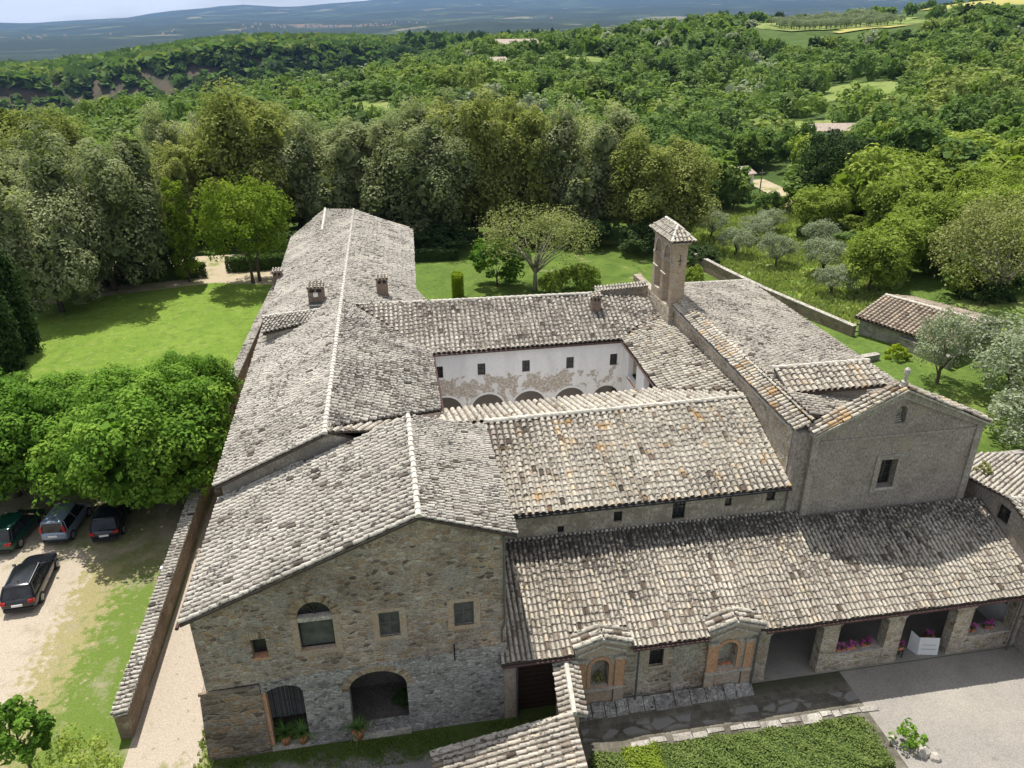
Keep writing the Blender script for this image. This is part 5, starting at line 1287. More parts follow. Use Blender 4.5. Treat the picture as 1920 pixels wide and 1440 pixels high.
# small trees in the bottom left corner
sb = make_tree('young_tree', 'small dark green tree in the bottom left corner', 'tree', None, 21, lobes(4, 7, 1.3, 1.4, 4.2, (0.4, 0.55)), 90, 4200, 0.20, 'leaf_linden', 3.0, 0.08, limbs=5)
place(sb, -15.9, 24.0, 0, 0.3, 1.0)
sp = make_tree('young_tree', 'sparse light green tree in the bottom left corner beside the darker one', 'tree', None, 22, lobes(5, 9, 1.6, 0.7, 2.6, (0.4, 0.6)), 110, 2600, 0.13, 'leaf_spring', 2.0, 0.05, 'bark_pale', limbs=9, puff_r=0.45)
place(sp, -13.8, 22.6, 0, 1.0, 1.0)

# cypresses at the left edge
def cypress(seed, h, r, n):
    bl = []
    for k in range(12):
        t = k / 11
        q = r * (0.55 + 0.45 * math.sin(math.pi * min(1, 0.25 + t * 0.9))) * (1 - 0.75 * max(0, t - 0.55) / 0.45)
        bl.append((0, 0, 0.4 + t * (h - 0.9), q, q, h / 11))
    return bl
cy = make_tree('cypress_tree', 'dark cypress at the left edge, the nearer one', 'tree', 'cypresses at the left edge', 31, cypress(1, 13, 1.9, 0), 420, 15000, 0.34, 'leaf_cypress', 6, 0.25, limbs=0, hollow=False, puff_r=0.45, stretch=1.8, lower=-0.9)
place(cy, -33.4, 66.0, 0, 0, 0.82, 1.0)
place(cy, -33.9, 70.0, 0, 2, 0.88, 1.14, label='taller dark cypress at the left edge, behind the nearer one')

# park trees behind the lawn and the building: dense evergreen oaks
def oak_lobes(seed, r, h, low=0.18):
    rnd = random.Random(seed); out = [(0, 0, h * 0.55, r * 0.75, r * 0.75, h * 0.32)]
    for k in range(20):
        a = k * 2.39996 + rnd.uniform(-.3, .3); t = (k + .5) / 20
        ring = (0.30 + 0.55 * math.sin(math.pi * (0.22 + 0.72 * (1 - t)))) * r * rnd.uniform(.8, 1.1)
        q = r * rnd.uniform(0.27, 0.40)
        out.append((math.cos(a) * ring, math.sin(a) * ring, h * (low + 0.05 + (0.88 - low) * t), q, q, q * rnd.uniform(1.2, 1.9)))
    return out
OAK = []
for sd_ in (41, 42, 43):
    for leaf in ('leaf_holm', 'leaf_olivegold'):
        t = make_tree('holm_oak', 'evergreen oak', 'tree', 'evergreen oaks of the park', sd_, oak_lobes(sd_, 6.3, 15.0, 0.08), 330, 34000, 0.34, leaf, 9, 0.36, limbs=10, puff_r=0.44, stretch=1.15, up=0.45, out_bias=0.85, shell=0.8, fill=2600)
        OAK.append(t)
def oak(i, gold, *a, **k): return place(OAK[i * 2 + gold], *a, **k)
oak(0, 1, -47.5, 112, 1.2, s=1.1, label='golden evergreen oak in the far left corner of the park')
oak(1, 0, -38.2, 92, 1.2, s=0.92, label='grey evergreen oak at the left edge above the cypress')
oak(0, 0, -30.6, 87.5, 1.2, s=0.98, sz=1.04, label='large grey evergreen oak standing on the lawn edge before the clipped hedge')
t_ = oak(2, 0, -33.9, 81.0, 1.2, s=0.80, sz=0.84, label='grey evergreen oak with a leaning dark trunk on the mown lawn')
oak(1, 1, -29.5, 108, 1.0, s=0.75, sz=0.8, label='brownish evergreen oak behind the dark bush')
oak(2, 0, -29.5, 126, 0.5, s=0.85, sz=0.95, label='pale grey evergreen oak far back between two golden ones')
oak(2, 1, -17.8, 113, 0.5, s=1.18, sz=1.16, label='big golden evergreen oak behind the lime green tree')
oak(1, 0, -7.4, 112, 0.2, s=1.02, sz=0.98, label='grey evergreen oak rising behind the dormitory roof end')
oak(0, 0, -0.6, 113, 0.2, s=0.98, sz=0.99, label='grey evergreen oak second behind the dormitory roof')
oak(2, 0, 5.2, 108, 0, s=1.12, sz=1.04, label='tall grey evergreen oak in the middle of the row')
oak(0, 1, 13.0, 112, 0, s=1.16, sz=1.16, label='tall olive green evergreen oak, highest of the middle row')
oak(1, 1, 21.2, 110, 0, s=0.92, sz=1.08, label='yellow green evergreen oak right of the highest one')
oak(1, 0, 29.4, 108, 0, s=1.05, sz=1.08, label='broad grey evergreen oak left of the brownish one')
oak(2, 1, 37.2, 100, 0, s=1.02, sz=0.86, label='brownish evergreen oak behind the bell tower')
oak(0, 0, 9.0, 118, 0, s=1.0, sz=1.1, label='grey evergreen oak half hidden behind the middle row')
oak(1, 0, -13.0, 120, 0, s=1.0, label='grey evergreen oak half hidden behind the golden one')
oak(2, 0, -42.5, 101, 1.2, s=0.9, label='grey evergreen oak between the far left golden one and the lawn')
oak(1, 1, -23.5, 119, 0.5, s=0.8, sz=0.85, label='olive evergreen oak filling the gap left of the big golden one')
oak(2, 1, 33.5, 114, 0, s=0.9, sz=0.85, label='brown tinted evergreen oak behind the broad grey one')

lm = make_tree('lime_tree', 'yellow green twin-trunked tree at the end of the lawn beside the roof', 'tree', None, 51, lobes(8, 14, 5.0, 1.8, 12.2, (0.36, 0.5)), 360, 16000, 0.30, 'leaf_lime', 6, 0.2, puff_r=0.38, up=0.35)
place(lm, -15.6, 87.2, 1.2, 0.5, 1.0)
tb = MB(); tb.tube([(0.9, 0.2, -0.3), (0.8, 0.1, 2), (1.2, 0, 4), (1.4, 0, 7)], [0.2, 0.16, 0.13, 0.08], 7); tb.build('trunk', M['bark'], lm, smooth=True)
lm2 = make_tree('lime_tree', 'slim upright green tree left of the yellow green tree', 'tree', None, 52, [(0, 0, 1.2 + k * 1.05, 1.35 - 0.08 * abs(k - 3), 1.35 - 0.08 * abs(k - 3), 1.2) for k in range(9)], 140, 5200, 0.30, 'leaf_lime', 6, 0.12, hollow=False, limbs=0)
place(lm2, -22.9, 89.0, 1.2, 0, 1.05, 1.08)
dk = make_tree('dark_shrub', 'big dark evergreen bush under the oaks beside the clipped hedge', 'bush', None, 53, lobes(9, 9, 3.0, 0.0, 5.6, (0.4, 0.55)), 160, 6500, 0.32, 'leaf_dark', 2, 0.15)
place(dk, -26.0, 92.5, 1.2)
place(dk, 33.6, 94.0, 0, 1.0, 1.1, 0.75, label='big dark round bush below the brownish oak beside the tower')
place(dk, 8.0, 101.0, 0, 2.0, 1.3, 0.62, label='dark undergrowth bush below the tall middle oaks')
place(dk, 0.5, 102.0, 0, 3.0, 1.3, 0.7, label='dark undergrowth bush just right of the dormitory roof end')
place(dk, 18.5, 102.5, 0, 4.0, 1.3, 0.6, label='dark undergrowth bush behind the pale budding tree')
place(dk, 26.5, 99.5, 0, 5.0, 1.2, 0.7, label='dark undergrowth bush right of the pale budding tree')
place(dk, 38.8, 88.0, 0, 0.6, 0.8, 0.45, label='dark ivy mound on the end of the field wall')
place(dk, -11.5, 98, 0, 0.6, 1.0, 0.8, label='dark bush left of the dormitory roof end')

# garden behind the cloister
gt = make_tree('budding_tree', 'pale budding tree with visible branches in the garden behind the cloister', 'tree', None, 55, lobes(12, 16, 5.6, 3.4, 9.4, (0.28, 0.40)), 330, 6800, 0.20, 'leaf_sparse', 4.2, 0.22, 'bark_pale', limbs=16, puff_r=0.5, up=0.4)
place(gt, 16.3, 82.2, 0, 0.7, 1.28, 0.98)
bs = make_tree('garden_shrub', 'bright green shrub left of the pale budding tree', 'bush', None, 56, lobes(13, 9, 2.8, 0.3, 6.2, (0.4, 0.55)), 160, 6500, 0.30, 'leaf_linden', 2, 0.12)
place(bs, 12.2, 84.6, 0, 0, 1.15, 0.95)
bs2 = make_tree('garden_shrub', 'light green spreading shrub right of the pale budding tree', 'bush', None, 57, lobes(14, 8, 2.1, 0.1, 2.6, (0.4, 0.55)), 110, 4000, 0.26, 'leaf_spring', 1, 0.08)
place(bs2, 21.5, 81.5, 0, 0, 1.1)
place(bs2, 17.8, 80.8, 0, 2, 0.6, 0.9, label='small round shrub at the foot of the pale budding tree')
place(bs2, 34.0, 79.0, 0, 2, 0.6, 1.0, label='small yellow green shrub at the foot of the bell tower')
def box_bush(name, label, cat, loc, sx, sy, sz, leaf, n, size, group=None, rot=0):
    t = thing(name, label, cat, loc, group, rot)
    rng = np.random.default_rng(int(abs(loc[0] * 13 + loc[1])))
    k = n
    f = rng.integers(0, 5, k)
    p = rng.random((k, 3)) * 2 - 1
    nm = rng.normal(size=(k, 3)) * 0.45
    ax = np.where(f < 2, 0, np.where(f < 4, 1, 2)); sg = np.where(f % 2 == 0, 1.0, -1.0); sg[f == 4] = 1
    area = np.array([sy * sz, sy * sz, sx * sz, sx * sz, sx * sy]); 
    f = rng.choice(5, k, p=area / area.sum()); ax = np.array([0, 0, 1, 1, 2])[f]; sg = np.array([1, -1, 1, -1, 1.0])[f]
    p[np.arange(k), ax] = sg * (0.93 + 0.09 * rng.random(k)); nm[np.arange(k), ax] += sg
    pos = p * np.array([sx / 2, sy / 2, sz / 2]) + np.array([0, 0, sz / 2]) + rng.normal(size=(k, 3)) * size * 0.35
    bump_ = 0.5 * np.sin(pos[:, 0] * 2.3 + loc[0]) * np.sin(pos[:, 1] * 2.9 + 1) + 0.5 * np.sin(pos[:, 0] * 5.1 + pos[:, 1] * 4.0) + 0.4 * np.sin(pos[:, 0] * 0.9 + 2)
    pos += p * (bump_ * min(0.10, sz * 0.06))[:, None]
    pos[:, 2] += bump_ * min(0.07, sz * 0.10) * (p[:, 2] > 0.5)
    nm /= np.linalg.norm(nm, axis=1)[:, None]
    a = np.cross(nm, rng.normal(size=(k, 3))); a /= np.linalg.norm(a, axis=1)[:, None]; b = np.cross(nm, a)
    s = size * (0.6 + 0.8 * rng.random((k, 1)))
    V = np.stack([pos - a * s / 2, pos + b * s * 0.32, pos + a * s / 2, pos - b * s * 0.32], 1).reshape(-1, 3)
    tone = rng.random(k)
    np_mesh('foliage', V, np.arange(k * 4).reshape(k, 4), M[leaf], t, tone)
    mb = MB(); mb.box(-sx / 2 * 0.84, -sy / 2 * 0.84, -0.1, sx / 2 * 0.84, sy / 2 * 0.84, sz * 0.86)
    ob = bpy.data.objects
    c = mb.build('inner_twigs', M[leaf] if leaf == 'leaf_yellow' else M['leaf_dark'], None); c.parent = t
    return t
box_bush('topiary', 'tall yellow green clipped box topiary on the garden lawn', 'topiary', (7.3, 81.8, 0), 1.1, 1.1, 2.6, 'leaf_yellow', 3600, 0.13)
box_bush('hedge', 'long clipped dark hedge at the back of the mown lawn', 'hedge', (-26.9, 90.2, 1.2), 11.0, 1.4, 1.5, 'leaf_hedge', 7000, 0.22, 'clipped park hedges', rad(10))
box_bush('hedge', 'short clipped dark hedge behind the twin-trunked tree', 'hedge', (-15.6, 92.8, 1.2), 7.5, 1.4, 1.6, 'leaf_hedge', 4200, 0.22, 'clipped park hedges', rad(3))
box_bush('hedge', 'dark clipped hedge in the shade right of the dormitory roof', 'hedge', (5.8, 96.5, 0), 6.0, 1.3, 1.4, 'leaf_dark', 3000, 0.22, 'clipped park hedges')
# front hedge with three tints
fh = box_bush('hedge', 'long leafy front hedge along the paving at the bottom of the picture', 'hedge', (12.75, 19.75, 0), 12.2, 2.4, 0.55, 'leaf_hedge2', 32000, 0.10, None, rad(-0.5))
box_bush('low_shrub', 'bright lime green clipped patch set into the left end of the front hedge', 'bush', (8.75, 19.95, 0.1), 1.5, 2.1, 0.52, 'leaf_lime', 5000, 0.09)
ys = make_tree('round_shrub', 'small round yellow green shrub beside the grey wall', 'bush', None, 58, lobes(15, 5, 1.0, 0.1, 1.9, (0.45, 0.6)), 50, 1800, 0.16, 'leaf_yellow', 0.6, 0.06, limbs=2)
place(ys, 44.3, 56.0, 0, 0, 1.0)
rs_ = make_tree('low_plant', 'small green plant in a stone ring at the end of the front hedge', 'plant', None, 59, lobes(16, 6, 0.7, 0.0, 0.7, (0.4, 0.6)), 40, 900, 0.13, 'leaf_linden', 0.3, 0.03, limbs=1)
place(rs_, 20.3, 19.6, 0, 0, 1.0)
roof_weed = make_tree('roof_weed', 'tuft of grey green weed growing on the annex roof', 'plant', None, 60, lobes(17, 5, 0.42, 0.0, 0.75, (0.4, 0.6)), 30, 700, 0.10, 'leaf_sparse', 0.3, 0.02, limbs=2)
place(roof_weed, 30.1, 29.6, 6.15, 0, 1.0)

# olive trees
OL = [make_tree('olive_tree', 'silver olive tree', 'tree', 'olive trees', 60 + k, lobes(20 + k, 10, 2.5, 1.5, 5.0, (0.34, 0.5)), 190, 6500, 0.17, 'leaf_olive', 2.2, 0.17, limbs=8, puff_r=0.42, lean=0.05) for k in range(3)]
place(OL[0], 44.6, 51.0, 0, 1, 1.0, 1.32, label='olive tree with a clear dark trunk in front of the tiled shed')
place(OL[1], 49.0, 48.2, 0, 2, 1.65, 1.40, label='wide olive tree right of the one with the clear trunk')
place(OL[2], 46.0, 42.8, 0, 3, 1.75, 1.5, label='olive tree nearest to the church gable at the right edge')
place(OL[0], 51.8, 45.0, 0, 4, 1.8, 1.5, label='olive tree at the right edge behind the wide one')
place(OL[1], 42.2, 38.0, 0, 5, 1.4, 1.15, label='olive tree cut by the right edge above the annex roof')
for k, (x, y, s, lb) in enumerate([(45.5, 92.5, 1.0, 'olive tree in the tall grass nearest to the field wall end'), (48.0, 86.2, 1.05, 'olive tree in the tall grass beside the middle of the field wall'), (50.8, 80.0, 1.1, 'olive tree in the tall grass with a forked dark trunk, nearest of the grove'), (56.5, 91.0, 1.0, 'olive tree in the tall grass behind the forked one'), (46.5, 103.0, 1.0, 'olive tree in the grove behind the tower'), (51.5, 99.0, 0.95, 'olive tree in the middle of the grove'), (48.6, 112.0, 0.9, 'olive tree at the upper end of the grove'), (47.5, 72.5, 0.9, 'dark low olive tree close behind the field wall'), (56.0, 104, 0.9, 'olive tree at the right upper side of the grove')]):
    place(OL[k % 3], x, y, None, k * 1.3, s, s * 0.8, label=lb)
SPR = [make_tree('spring_tree', 'light green tree', 'tree', 'light green trees right of the church', 70 + k, lobes(30 + k, 22, 4.4, 0.8, 8.2, (0.22, 0.40)), 330, 12000, 0.30, 'leaf_spring', 4, 0.2, limbs=8, puff_r=0.42, out_bias=0.75, shell=0.7, fill=500) for k in range(2)]
wal = make_tree('walnut_tree', 'large spreading walnut tree with bare branching trunk behind the shed', 'tree', None, 75, lobes(33, 20, 7.2, 3.4, 11.0, (0.26, 0.38)), 520, 13000, 0.27, 'leaf_sparse', 5.5, 0.34, 'bark_pale', limbs=20, puff_r=0.5, up=0.4)
place(wal, 62.0, 65.8, 0, 0.6, 1.05)
place(dk, 61.5, 66.8, 0, 0.6, 0.95, 0.72, label='black green evergreen bush under the walnut tree')
for k, (x, y, s, lb) in enumerate([(51.5, 72.0, 0.85, 'leafy green tree behind the tiled shed'), (57, 75.5, 0.9, 'light green tree between the shed and the olive grove'), (63, 80, 1.0, 'light green tree above the walnut tree'), (71, 78, 1.1, 'light green tree behind the walnut tree at the right edge'), (66, 90, 1.05, 'light green tree on the slope below the dark pine'), (60, 98, 0.9, 'light green tree at the foot of the dark pine'), (75, 66, 1.0, 'light green tree at the right edge beside the walnut'), (78, 90, 1.1, 'light green tree on the right slope, second row'), (84, 104, 1.1, 'light green tree high on the right slope')]):
    place(SPR[k % 2], x, y, None, k * 1.1, s, label=lb)
scrub = make_tree('scrub_bush', 'rounded green bramble bush on the rough slope right of the olive grove', 'bush', 'scrub on the rough slope', 79, lobes(44, 8, 2.2, -0.2, 2.6, (0.4, 0.6)), 120, 4200, 0.24, 'leaf_spring', 1, 0.08, limbs=2)
scrub2 = make_tree('scrub_bush', 'darker green bramble bush on the rough slope right of the olive grove', 'bush', 'dark scrub on the rough slope', 80, lobes(45, 8, 2.2, -0.2, 3.0, (0.4, 0.6)), 120, 4200, 0.24, 'leaf_forest', 1, 0.08, limbs=2)
rs2 = random.Random(5)
for k in range(95):
    while True:
        x, y = rs2.uniform(44, 96), rs2.uniform(56, 126)
        dg_ = math.degrees(math.atan2(x, y))
        if 24 < dg_ < 44 and not (43 < x < 58.5 and y < 68) and not (x < 58 and y > 66) and not (24 < dg_ < 30.5 and y > 96) and not (54 < x < 63 and y < 64) and not (x - 56) ** 2 + (y - 127) ** 2 < 120: break
    place(scrub if rs2.random() < 0.6 else scrub2, x, y, tz(x, y), rs2.uniform(0, 6), rs2.uniform(0.6, 1.5), rs2.uniform(0.5, 1.2))
for k, (x, y) in enumerate([(69, 72), (74, 84), (80, 78), (86, 92), (70, 98), (78, 106), (90, 112), (70, 106), (75, 112), (84, 120), (92, 100), (82, 70)]):
    place(SPR[k % 2], x, y, None, k * 2.1, 0.8 + 0.05 * (k % 6), label='pale green tree in the dense growth on the right slope', group='pale trees on the right slope')
for k, (x, y, s_, z_) in enumerate([(61.5, 116, 1.2, 1.3), (66, 118.5, 0.9, 0.9), (58, 121, 1.3, 1.3), (73.5, 126, 1.2, 1.4), (62.5, 129, 1.2, 1.2), (59.5, 134, 1.6, 1.7), (72.5, 120, 1.1, 1.2)]):
    place(scrub if k % 2 else scrub2, x, y, tz(x, y), k * 1.0, s_, z_)
pine = make_tree('pine_tree', 'big dark pine standing out of the light green slope', 'tree', None, 77, lobes(36, 12, 6.0, 1.5, 12.0, (0.36, 0.5)), 300, 12000, 0.40, 'leaf_dark', 7, 0.35, limbs=10)
place(pine, 71.5, 113, None, 0, 1.0)

def tall_grass(name, label, poly, n, size, leaf, seed, zf=tz, skip=None):
    rng = np.random.default_rng(seed); xs = [p[0] for p in poly]; ys = [p[1] for p in poly]
    P_ = []
    while len(P_) < n:
        x, y = rng.uniform(min(xs), max(xs)), rng.uniform(min(ys), max(ys))
        c = False
        for i in range(len(poly)):
            a, b = poly[i], poly[(i + 1) % len(poly)]
            if (a[1] > y) != (b[1] > y) and x < (b[0] - a[0]) * (y - a[1]) / (b[1] - a[1]) + a[0]: c = not c
        if not c: continue
        cl = math.sin(x * 0.9 + seed) * math.sin(y * 0.7) + 0.6 * math.sin(x * 2.3 + y * 1.9)
        if rng.random() > 0.5 + 0.4 * cl: continue
        P_.append((x, y, zf(x, y)))
    P_ = np.array(P_); a = rng.random(n) * 6.283; w = size * 0.28 * (0.6 + rng.random(n)); h = size * (0.5 + rng.random(n))
    dx, dy = np.cos(a), np.sin(a); ln = rng.normal(size=(n, 2)) * 0.35 * size
    V = np.stack([P_ + np.stack([-dx * w, -dy * w, 0 * w], 1), P_ + np.stack([dx * w, dy * w, 0 * w], 1), P_ + np.stack([dx * w * .5 + ln[:, 0], dy * w * .5 + ln[:, 1], h], 1), P_ + np.stack([-dx * w * .5 + ln[:, 0], -dy * w * .5 + ln[:, 1], h], 1)], 1).reshape(-1, 3)
    o = np_mesh(name, V, np.arange(4 * n).reshape(n, 4), M[leaf], None, rng.random(n))
    return props(o, label, 'grass', None, 'stuff')
M['leaf_grass'] = foliage('grass_blades', (0.15, 0.205, 0.06), (0.245, 0.3, 0.095), (0.37, 0.39, 0.17), 0.4)
M['leaf_drygrass'] = foliage('dry_grass_blades', (0.11, 0.14, 0.04), (0.20, 0.205, 0.075), (0.32, 0.29, 0.15), 0.3, nscale=0.8)
M['leaf_lawn'] = foliage('lawn_blades', (0.085, 0.14, 0.022), (0.125, 0.19, 0.03), (0.18, 0.24, 0.055), 0.35, nscale=0.5)
tall_grass('tall_grass', 'tall rough grass of the olive grove', [(41.0, 74), (43.8, 63), (47, 65.5), (58, 74), (66, 86), (66, 122), (44, 118), (39.5, 90)], 42000, 0.42, 'leaf_grass', 3)
tall_grass('strip_grass', 'weeds at the foot of the stone house on the gravel strip', [(-10.0, 18), (-9.1, 18), (-8.7, 32), (-9.3, 32)], 2600, 0.14, 'leaf_grass', 5, lambda x, y: 0.012)
tall_grass('verge_grass', 'grass of the verge below the stone house', [(-8.9, 22.3), (5.4, 22.3), (5.4, 23.75), (-8.9, 23.7)], 5000, 0.07, 'leaf_lawn', 6, lambda x, y: 0.012)

# strap leaved plants in pots, flowers, bowl
def frond_plant(name, label, cat, loc, r, n, pot=None, group=None):
    t = thing(name, label, cat, loc, group)
    rnd = random.Random(int(loc[0] * 100)); mb = MB()
    for k in range(n):
        a = rnd.uniform(0, 6.28); el = rnd.uniform(0.2, 1.45); L = r * rnd.uniform(0.7, 1.1)
        c_, s_ = math.cos(a), math.sin(a); z0 = r * 0.55
        pts = []
        for q in range(5):
            q /= 4
            rr = L * q * math.cos(el * (1 - 0.3 * q)); zz = z0 + L * q * math.sin(el) - L * 0.45 * q * q
            pts.append(Vector((c_ * rr, s_ * rr, zz)))
        for q in range(4):
            w0 = 0.035 * (1 - q / 4.2); w1 = 0.035 * (1 - (q + 1) / 4.2); sd_ = Vector((-s_, c_, 0))
            mb.face([pts[q] - sd_ * w0, pts[q] + sd_ * w0, pts[q + 1] + sd_ * w1, pts[q + 1] - sd_ * w1], rnd.random())
    mb.tube([(0, 0, 0.1), (0, 0, r * 0.6)], [0.06, 0.04], 6, 0.2)
    c = mb.build('leaves', M['leaf_frond'], None); c.parent = t
    if pot:
        pb = MB(); pb.tube([(0, 0, 0), (0, 0, pot * 0.9), (0, 0, pot)], [pot * 0.42, pot * 0.6, pot * 0.66], 12); q = pb.build('pot', M['terracotta'], None, smooth=True); q.parent = t
    return t
frond_plant('strap_leaf_plant', 'strap-leaved plant at the left in the screened arch', 'potted plant', (-5.9, 23.95, 0.27), 1.0, 60, 0.35, 'plants in the screened arch')
frond_plant('strap_leaf_plant', 'strap-leaved plant at the right in the screened arch', 'potted plant', (-5.2, 23.9, 0.27), 0.95, 60, 0.35, 'plants in the screened arch')
frond_plant('strap_leaf_plant', 'strap-leaved plant in a terracotta pot at the open arch', 'potted plant', (-2.85, 23.70, 0.30), 0.95, 60, 0.42)
place(dk, -0.95, 25.0, 0.3, 0, 0.14, 0.17, label='dark leafy plant in the shade inside the open arch')
def flower_box(label, x, y, z, n):
    t = thing('flower_box', label, 'flower box', (x, y, z), 'pink flower boxes on the portico sills')
    rng = np.random.default_rng(int(x * 50)); rnd = random.Random(int(x * 50))
    pb = MB(); pb.prism([(-0.24, -0.09, 0), (0.24, -0.09, 0), (0.24, 0.09, 0), (-0.24, 0.09, 0)], (0, 0, 0.16)); q = pb.build('planter', M['terracotta'], None, recalc=True); q.parent = t
    C = np.array([[rnd.uniform(-0.25, 0.25), rnd.uniform(-0.12, 0.12), rnd.uniform(0.18, 0.42)] for _ in range(n)])
    V, F, T = leaves_arrays(rng, C, np.full((n, 3), 0.085), np.full(n, 16), 0.075); np_mesh('blossoms', V, F, M['petal'], t, T)
    C = np.array([[rnd.uniform(-0.25, 0.25), rnd.uniform(-0.1, 0.1), rnd.uniform(0.12, 0.3)] for _ in range(n)])
    V, F, T = leaves_arrays(rng, C, np.full((n, 3), 0.1), np.full(n, 14), 0.08); np_mesh('leaves', V, F, M['leaf_hedge'], t, T)
flower_box('pink flower box on the first sill, beside the left pillar', 19.62, 24.12, 1.055, 14)
flower_box('pink flower box on the first sill, in the middle', 20.18, 24.15, 1.055, 12)
flower_box('pink flower box on the first sill, nearest the right pillar', 20.98, 24.22, 1.055, 14)
flower_box('pink flower box on the last sill, beside the left pillar', 26.5, 24.2, 1.055, 16)
flower_box('pink flower box on the last sill, beside the annex wall', 27.55, 24.25, 1.055, 14)
flower_box('pink flower box on the portico floor just right of the second pillar', 22.75, 24.15, 0.55, 14)
flower_box('pink flower box on the portico floor behind the white boards', 24.75, 24.6, 0.55, 14)
st_ = bpy.data.objects
for x, y in ((22.75, 24.15), (24.75, 24.6)):
    pd_ = thing('stool', 'low wooden stand under a pink flower box ' + ('by the second pillar' if x < 23 else 'behind the white boards'), 'stand', (x, y, 0.065))
    b_ = MB(); b_.box(x - 0.28, y - 0.13, 0.50, x + 0.28, y + 0.13, 0.545); b_.build('stand_top', M['frame_dark'], pd_)
    for sx in (-0.24, 0.24):
        for sy in (-0.09, 0.09):
            b_ = MB(); b_.box(x + sx - 0.02, y + sy - 0.02, 0.066, x + sx + 0.02, y + sy + 0.02, 0.499); b_.build('leg', M['frame_dark'], pd_)
# niche plants
np1 = make_tree('niche_plant', 'yellowish dry plant growing in the left niche', 'plant', None, 81, lobes(41, 5, 0.30, 0.0, 0.55, (0.4, 0.6)), 26, 600, 0.07, 'leaf_sparse', 0.2, 0.02, limbs=2)
place(np1, 7.78, 24.0, 1.285, 0, 1.0)
np2 = thing('stone_rubble', 'brown stones lying in the right niche', 'stones', (13.7, 24.1, 1.29))
b_ = MB(); rnd = random.Random(3)
for k in range(7):
    x = 13.35 + k * 0.11; r_ = rnd.uniform(0.04, 0.09)
    b_.tube([(x, 24.02 + rnd.uniform(-.06, .06), 1.285), (x + 0.02, 24.04, 1.285 + r_), (x + 0.03, 24.04, 1.285 + 1.6 * r_)], [r_, r_ * 1.1, r_ * 0.4], 6)
b_.build('stones', M['terracotta'], np2)
pic = thing('shrine_picture', 'small pale framed picture hanging in the left niche', 'picture', (7.7, 24.3, 2.2))
b_ = MB(); b_.box(7.55, 24.30, 2.22, 7.86, 24.33, 2.62); b_.build('frame', M['frame_dark'], pic)
b_ = MB(); b_.box(7.585, 24.285, 2.255, 7.825, 24.299, 2.585); b_.build('picture', M['white_board'], pic)
# white notice boards in the portico
def board(label, x, y, z, w, h, tilt, rz, lines):
    t = thing('notice_board', label, 'sign board', (x, y, z), None, rz)
    dy, dz = math.sin(tilt), math.cos(tilt)
    b = MB(); b.prism([(-w / 2, 0, 0), (w / 2, 0, 0), (w / 2, h * dy, h * dz), (-w / 2, h * dy, h * dz)], (0, 0.03, 0)); c = b.build('panel', M['white_board'], None, recalc=True); c.parent = t
    b = MB(); rnd = random.Random(int(x * 10))
    for k in range(lines):
        s = h * (0.3 + 0.5 * k / max(1, lines)); l_ = w * rnd.uniform(0.25, 0.38)
        b.prism([(-l_, -0.006 + s * dy, s * dz), (l_, -0.006 + s * dy, s * dz), (l_, -0.006 + (s + h * 0.06) * dy, (s + h * 0.06) * dz), (-l_, -0.006 + (s + h * 0.06) * dy, (s + h * 0.06) * dz)], (0, 0.004, 0))
    c = b.build('printed_lines', M['print_grey'], None, recalc=True); c.parent = t
    b = MB(); b.prism([(-w / 2 - 0.02, 0.0, 0), (-w / 2 - 0.30, 0.42, 0), (-w / 2 - 0.30, 0.46, h * 1.15), (-w / 2 - 0.02, h * dy, h * dz)], (-0.02, -0.012, 0)); c = b.build('panel', M['white_board'], None, recalc=True); c.parent = t
board('white folding notice board standing inside the open bay between the second and third pillars', 24.35, 24.0, 0.07, 0.95, 0.95, 0.15, rad(-12), 2)
bowl = thing('flower_bowl', 'terracotta bowl with white flowers at the foot of the lawn wall', 'flower bowl', (-12.3, 55.0, 0))
b_ = MB(); b_.tube([(-12.3, 55.0, 0), (-12.3, 55.0, 0.25), (-12.3, 55.0, 0.5)], [0.22, 0.45, 0.6], 14); b_.build('bowl', M['terracotta'], bowl, smooth=True)
V, F, T = leaves_arrays(np.random.default_rng(4), np.array([[0.1, 0, 0.6], [-0.2, 0.1, 0.62], [0.2, 0.2, 0.65]]), np.full((3, 3), 0.22), np.full(3, 70), 0.1); np_mesh('plants', V, F, M['leaf_linden'], bowl, T)
fl = thing('wall_lantern', 'small white lamp on the car park side of the brown garden wall', 'lamp', (-13.2, 35.6, 1.6))
b_ = MB(); b_.box(-13.55, 35.5, 1.15, -13.3, 35.75, 1.4); b_.tube([(-13.42, 35.62, 1.0), (-13.42, 35.62, 1.16)], 0.03, 6); b_.build('housing', M['white_board'], fl)
tbl = thing('stone_bench', 'pale stone table and bench under the twin-trunked tree', 'bench', (-12.7, 88.3, 1.2))
b_ = MB(); b_.box(-13.7, 87.9, 1.9, -12.0, 88.7, 2.0); b_.box(-13.4, 88.1, 1.2, -13.1, 88.5, 1.89); b_.box(-12.6, 88.1, 1.2, -12.3, 88.5, 1.89); b_.build('table', M['trim'], tbl)
b_ = MB(); b_.box(-13.6, 87.1, 1.6, -12.1, 87.5, 1.68); b_.box(-13.4, 87.15, 1.2, -13.2, 87.45, 1.59); b_.box(-12.5, 87.15, 1.2, -12.3, 87.45, 1.59); b_.build('bench', M['trim'], tbl)
pole = thing('utility_pole', 'thin wooden utility pole at the edge of the olive grove', 'pole', (62.5, 121, tz(62.5, 121)))
b_ = MB(); zz = tz(62.5, 121); b_.tube([(62.5, 121, zz), (62.5, 121, zz + 6.5)], [0.14, 0.09], 8); b_.build('shaft', M['bark_pale'], pole)
b_ = MB(); b_.box(62.0, 120.95, zz + 6.0, 63.0, 121.05, zz + 6.1); b_.build('cross_arm', M['bark_pale'], pole)
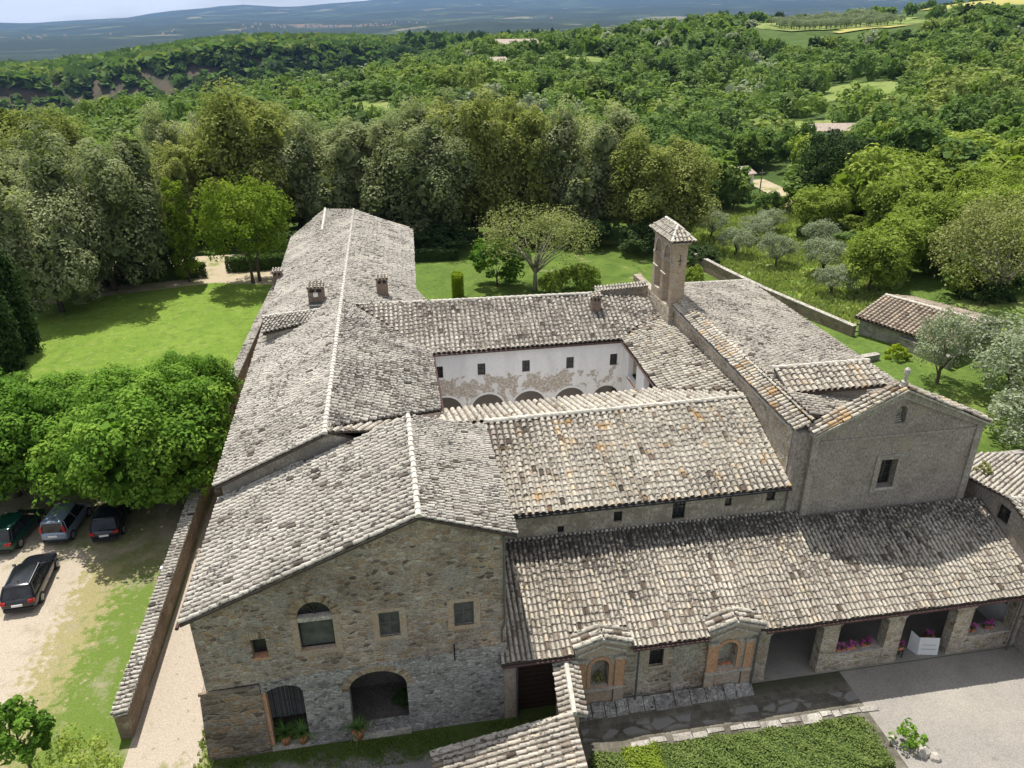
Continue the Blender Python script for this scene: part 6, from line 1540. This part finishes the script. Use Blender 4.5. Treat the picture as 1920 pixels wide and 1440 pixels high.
# rocks at the end of the hedge
for k, (x, y, s) in enumerate([(19.75, 19.9, 0.22), (20.6, 19.15, 0.35), (20.95, 18.8, 0.25)]):
    rk = thing('rock', ['small pale rock touching the end of the front hedge', 'largest pale rock by the plant at the hedge end', 'pale rock farthest from the hedge end'][k], 'rock', (x, y, 0))
    b_ = MB(); b_.tube([(x, y, 0), (x + 0.03, y, s * 0.6), (x, y + 0.02, s * 1.1)], [s, s * 0.9, s * 0.35], 7); b_.build('boulder', M['trim'], rk)

# ------------------------------------------------------------------ cars
def paint(name, col, rough=0.25):
    m, n, l, b = new_mat(name)
    b.inputs['Base Color'].default_value = (*col, 1); b.inputs['Metallic'].default_value = 0.35; b.inputs['Roughness'].default_value = rough
    b.inputs['Coat Weight'].default_value = 0.6; b.inputs['Coat Roughness'].default_value = 0.08
    return m
M['tyre'] = plain('black_tyre', (0.018, 0.018, 0.018), 0.9, var=0.1)
M['rim'] = plain('grey_rim', (0.35, 0.36, 0.37), 0.35, 0.8, var=0.05)
M['red_lamp'] = plain('red_lamp', (0.38, 0.02, 0.02), 0.2, var=0)
M['plate'] = plain('number_plate', (0.72, 0.73, 0.74), 0.5, var=0.04)
M['bumper'] = plain('black_plastic', (0.02, 0.02, 0.022), 0.6, var=0.1)
M['car_glass'] = glass('car_glass', (0.012, 0.014, 0.017), 0.06)
def car(label, x, y, rot, L, W, H, pm, style):
    """local axes: +y is the nose, origin on the ground at the middle of the car"""
    t = thing('parked_car', label, 'car', (x, y, 0.013), None, rot)
    h2 = L / 2
    belt = {'estate': 0.62, 'van': 0.60, 'hatch': 0.61}[style] * H
    # stations of the lower body: y, half width, bottom, belt height
    S = [(-h2, 0.80, 0.40, belt * 0.80), (-h2 + 0.06, 0.90, 0.30, belt * 0.93), (-h2 + 0.25, 0.97, 0.22, belt), (-h2 * 0.6, 1.0, 0.2, belt), (0, 1.0, 0.2, belt * 0.985), (h2 * 0.42, 0.99, 0.2, belt * 0.96),
         (h2 * 0.52, 0.97, 0.2, belt * 0.95), (h2 * 0.8, 0.93, 0.22, belt * 0.84), (h2 - 0.12, 0.85, 0.28, belt * 0.70), (h2, 0.70, 0.36, belt * 0.58)]
    def ring(yy, w, zb, zt):
        hw = W / 2 * w
        return [(-hw * 0.88, yy, zb), (-hw * 0.97, yy, zb + 0.10), (-hw, yy, zb + (zt - zb) * 0.5), (-hw * 0.985, yy, zt - 0.10), (-hw * 0.90, yy, zt - 0.015), (-hw * 0.6, yy, zt + 0.012), (0, yy, zt + 0.025),
                (hw * 0.6, yy, zt + 0.012), (hw * 0.90, yy, zt - 0.015), (hw * 0.985, yy, zt - 0.10), (hw, yy, zb + (zt - zb) * 0.5), (hw * 0.97, yy, zb + 0.10), (hw * 0.88, yy, zb)]
    def loft(rings, caps=True):
        mb = MB(); k = len(rings[0])
        for r_ in rings: mb.v += r_
        for i in range(len(rings) - 1):
            for q in range(k):
                q2 = (q + 1) % k
                mb.f.append((i * k + q, i * k + q2, (i + 1) * k + q2, (i + 1) * k + q)); mb.t.append(0.5)
        if caps:
            mb.f.append(tuple(range(k))); mb.t.append(.5); mb.f.append(tuple((len(rings) - 1) * k + q for q in reversed(range(k)))); mb.t.append(.5)
        return mb
    body = loft([ring(*s) for s in S]).build('body', pm, None, smooth=True, recalc=True); body.parent = t
    md = body.modifiers.new('bevel', 'SUBSURF'); md.levels = md.render_levels = 1
    # greenhouse: glass from belt to roof, then a roof panel and pillars in paint
    rear = {'estate': (-h2 + 0.14, -h2 + 0.55), 'van': (-h2 + 0.10, -h2 + 0.24), 'hatch': (-h2 + 0.18, -h2 + 0.62)}[style]
    fr = {'estate': (h2 * 0.48, h2 * 0.10), 'van': (h2 * 0.62, h2 * 0.25), 'hatch': (h2 * 0.5, h2 * 0.12)}[style]
    tw, bw = 0.74, 0.92
    zr = H - 0.05
    def gh(e, grow=0.0):
        q = lambda yb, yt, f: (yb + (yt - yb) * f)
        R = []
        for f in (0, 0.55, 1.0):
            z = belt * 0.96 + (zr - belt * 0.96) * f
            w = W / 2 * (bw + (tw - bw) * f ** 1.3) + grow
            y0, y1 = q(rear[0], rear[1], f) - grow, q(fr[0], fr[1], f) + grow
            R.append([(-w * 0.9, y0, z), (-w, y0 + 0.15, z), (-w, (y0 + y1) / 2, z), (-w * 0.97, y1 - 0.2, z), (-w * 0.7, y1, z), (w * 0.7, y1, z), (w * 0.97, y1 - 0.2, z), (w, (y0 + y1) / 2, z), (w, y0 + 0.15, z), (w * 0.9, y0, z)])
        return R
    R = gh(0)
    g = loft(R).build('windows', M['car_glass'], None, recalc=True); g.parent = t
    # roof panel
    top = R[2]; c = MB(); k = len(top)
    r1_ = [(p[0] * 1.03, p[1] + (0.03 if p[1] > 0 else -0.06), zr - 0.03) for p in top]
    r2_ = [(p[0] * 0.96, p[1] * 0.98, zr + 0.03) for p in top]
    r3_ = [(p[0] * 0.55, p[1] * 0.9, zr + 0.055) for p in top]
    rp = loft([r1_, r2_, r3_]).build('roof_panel', pm, None, smooth=True, recalc=True); rp.parent = t
    b = MB()
    for s in (0, 9, 2, 7, 4, 5, 1, 8):
        a = Vector(R[0][s]); m_ = Vector(R[1][s]); e = Vector(R[2][s])
        gx = 1.012
        b.tube([(p.x * gx, p.y + (-0.012 if s in (0, 9) else 0.012 if s in (4, 5) else 0), p.z) for p in (a, m_, e)], 0.032 if s not in (2, 7) else 0.022, 5)
    p_ = b.build('pillars', pm if style != 'hatch' else M['bumper'], None); p_.parent = t
    wr = 0.32
    for yy in (-h2 + 0.85 if style != 'van' else -h2 + 0.62, h2 - 0.85 if style != 'van' else h2 - 0.68):
        for s in (-1, 1):
            w = MB(); xc = s * (W / 2 - 0.10)
            w.tube([(xc - 0.10 * s, yy, wr), (xc + 0.095 * s, yy, wr), (xc + 0.11 * s, yy, wr)], [wr, wr, wr * 0.9], 18)
            wo = w.build('wheel', M['tyre'], None); wo.parent = t
            w = MB(); w.tube([(xc + 0.105 * s, yy, wr), (xc + 0.118 * s, yy, wr)], [wr * 0.64, wr * 0.6], 14)
            for q in range(5):
                an = q * 2 * math.pi / 5
                w.tube([(xc + 0.118 * s, yy, wr), (xc + 0.122 * s, yy + math.cos(an) * wr * 0.6, wr + math.sin(an) * wr * 0.6)], 0.03, 4)
            ri = w.build('rim', M['rim'], wo); ri.parent = wo
    for s in (-1, 1):
        l_ = MB()
        if style == 'van': l_.prism([(s * W * 0.36, -h2 - 0.0 + 0.06, belt * 0.98), (s * W * 0.46, -h2 + 0.06, belt * 0.98), (s * W * 0.42, -h2 + 0.12, belt + 0.36), (s * W * 0.35, -h2 + 0.12, belt + 0.36)], (0, 0.07, 0))
        else: l_.prism([(s * W * 0.30, -h2 - 0.025, belt * 0.76), (s * W * 0.455, -h2 + 0.05, belt * 0.76), (s * W * 0.465, -h2 + 0.09, belt * 0.92), (s * W * 0.30, -h2 + 0.0, belt * 0.92)], (0, 0.09, 0))
        o_ = l_.build('tail_light', M['red_lamp'], None, recalc=True); o_.parent = t
        m_ = MB(); yy = fr[0] - 0.25
        m_.prism([(s * (W / 2 + 0.02), yy, belt), (s * (W / 2 + 0.17), yy - 0.02, belt + 0.01), (s * (W / 2 + 0.17), yy - 0.02, belt + 0.13), (s * (W / 2 + 0.02), yy, belt + 0.12)], (0, 0.08, 0)); o_ = m_.build('mirror', pm, None, recalc=True); o_.parent = t
    b = MB(); b.box(-W * 0.40, -h2 - 0.03, 0.26, W * 0.40, -h2 + 0.12, 0.44); o_ = b.build('bumper', M['bumper'], None); o_.parent = t
    b = MB(); zp = belt * 0.62 if style != 'van' else belt * 0.70
    b.box(-0.26, -h2 - 0.045, zp, 0.26, -h2 - 0.02, zp + 0.12); o_ = b.build('number_plate', M['plate'], None); o_.parent = t
    b = MB(); b.tube([(0, rear[1] + 0.35, zr + 0.05), (0, rear[1] + 0.25, zr + 0.17)], 0.012, 5); b.tube([(0, rear[1] + 0.37, zr + 0.05), (0, rear[1] + 0.33, zr + 0.09)], 0.03, 6); o_ = b.build('aerial', M['bumper'], None); o_.parent = t
    b = MB(); b.tube([(-0.25, rear[0] - 0.02, belt + 0.04), (0.15, (rear[0] * 0.6 + rear[1] * 0.4) - 0.03, belt + (zr - belt) * 0.35)], 0.012, 5); o_ = b.build('wiper', M['bumper'], None); o_.parent = t
    if style == 'estate':
        for s in (-1, 1):
            b = MB(); b.tube([(s * W * 0.335, rear[1] + 0.1, zr + 0.06), (s * W * 0.345, 0, zr + 0.09), (s * W * 0.335, fr[1] - 0.1, zr + 0.05)], 0.02, 6); o_ = b.build('roof_rail', M['rim'], None); o_.parent = t
    return t
car('black estate car parked on the gravel in front of the others', -20.75, 36.95, rad(4.5), 4.55, 1.78, 1.48, paint('black_blue_paint', (0.012, 0.014, 0.019)), 'estate')
car('light blue small van-like car in the middle of the row', -20.75, 42.45, rad(-4), 3.66, 1.64, 1.56, paint('pale_blue_paint', (0.20, 0.255, 0.34), 0.3), 'van')
car('dark green hatchback half cut by the left edge', -23.55, 42.2, rad(-7), 4.2, 1.80, 1.50, paint('dark_green_paint', (0.006, 0.05, 0.033)), 'hatch')
car('dark blue hatchback in the shade under the linden tree', -18.15, 42.3, rad(5), 3.95, 1.72, 1.46, paint('dark_navy_paint', (0.010, 0.013, 0.025)), 'hatch')

# ------------------------------------------------------------------ distant houses
def farm(label, x, y, w, d, h, rz, cat='house', wallm=None, group=None, z=None):
    zz = tz(x, y) if z is None else z
    t = thing('farmhouse', label, cat, (x, y, zz), group, rz)
    b = MB(); b.box(-w / 2, -d / 2, -1.5, w / 2, d / 2, h)
    b.prism([(-w / 2, -d / 2, h), (-w / 2, d / 2, h), (-w / 2, 0, h + d * 0.2)], (w, 0, 0)); o = b.build('wall', wallm or M['old_plaster'], None, recalc=True); o.parent = t
    b = MB(); e = 0.4
    for s in (-1, 1): b.prism([(-w / 2 - e, s * (d / 2 + e), h - 0.1), (w / 2 + e, s * (d / 2 + e), h - 0.1), (w / 2 + e, 0, h + d * 0.2 + 0.12), (-w / 2 - e, 0, h + d * 0.2 + 0.12)], (0, 0, 0.15))
    o = b.build('roof', M['roof_far'], None, recalc=True); o.parent = t
    for k in range(max(2, int(w / 4))):
        xx = -w / 2 + (k + 0.5) * w / max(2, int(w / 4)); b = MB(); b.box(xx - 0.4, -d / 2 - 0.02, h * 0.45, xx + 0.4, -d / 2 + 0.1, h * 0.45 + 1.1); o = b.build('window', M['glass'], None); o.parent = t
    return t
M['roof_far'] = plain('far_tile_roof', (0.34, 0.28, 0.235), 0.9, var=0.25, vscale=2)
farm('small white house by the lane in the valley behind the olive grove', 67.5, 141.5, 5.5, 4.5, 2.8, rad(20), wallm=M['white'])
farm('long pale house roof half hidden on the right slope', 107, 174, 13, 6, 4.0, rad(-8), wallm=M['white'])
farm('flat roofed farmhouse on the ridge above the cloister', 74, 430, 22, 10, 5.5, rad(5))
farm('stone farmhouse on the ridge left of the tower among trees', 50, 350, 12, 9, 5.0, rad(20))
lane = [(62, 117), (67, 124), (70.5, 134), (73, 149), (77.5, 149), (75, 133), (71, 122), (65, 115)]
def drape(name, pts, mat, dz=0.25, step=4.0, kind='structure'):
    """patch laid over the terrain"""
    from mathutils.geometry import intersect_point_tri_2d
    xs = [p[0] for p in pts]; ys = [p[1] for p in pts]
    def inside(x, y):
        c = False; n_ = len(pts)
        for i in range(n_):
            a, b = pts[i], pts[(i + 1) % n_]
            if (a[1] > y) != (b[1] > y) and x < (b[0] - a[0]) * (y - a[1]) / (b[1] - a[1]) + a[0]: c = not c
        return c
    mb = MB(); idx = {}
    nx, ny = int((max(xs) - min(xs)) / step) + 1, int((max(ys) - min(ys)) / step) + 1
    def vid(i, j):
        if (i, j) not in idx:
            x, y = min(xs) + i * step, min(ys) + j * step
            idx[(i, j)] = len(mb.v); mb.v.append((x, y, tz(x, y) + dz))
        return idx[(i, j)]
    for i in range(nx):
        for j in range(ny):
            if inside(min(xs) + (i + .5) * step, min(ys) + (j + .5) * step):
                mb.f.append((vid(i, j), vid(i + 1, j), vid(i + 1, j + 1), vid(i, j + 1))); mb.t.append(.5)
    o = mb.build(name, mat, smooth=True); props(o, kind=kind); return o
drape('lane', lane, M['dirt'], 0.15, 0.3)
drape('meadow', [(40.5, 74), (43.5, 62.5), (47, 65), (52, 70), (62, 84), (62, 120), (42, 118), (38.5, 90)], M['meadow'], 0.12, 1.5)
drape('meadow', [(54, 56), (66, 56), (66, 66), (56, 66)], M['meadow'], 0.10, 1.5)
GLADES = [[(152, 258), (168, 240), (178, 246), (188, 274), (176, 286), (160, 276)], [(110, 206), (124, 200), (132, 218), (120, 230)], [(-20, 290), (4, 276), (8, 296), (-14, 306)],
          [(74, 405), (100, 392), (128, 415), (96, 430)]]
for k, gl in enumerate(GLADES): drape('meadow', gl, M['field_green'], 0.3, 4.0)
FIELDS = [([(250, 470), (330, 455), (352, 520), (330, 575), (262, 560)], 'field_green'), ([(395, 520), (500, 470), (560, 560), (420, 640)], 'field'), ([(128, 480), (165, 468), (182, 500), (146, 512)], 'field'), ([(262, 442), (298, 430), (308, 444), (272, 456)], 'field')]
for pts, mm in FIELDS: drape('field', pts, M[mm], 0.35, 8.0)

# ------------------------------------------------------------------ forest of the valley
FT = []
for k, (leaf, r, h, n, nm, lb) in enumerate([('leaf_forest', 4.6, 9.0, 2600, 'forest_tree', 'round dark green deciduous tree of the valley forest'), ('leaf_forest', 4.0, 10.5, 2600, 'forest_tree', 'tall green deciduous tree of the valley forest'),
                                     ('leaf_spring', 4.4, 8.5, 2400, 'forest_tree', 'light yellow green deciduous tree of the valley forest'), ('leaf_dark', 3.4, 9.0, 2200, 'forest_tree', 'dark evergreen tree of the valley forest'),
                                     ('leaf_fresh', 4.6, 9.5, 2600, 'forest_tree', 'fresh green deciduous tree of the valley forest'), ('leaf_olive', 3.8, 6.0, 2000, 'forest_tree', 'silver grey tree of the valley forest')]):
    FT.append(make_tree(nm, lb, 'tree', lb.replace('tree', 'trees', 1), 100 + k, lobes(50 + k, 11, r, h * 0.12, h, (0.34, 0.5)), 110, n, 0.62, leaf, h * 0.5, 0.2, limbs=3, puff_r=0.44, up=0.42, out_bias=0.82, shell=0.75, fill=160))
def inpoly(pts, x, y):
    c = False
    for i in range(len(pts)):
        a, b = pts[i], pts[(i + 1) % len(pts)]
        if (a[1] > y) != (b[1] > y) and x < (b[0] - a[0]) * (y - a[1]) / (b[1] - a[1]) + a[0]: c = not c
    return c
rnd = random.Random(2024)
cand = []
NOTREE = GLADES + [f[0] for f in FIELDS] + [[(38, 70), (62, 76), (66, 122), (40, 122)], lane, [(56, 122), (74, 118), (82, 150), (62, 152)], [(98, 160), (118, 166), (116, 180), (98, 178)]]
NOTREE2 = [lane, [(63, 138), (72, 138), (72, 146), (63, 146)], [(100, 170), (114, 170), (114, 178), (100, 178)]]
az = -24.5
for ring in range(200):
    D = 122 * (1.0 + 0.037) ** ring
    if D > 860: break
    stp = 7.6 if D < 400 else 8.0
    na = int(D * rad(69) / stp)
    for k in range(na):
        a = rad(-25.5 + 69.5 * (k + rnd.random()) / na)
        d = D * rnd.uniform(0.985, 1.035)
        x, y = d * math.sin(a), d * math.cos(a)
        if rnd.random() < 0.08: continue
        if d < 150 and -10 < math.degrees(a) < 21 and d < 128: continue
        dg = math.degrees(a)
        if dg > 38 and d < 128: continue
        if any(inpoly(p, x, y) for p in NOTREE): continue
        if any(inpoly(p, x * (1 + e / d), y * (1 + e / d)) for p in GLADES for e in (10, 20, 30, 40, 50)): continue
        if any(inpoly(p, x * (1 + e / d), y * (1 + e / d)) for p in NOTREE2 for e in (6, 12, 18, 24, 30)): continue
        if any(inpoly(f[0], x * (1 + e / d), y * (1 + e / d)) for f in FIELDS[:2] for e in (15, 30, 45, 60, 80, 100)): continue
        # open ground in front of the gorge on the left
        if dg < 0 and 395 < d < 830 and rnd.random() < 0.35: continue
        cand.append((d, x, y, dg))
cand.sort()
def kind_at(x, y, dg, d):
    v = math.sin(x * 0.031 + 0.5) + math.sin(y * 0.027 + x * 0.011) + 1.1 * math.sin(x * 0.083 + y * 0.06)
    q = rnd.random()
    if dg > 27 and d < 215 and q < 0.62: return 2
    if dg > 33 and d < 320 and q < 0.45: return 2
    if dg < -12 and d < 260 and q < 0.35: return 4
    if q < 0.08: return 3
    if q < 0.13: return 5
    if v > 1.3: return 4 if q < 0.7 else 2
    if v > 0.3: return 1
    if v < -1.4: return 3 if q < 0.3 else 0
    return 0 if q < 0.7 else 4
for (d, x, y, dg) in cand[:225]:
    place(FT[kind_at(x, y, dg, d)], x, y, tz(x, y) - 0.3, rnd.uniform(0, 6.28), rnd.uniform(0.8, 1.45), rnd.uniform(0.8, 1.3))

def merged_trees(name, label, pts, mats, leaf_n, size, seed):
    """a mass of trees nobody could count: one object"""
    rng = np.random.default_rng(seed)
    Vs, Fs, Ts, Ms = [], [], [], []
    base = 0; protos = []
    for q in range(5):
        V, F, T = crown_arrays(seed + q, lobes(seed + q, 8, 4.3, 0.6, 8.8, (0.36, 0.52)), 42, leaf_n, size, puff_r=0.48, up=0.45, out_bias=0.85, shell=0.8, fill=14)
        protos.append((V, F, T))
    for (x, y, z, s, sz, mi) in pts:
        V, F, T = protos[rng.integers(0, 5)]
        a = rng.random() * 6.28; ca, sa = math.cos(a), math.sin(a)
        W = np.empty_like(V)
        W[:, 0] = (V[:, 0] * ca - V[:, 1] * sa) * s + x; W[:, 1] = (V[:, 0] * sa + V[:, 1] * ca) * s + y; W[:, 2] = V[:, 2] * sz + z
        Vs.append(W); Fs.append(F + base); base += len(V)
        Ts.append(np.clip(T * 0.7 + rng.random() * 0.45, 0, 1)); Ms.append(np.full(len(F), mi, dtype=np.int32))
    o = np_mesh(name, np.concatenate(Vs), np.concatenate(Fs), M[mats[0]], None, np.concatenate(Ts))
    for m_ in mats[1:]: o.data.materials.append(M[m_])
    o.data.polygons.foreach_set('material_index', np.concatenate(Ms))
    return props(o, label, 'trees', None, 'stuff')
MATS = ['leaf_forest', 'leaf_forest', 'leaf_spring2', 'leaf_dark', 'leaf_fresh', 'leaf_olive']
rest = cand[225:]
nearp = [(x, y, tz(x, y) - 0.4, rnd.uniform(.8, 1.45), rnd.uniform(.7, 1.3), kind_at(x, y, dg, d)) for (d, x, y, dg) in rest if d < 420]
farp = [(x, y, tz(x, y) - 0.4, rnd.uniform(.8, 1.25), rnd.uniform(.7, 1.2), kind_at(x, y, dg, d)) for (d, x, y, dg) in rest if d >= 420]
merged_trees('forest', 'green forest filling the valley and the slopes behind the park', nearp, MATS, 420, 1.05, 300)
merged_trees('far_forest', 'forest on the far slopes and ridges', farp, MATS, 170, 1.7, 310)
# woods on the plateau beyond the gorge and along the dark far ridge
pl_ = []
for k in range(2600):
    dg = rnd.uniform(-25, 14); d = 930 + 520 * rnd.random() ** 1.3
    a = rad(dg); x, y = d * math.sin(a), d * math.cos(a)
    pl_.append((x, y, tz(x, y) - 0.5, rnd.uniform(1.0, 1.5), rnd.uniform(.8, 1.25), 0 if rnd.random() < 0.75 else 2))
for k in range(900):
    dg = rnd.uniform(-25, 6); d = rnd.uniform(850, 945)
    a = rad(dg); x, y = d * math.sin(a), d * math.cos(a)
    if rnd.random() < (0.62 if dg < -9 else 0.2): continue
    pl_.append((x, y, tz(x, y) - 0.5, rnd.uniform(0.8, 1.2), rnd.uniform(.6, 1.0), 3 if rnd.random() < 0.4 else 0))
merged_trees('plateau_woods', 'woods on the plateau beyond the gorge', pl_, MATS, 60, 2.9, 320)
rd_ = []
for k in range(2600):
    dg = rnd.uniform(2, 33); d = 880 + 700 * rnd.random()
    if dg > 26 and d < 900: continue
    a = rad(dg); x, y = d * math.sin(a), d * math.cos(a)
    rd_.append((x, y, tz(x, y) - 0.5, rnd.uniform(1.1, 1.7), rnd.uniform(.9, 1.4), 3 if rnd.random() < 0.6 else 0))
merged_trees('ridge_woods', 'dark woods along the ridge before the distant plain', rd_, MATS, 50, 3.2, 330)
# olive rows on the hill at the upper right
rows = []
for i in range(13):
    for j in range(9):
        x, y = 262 + i * 6.2 + j * 2.0, 478 + j * 9.5 - i * 1.2
        if inpoly(FIELDS[0][0], x, y): rows.append((x + rnd.uniform(-1, 1), y + rnd.uniform(-1, 1)))
for k, (x, y) in enumerate(rows[:90]):
    place(OL[k % 3], x, y, tz(x, y), rnd.uniform(0, 6), rnd.uniform(1.0, 1.3), label='small round olive tree in the hilltop rows', group='olive rows on the hilltop')
# distant town
tw = MB(); rt_m = MB()
for k in range(170):
    dg = rnd.gauss(-2.8, 2.2) if k < 140 else rnd.uniform(-22, 14); d = rnd.uniform(5200, 6000)
    a = rad(dg); x, y = d * math.sin(a), d * math.cos(a); z = tz(x, y) - 2
    w_, dd, h_ = rnd.uniform(6, 15), rnd.uniform(7, 10), rnd.uniform(6, 12)
    tw.box(x - w_ / 2, y - dd / 2, z, x + w_ / 2, y + dd / 2, z + h_, 0.7)
    tw.prism([(x - w_ / 2, y - dd / 2 - 0.1, z + h_), (x - w_ / 2, y + dd / 2 + 0.1, z + h_), (x - w_ / 2, y, z + h_ + 4)], (w_, 0, 0), 0.1)
M['town'] = tile_mat('far_town_walls', [(0.30, 0.18, 0.12)] * 2 + [(0.6, 0.5, 0.42), (0.72, 0.66, 0.58), (0.75, 0.7, 0.62), (0.8, 0.76, 0.7)], spots=0.0)
o = tw.build('distant_town', M['town']); props(o, 'pale distant town scattered on the plain under the horizon', 'town', None, 'stuff')

# ------------------------------------------------------------------ haze
mh = bpy.data.materials.new('thin_blue_haze'); mh.use_nodes = True
nh, lh = mh.node_tree.nodes, mh.node_tree.links
nh.remove(nh['Principled BSDF'])
pv = nh.new('ShaderNodeVolumePrincipled')
pv.inputs['Color'].default_value = (0.30, 0.54, 1.0, 1); pv.inputs['Density'].default_value = 0.00004; pv.inputs['Anisotropy'].default_value = 0.2
lh.new(pv.outputs[0], nh['Material Output'].inputs['Volume'])
hb = MB(); hb.box(-16500, -16500, -190, 16500, 16500, 760)
hz = hb.build('haze', mh); props(hz, 'thin blue air between here and the distant hills', 'haze', None, 'stuff')
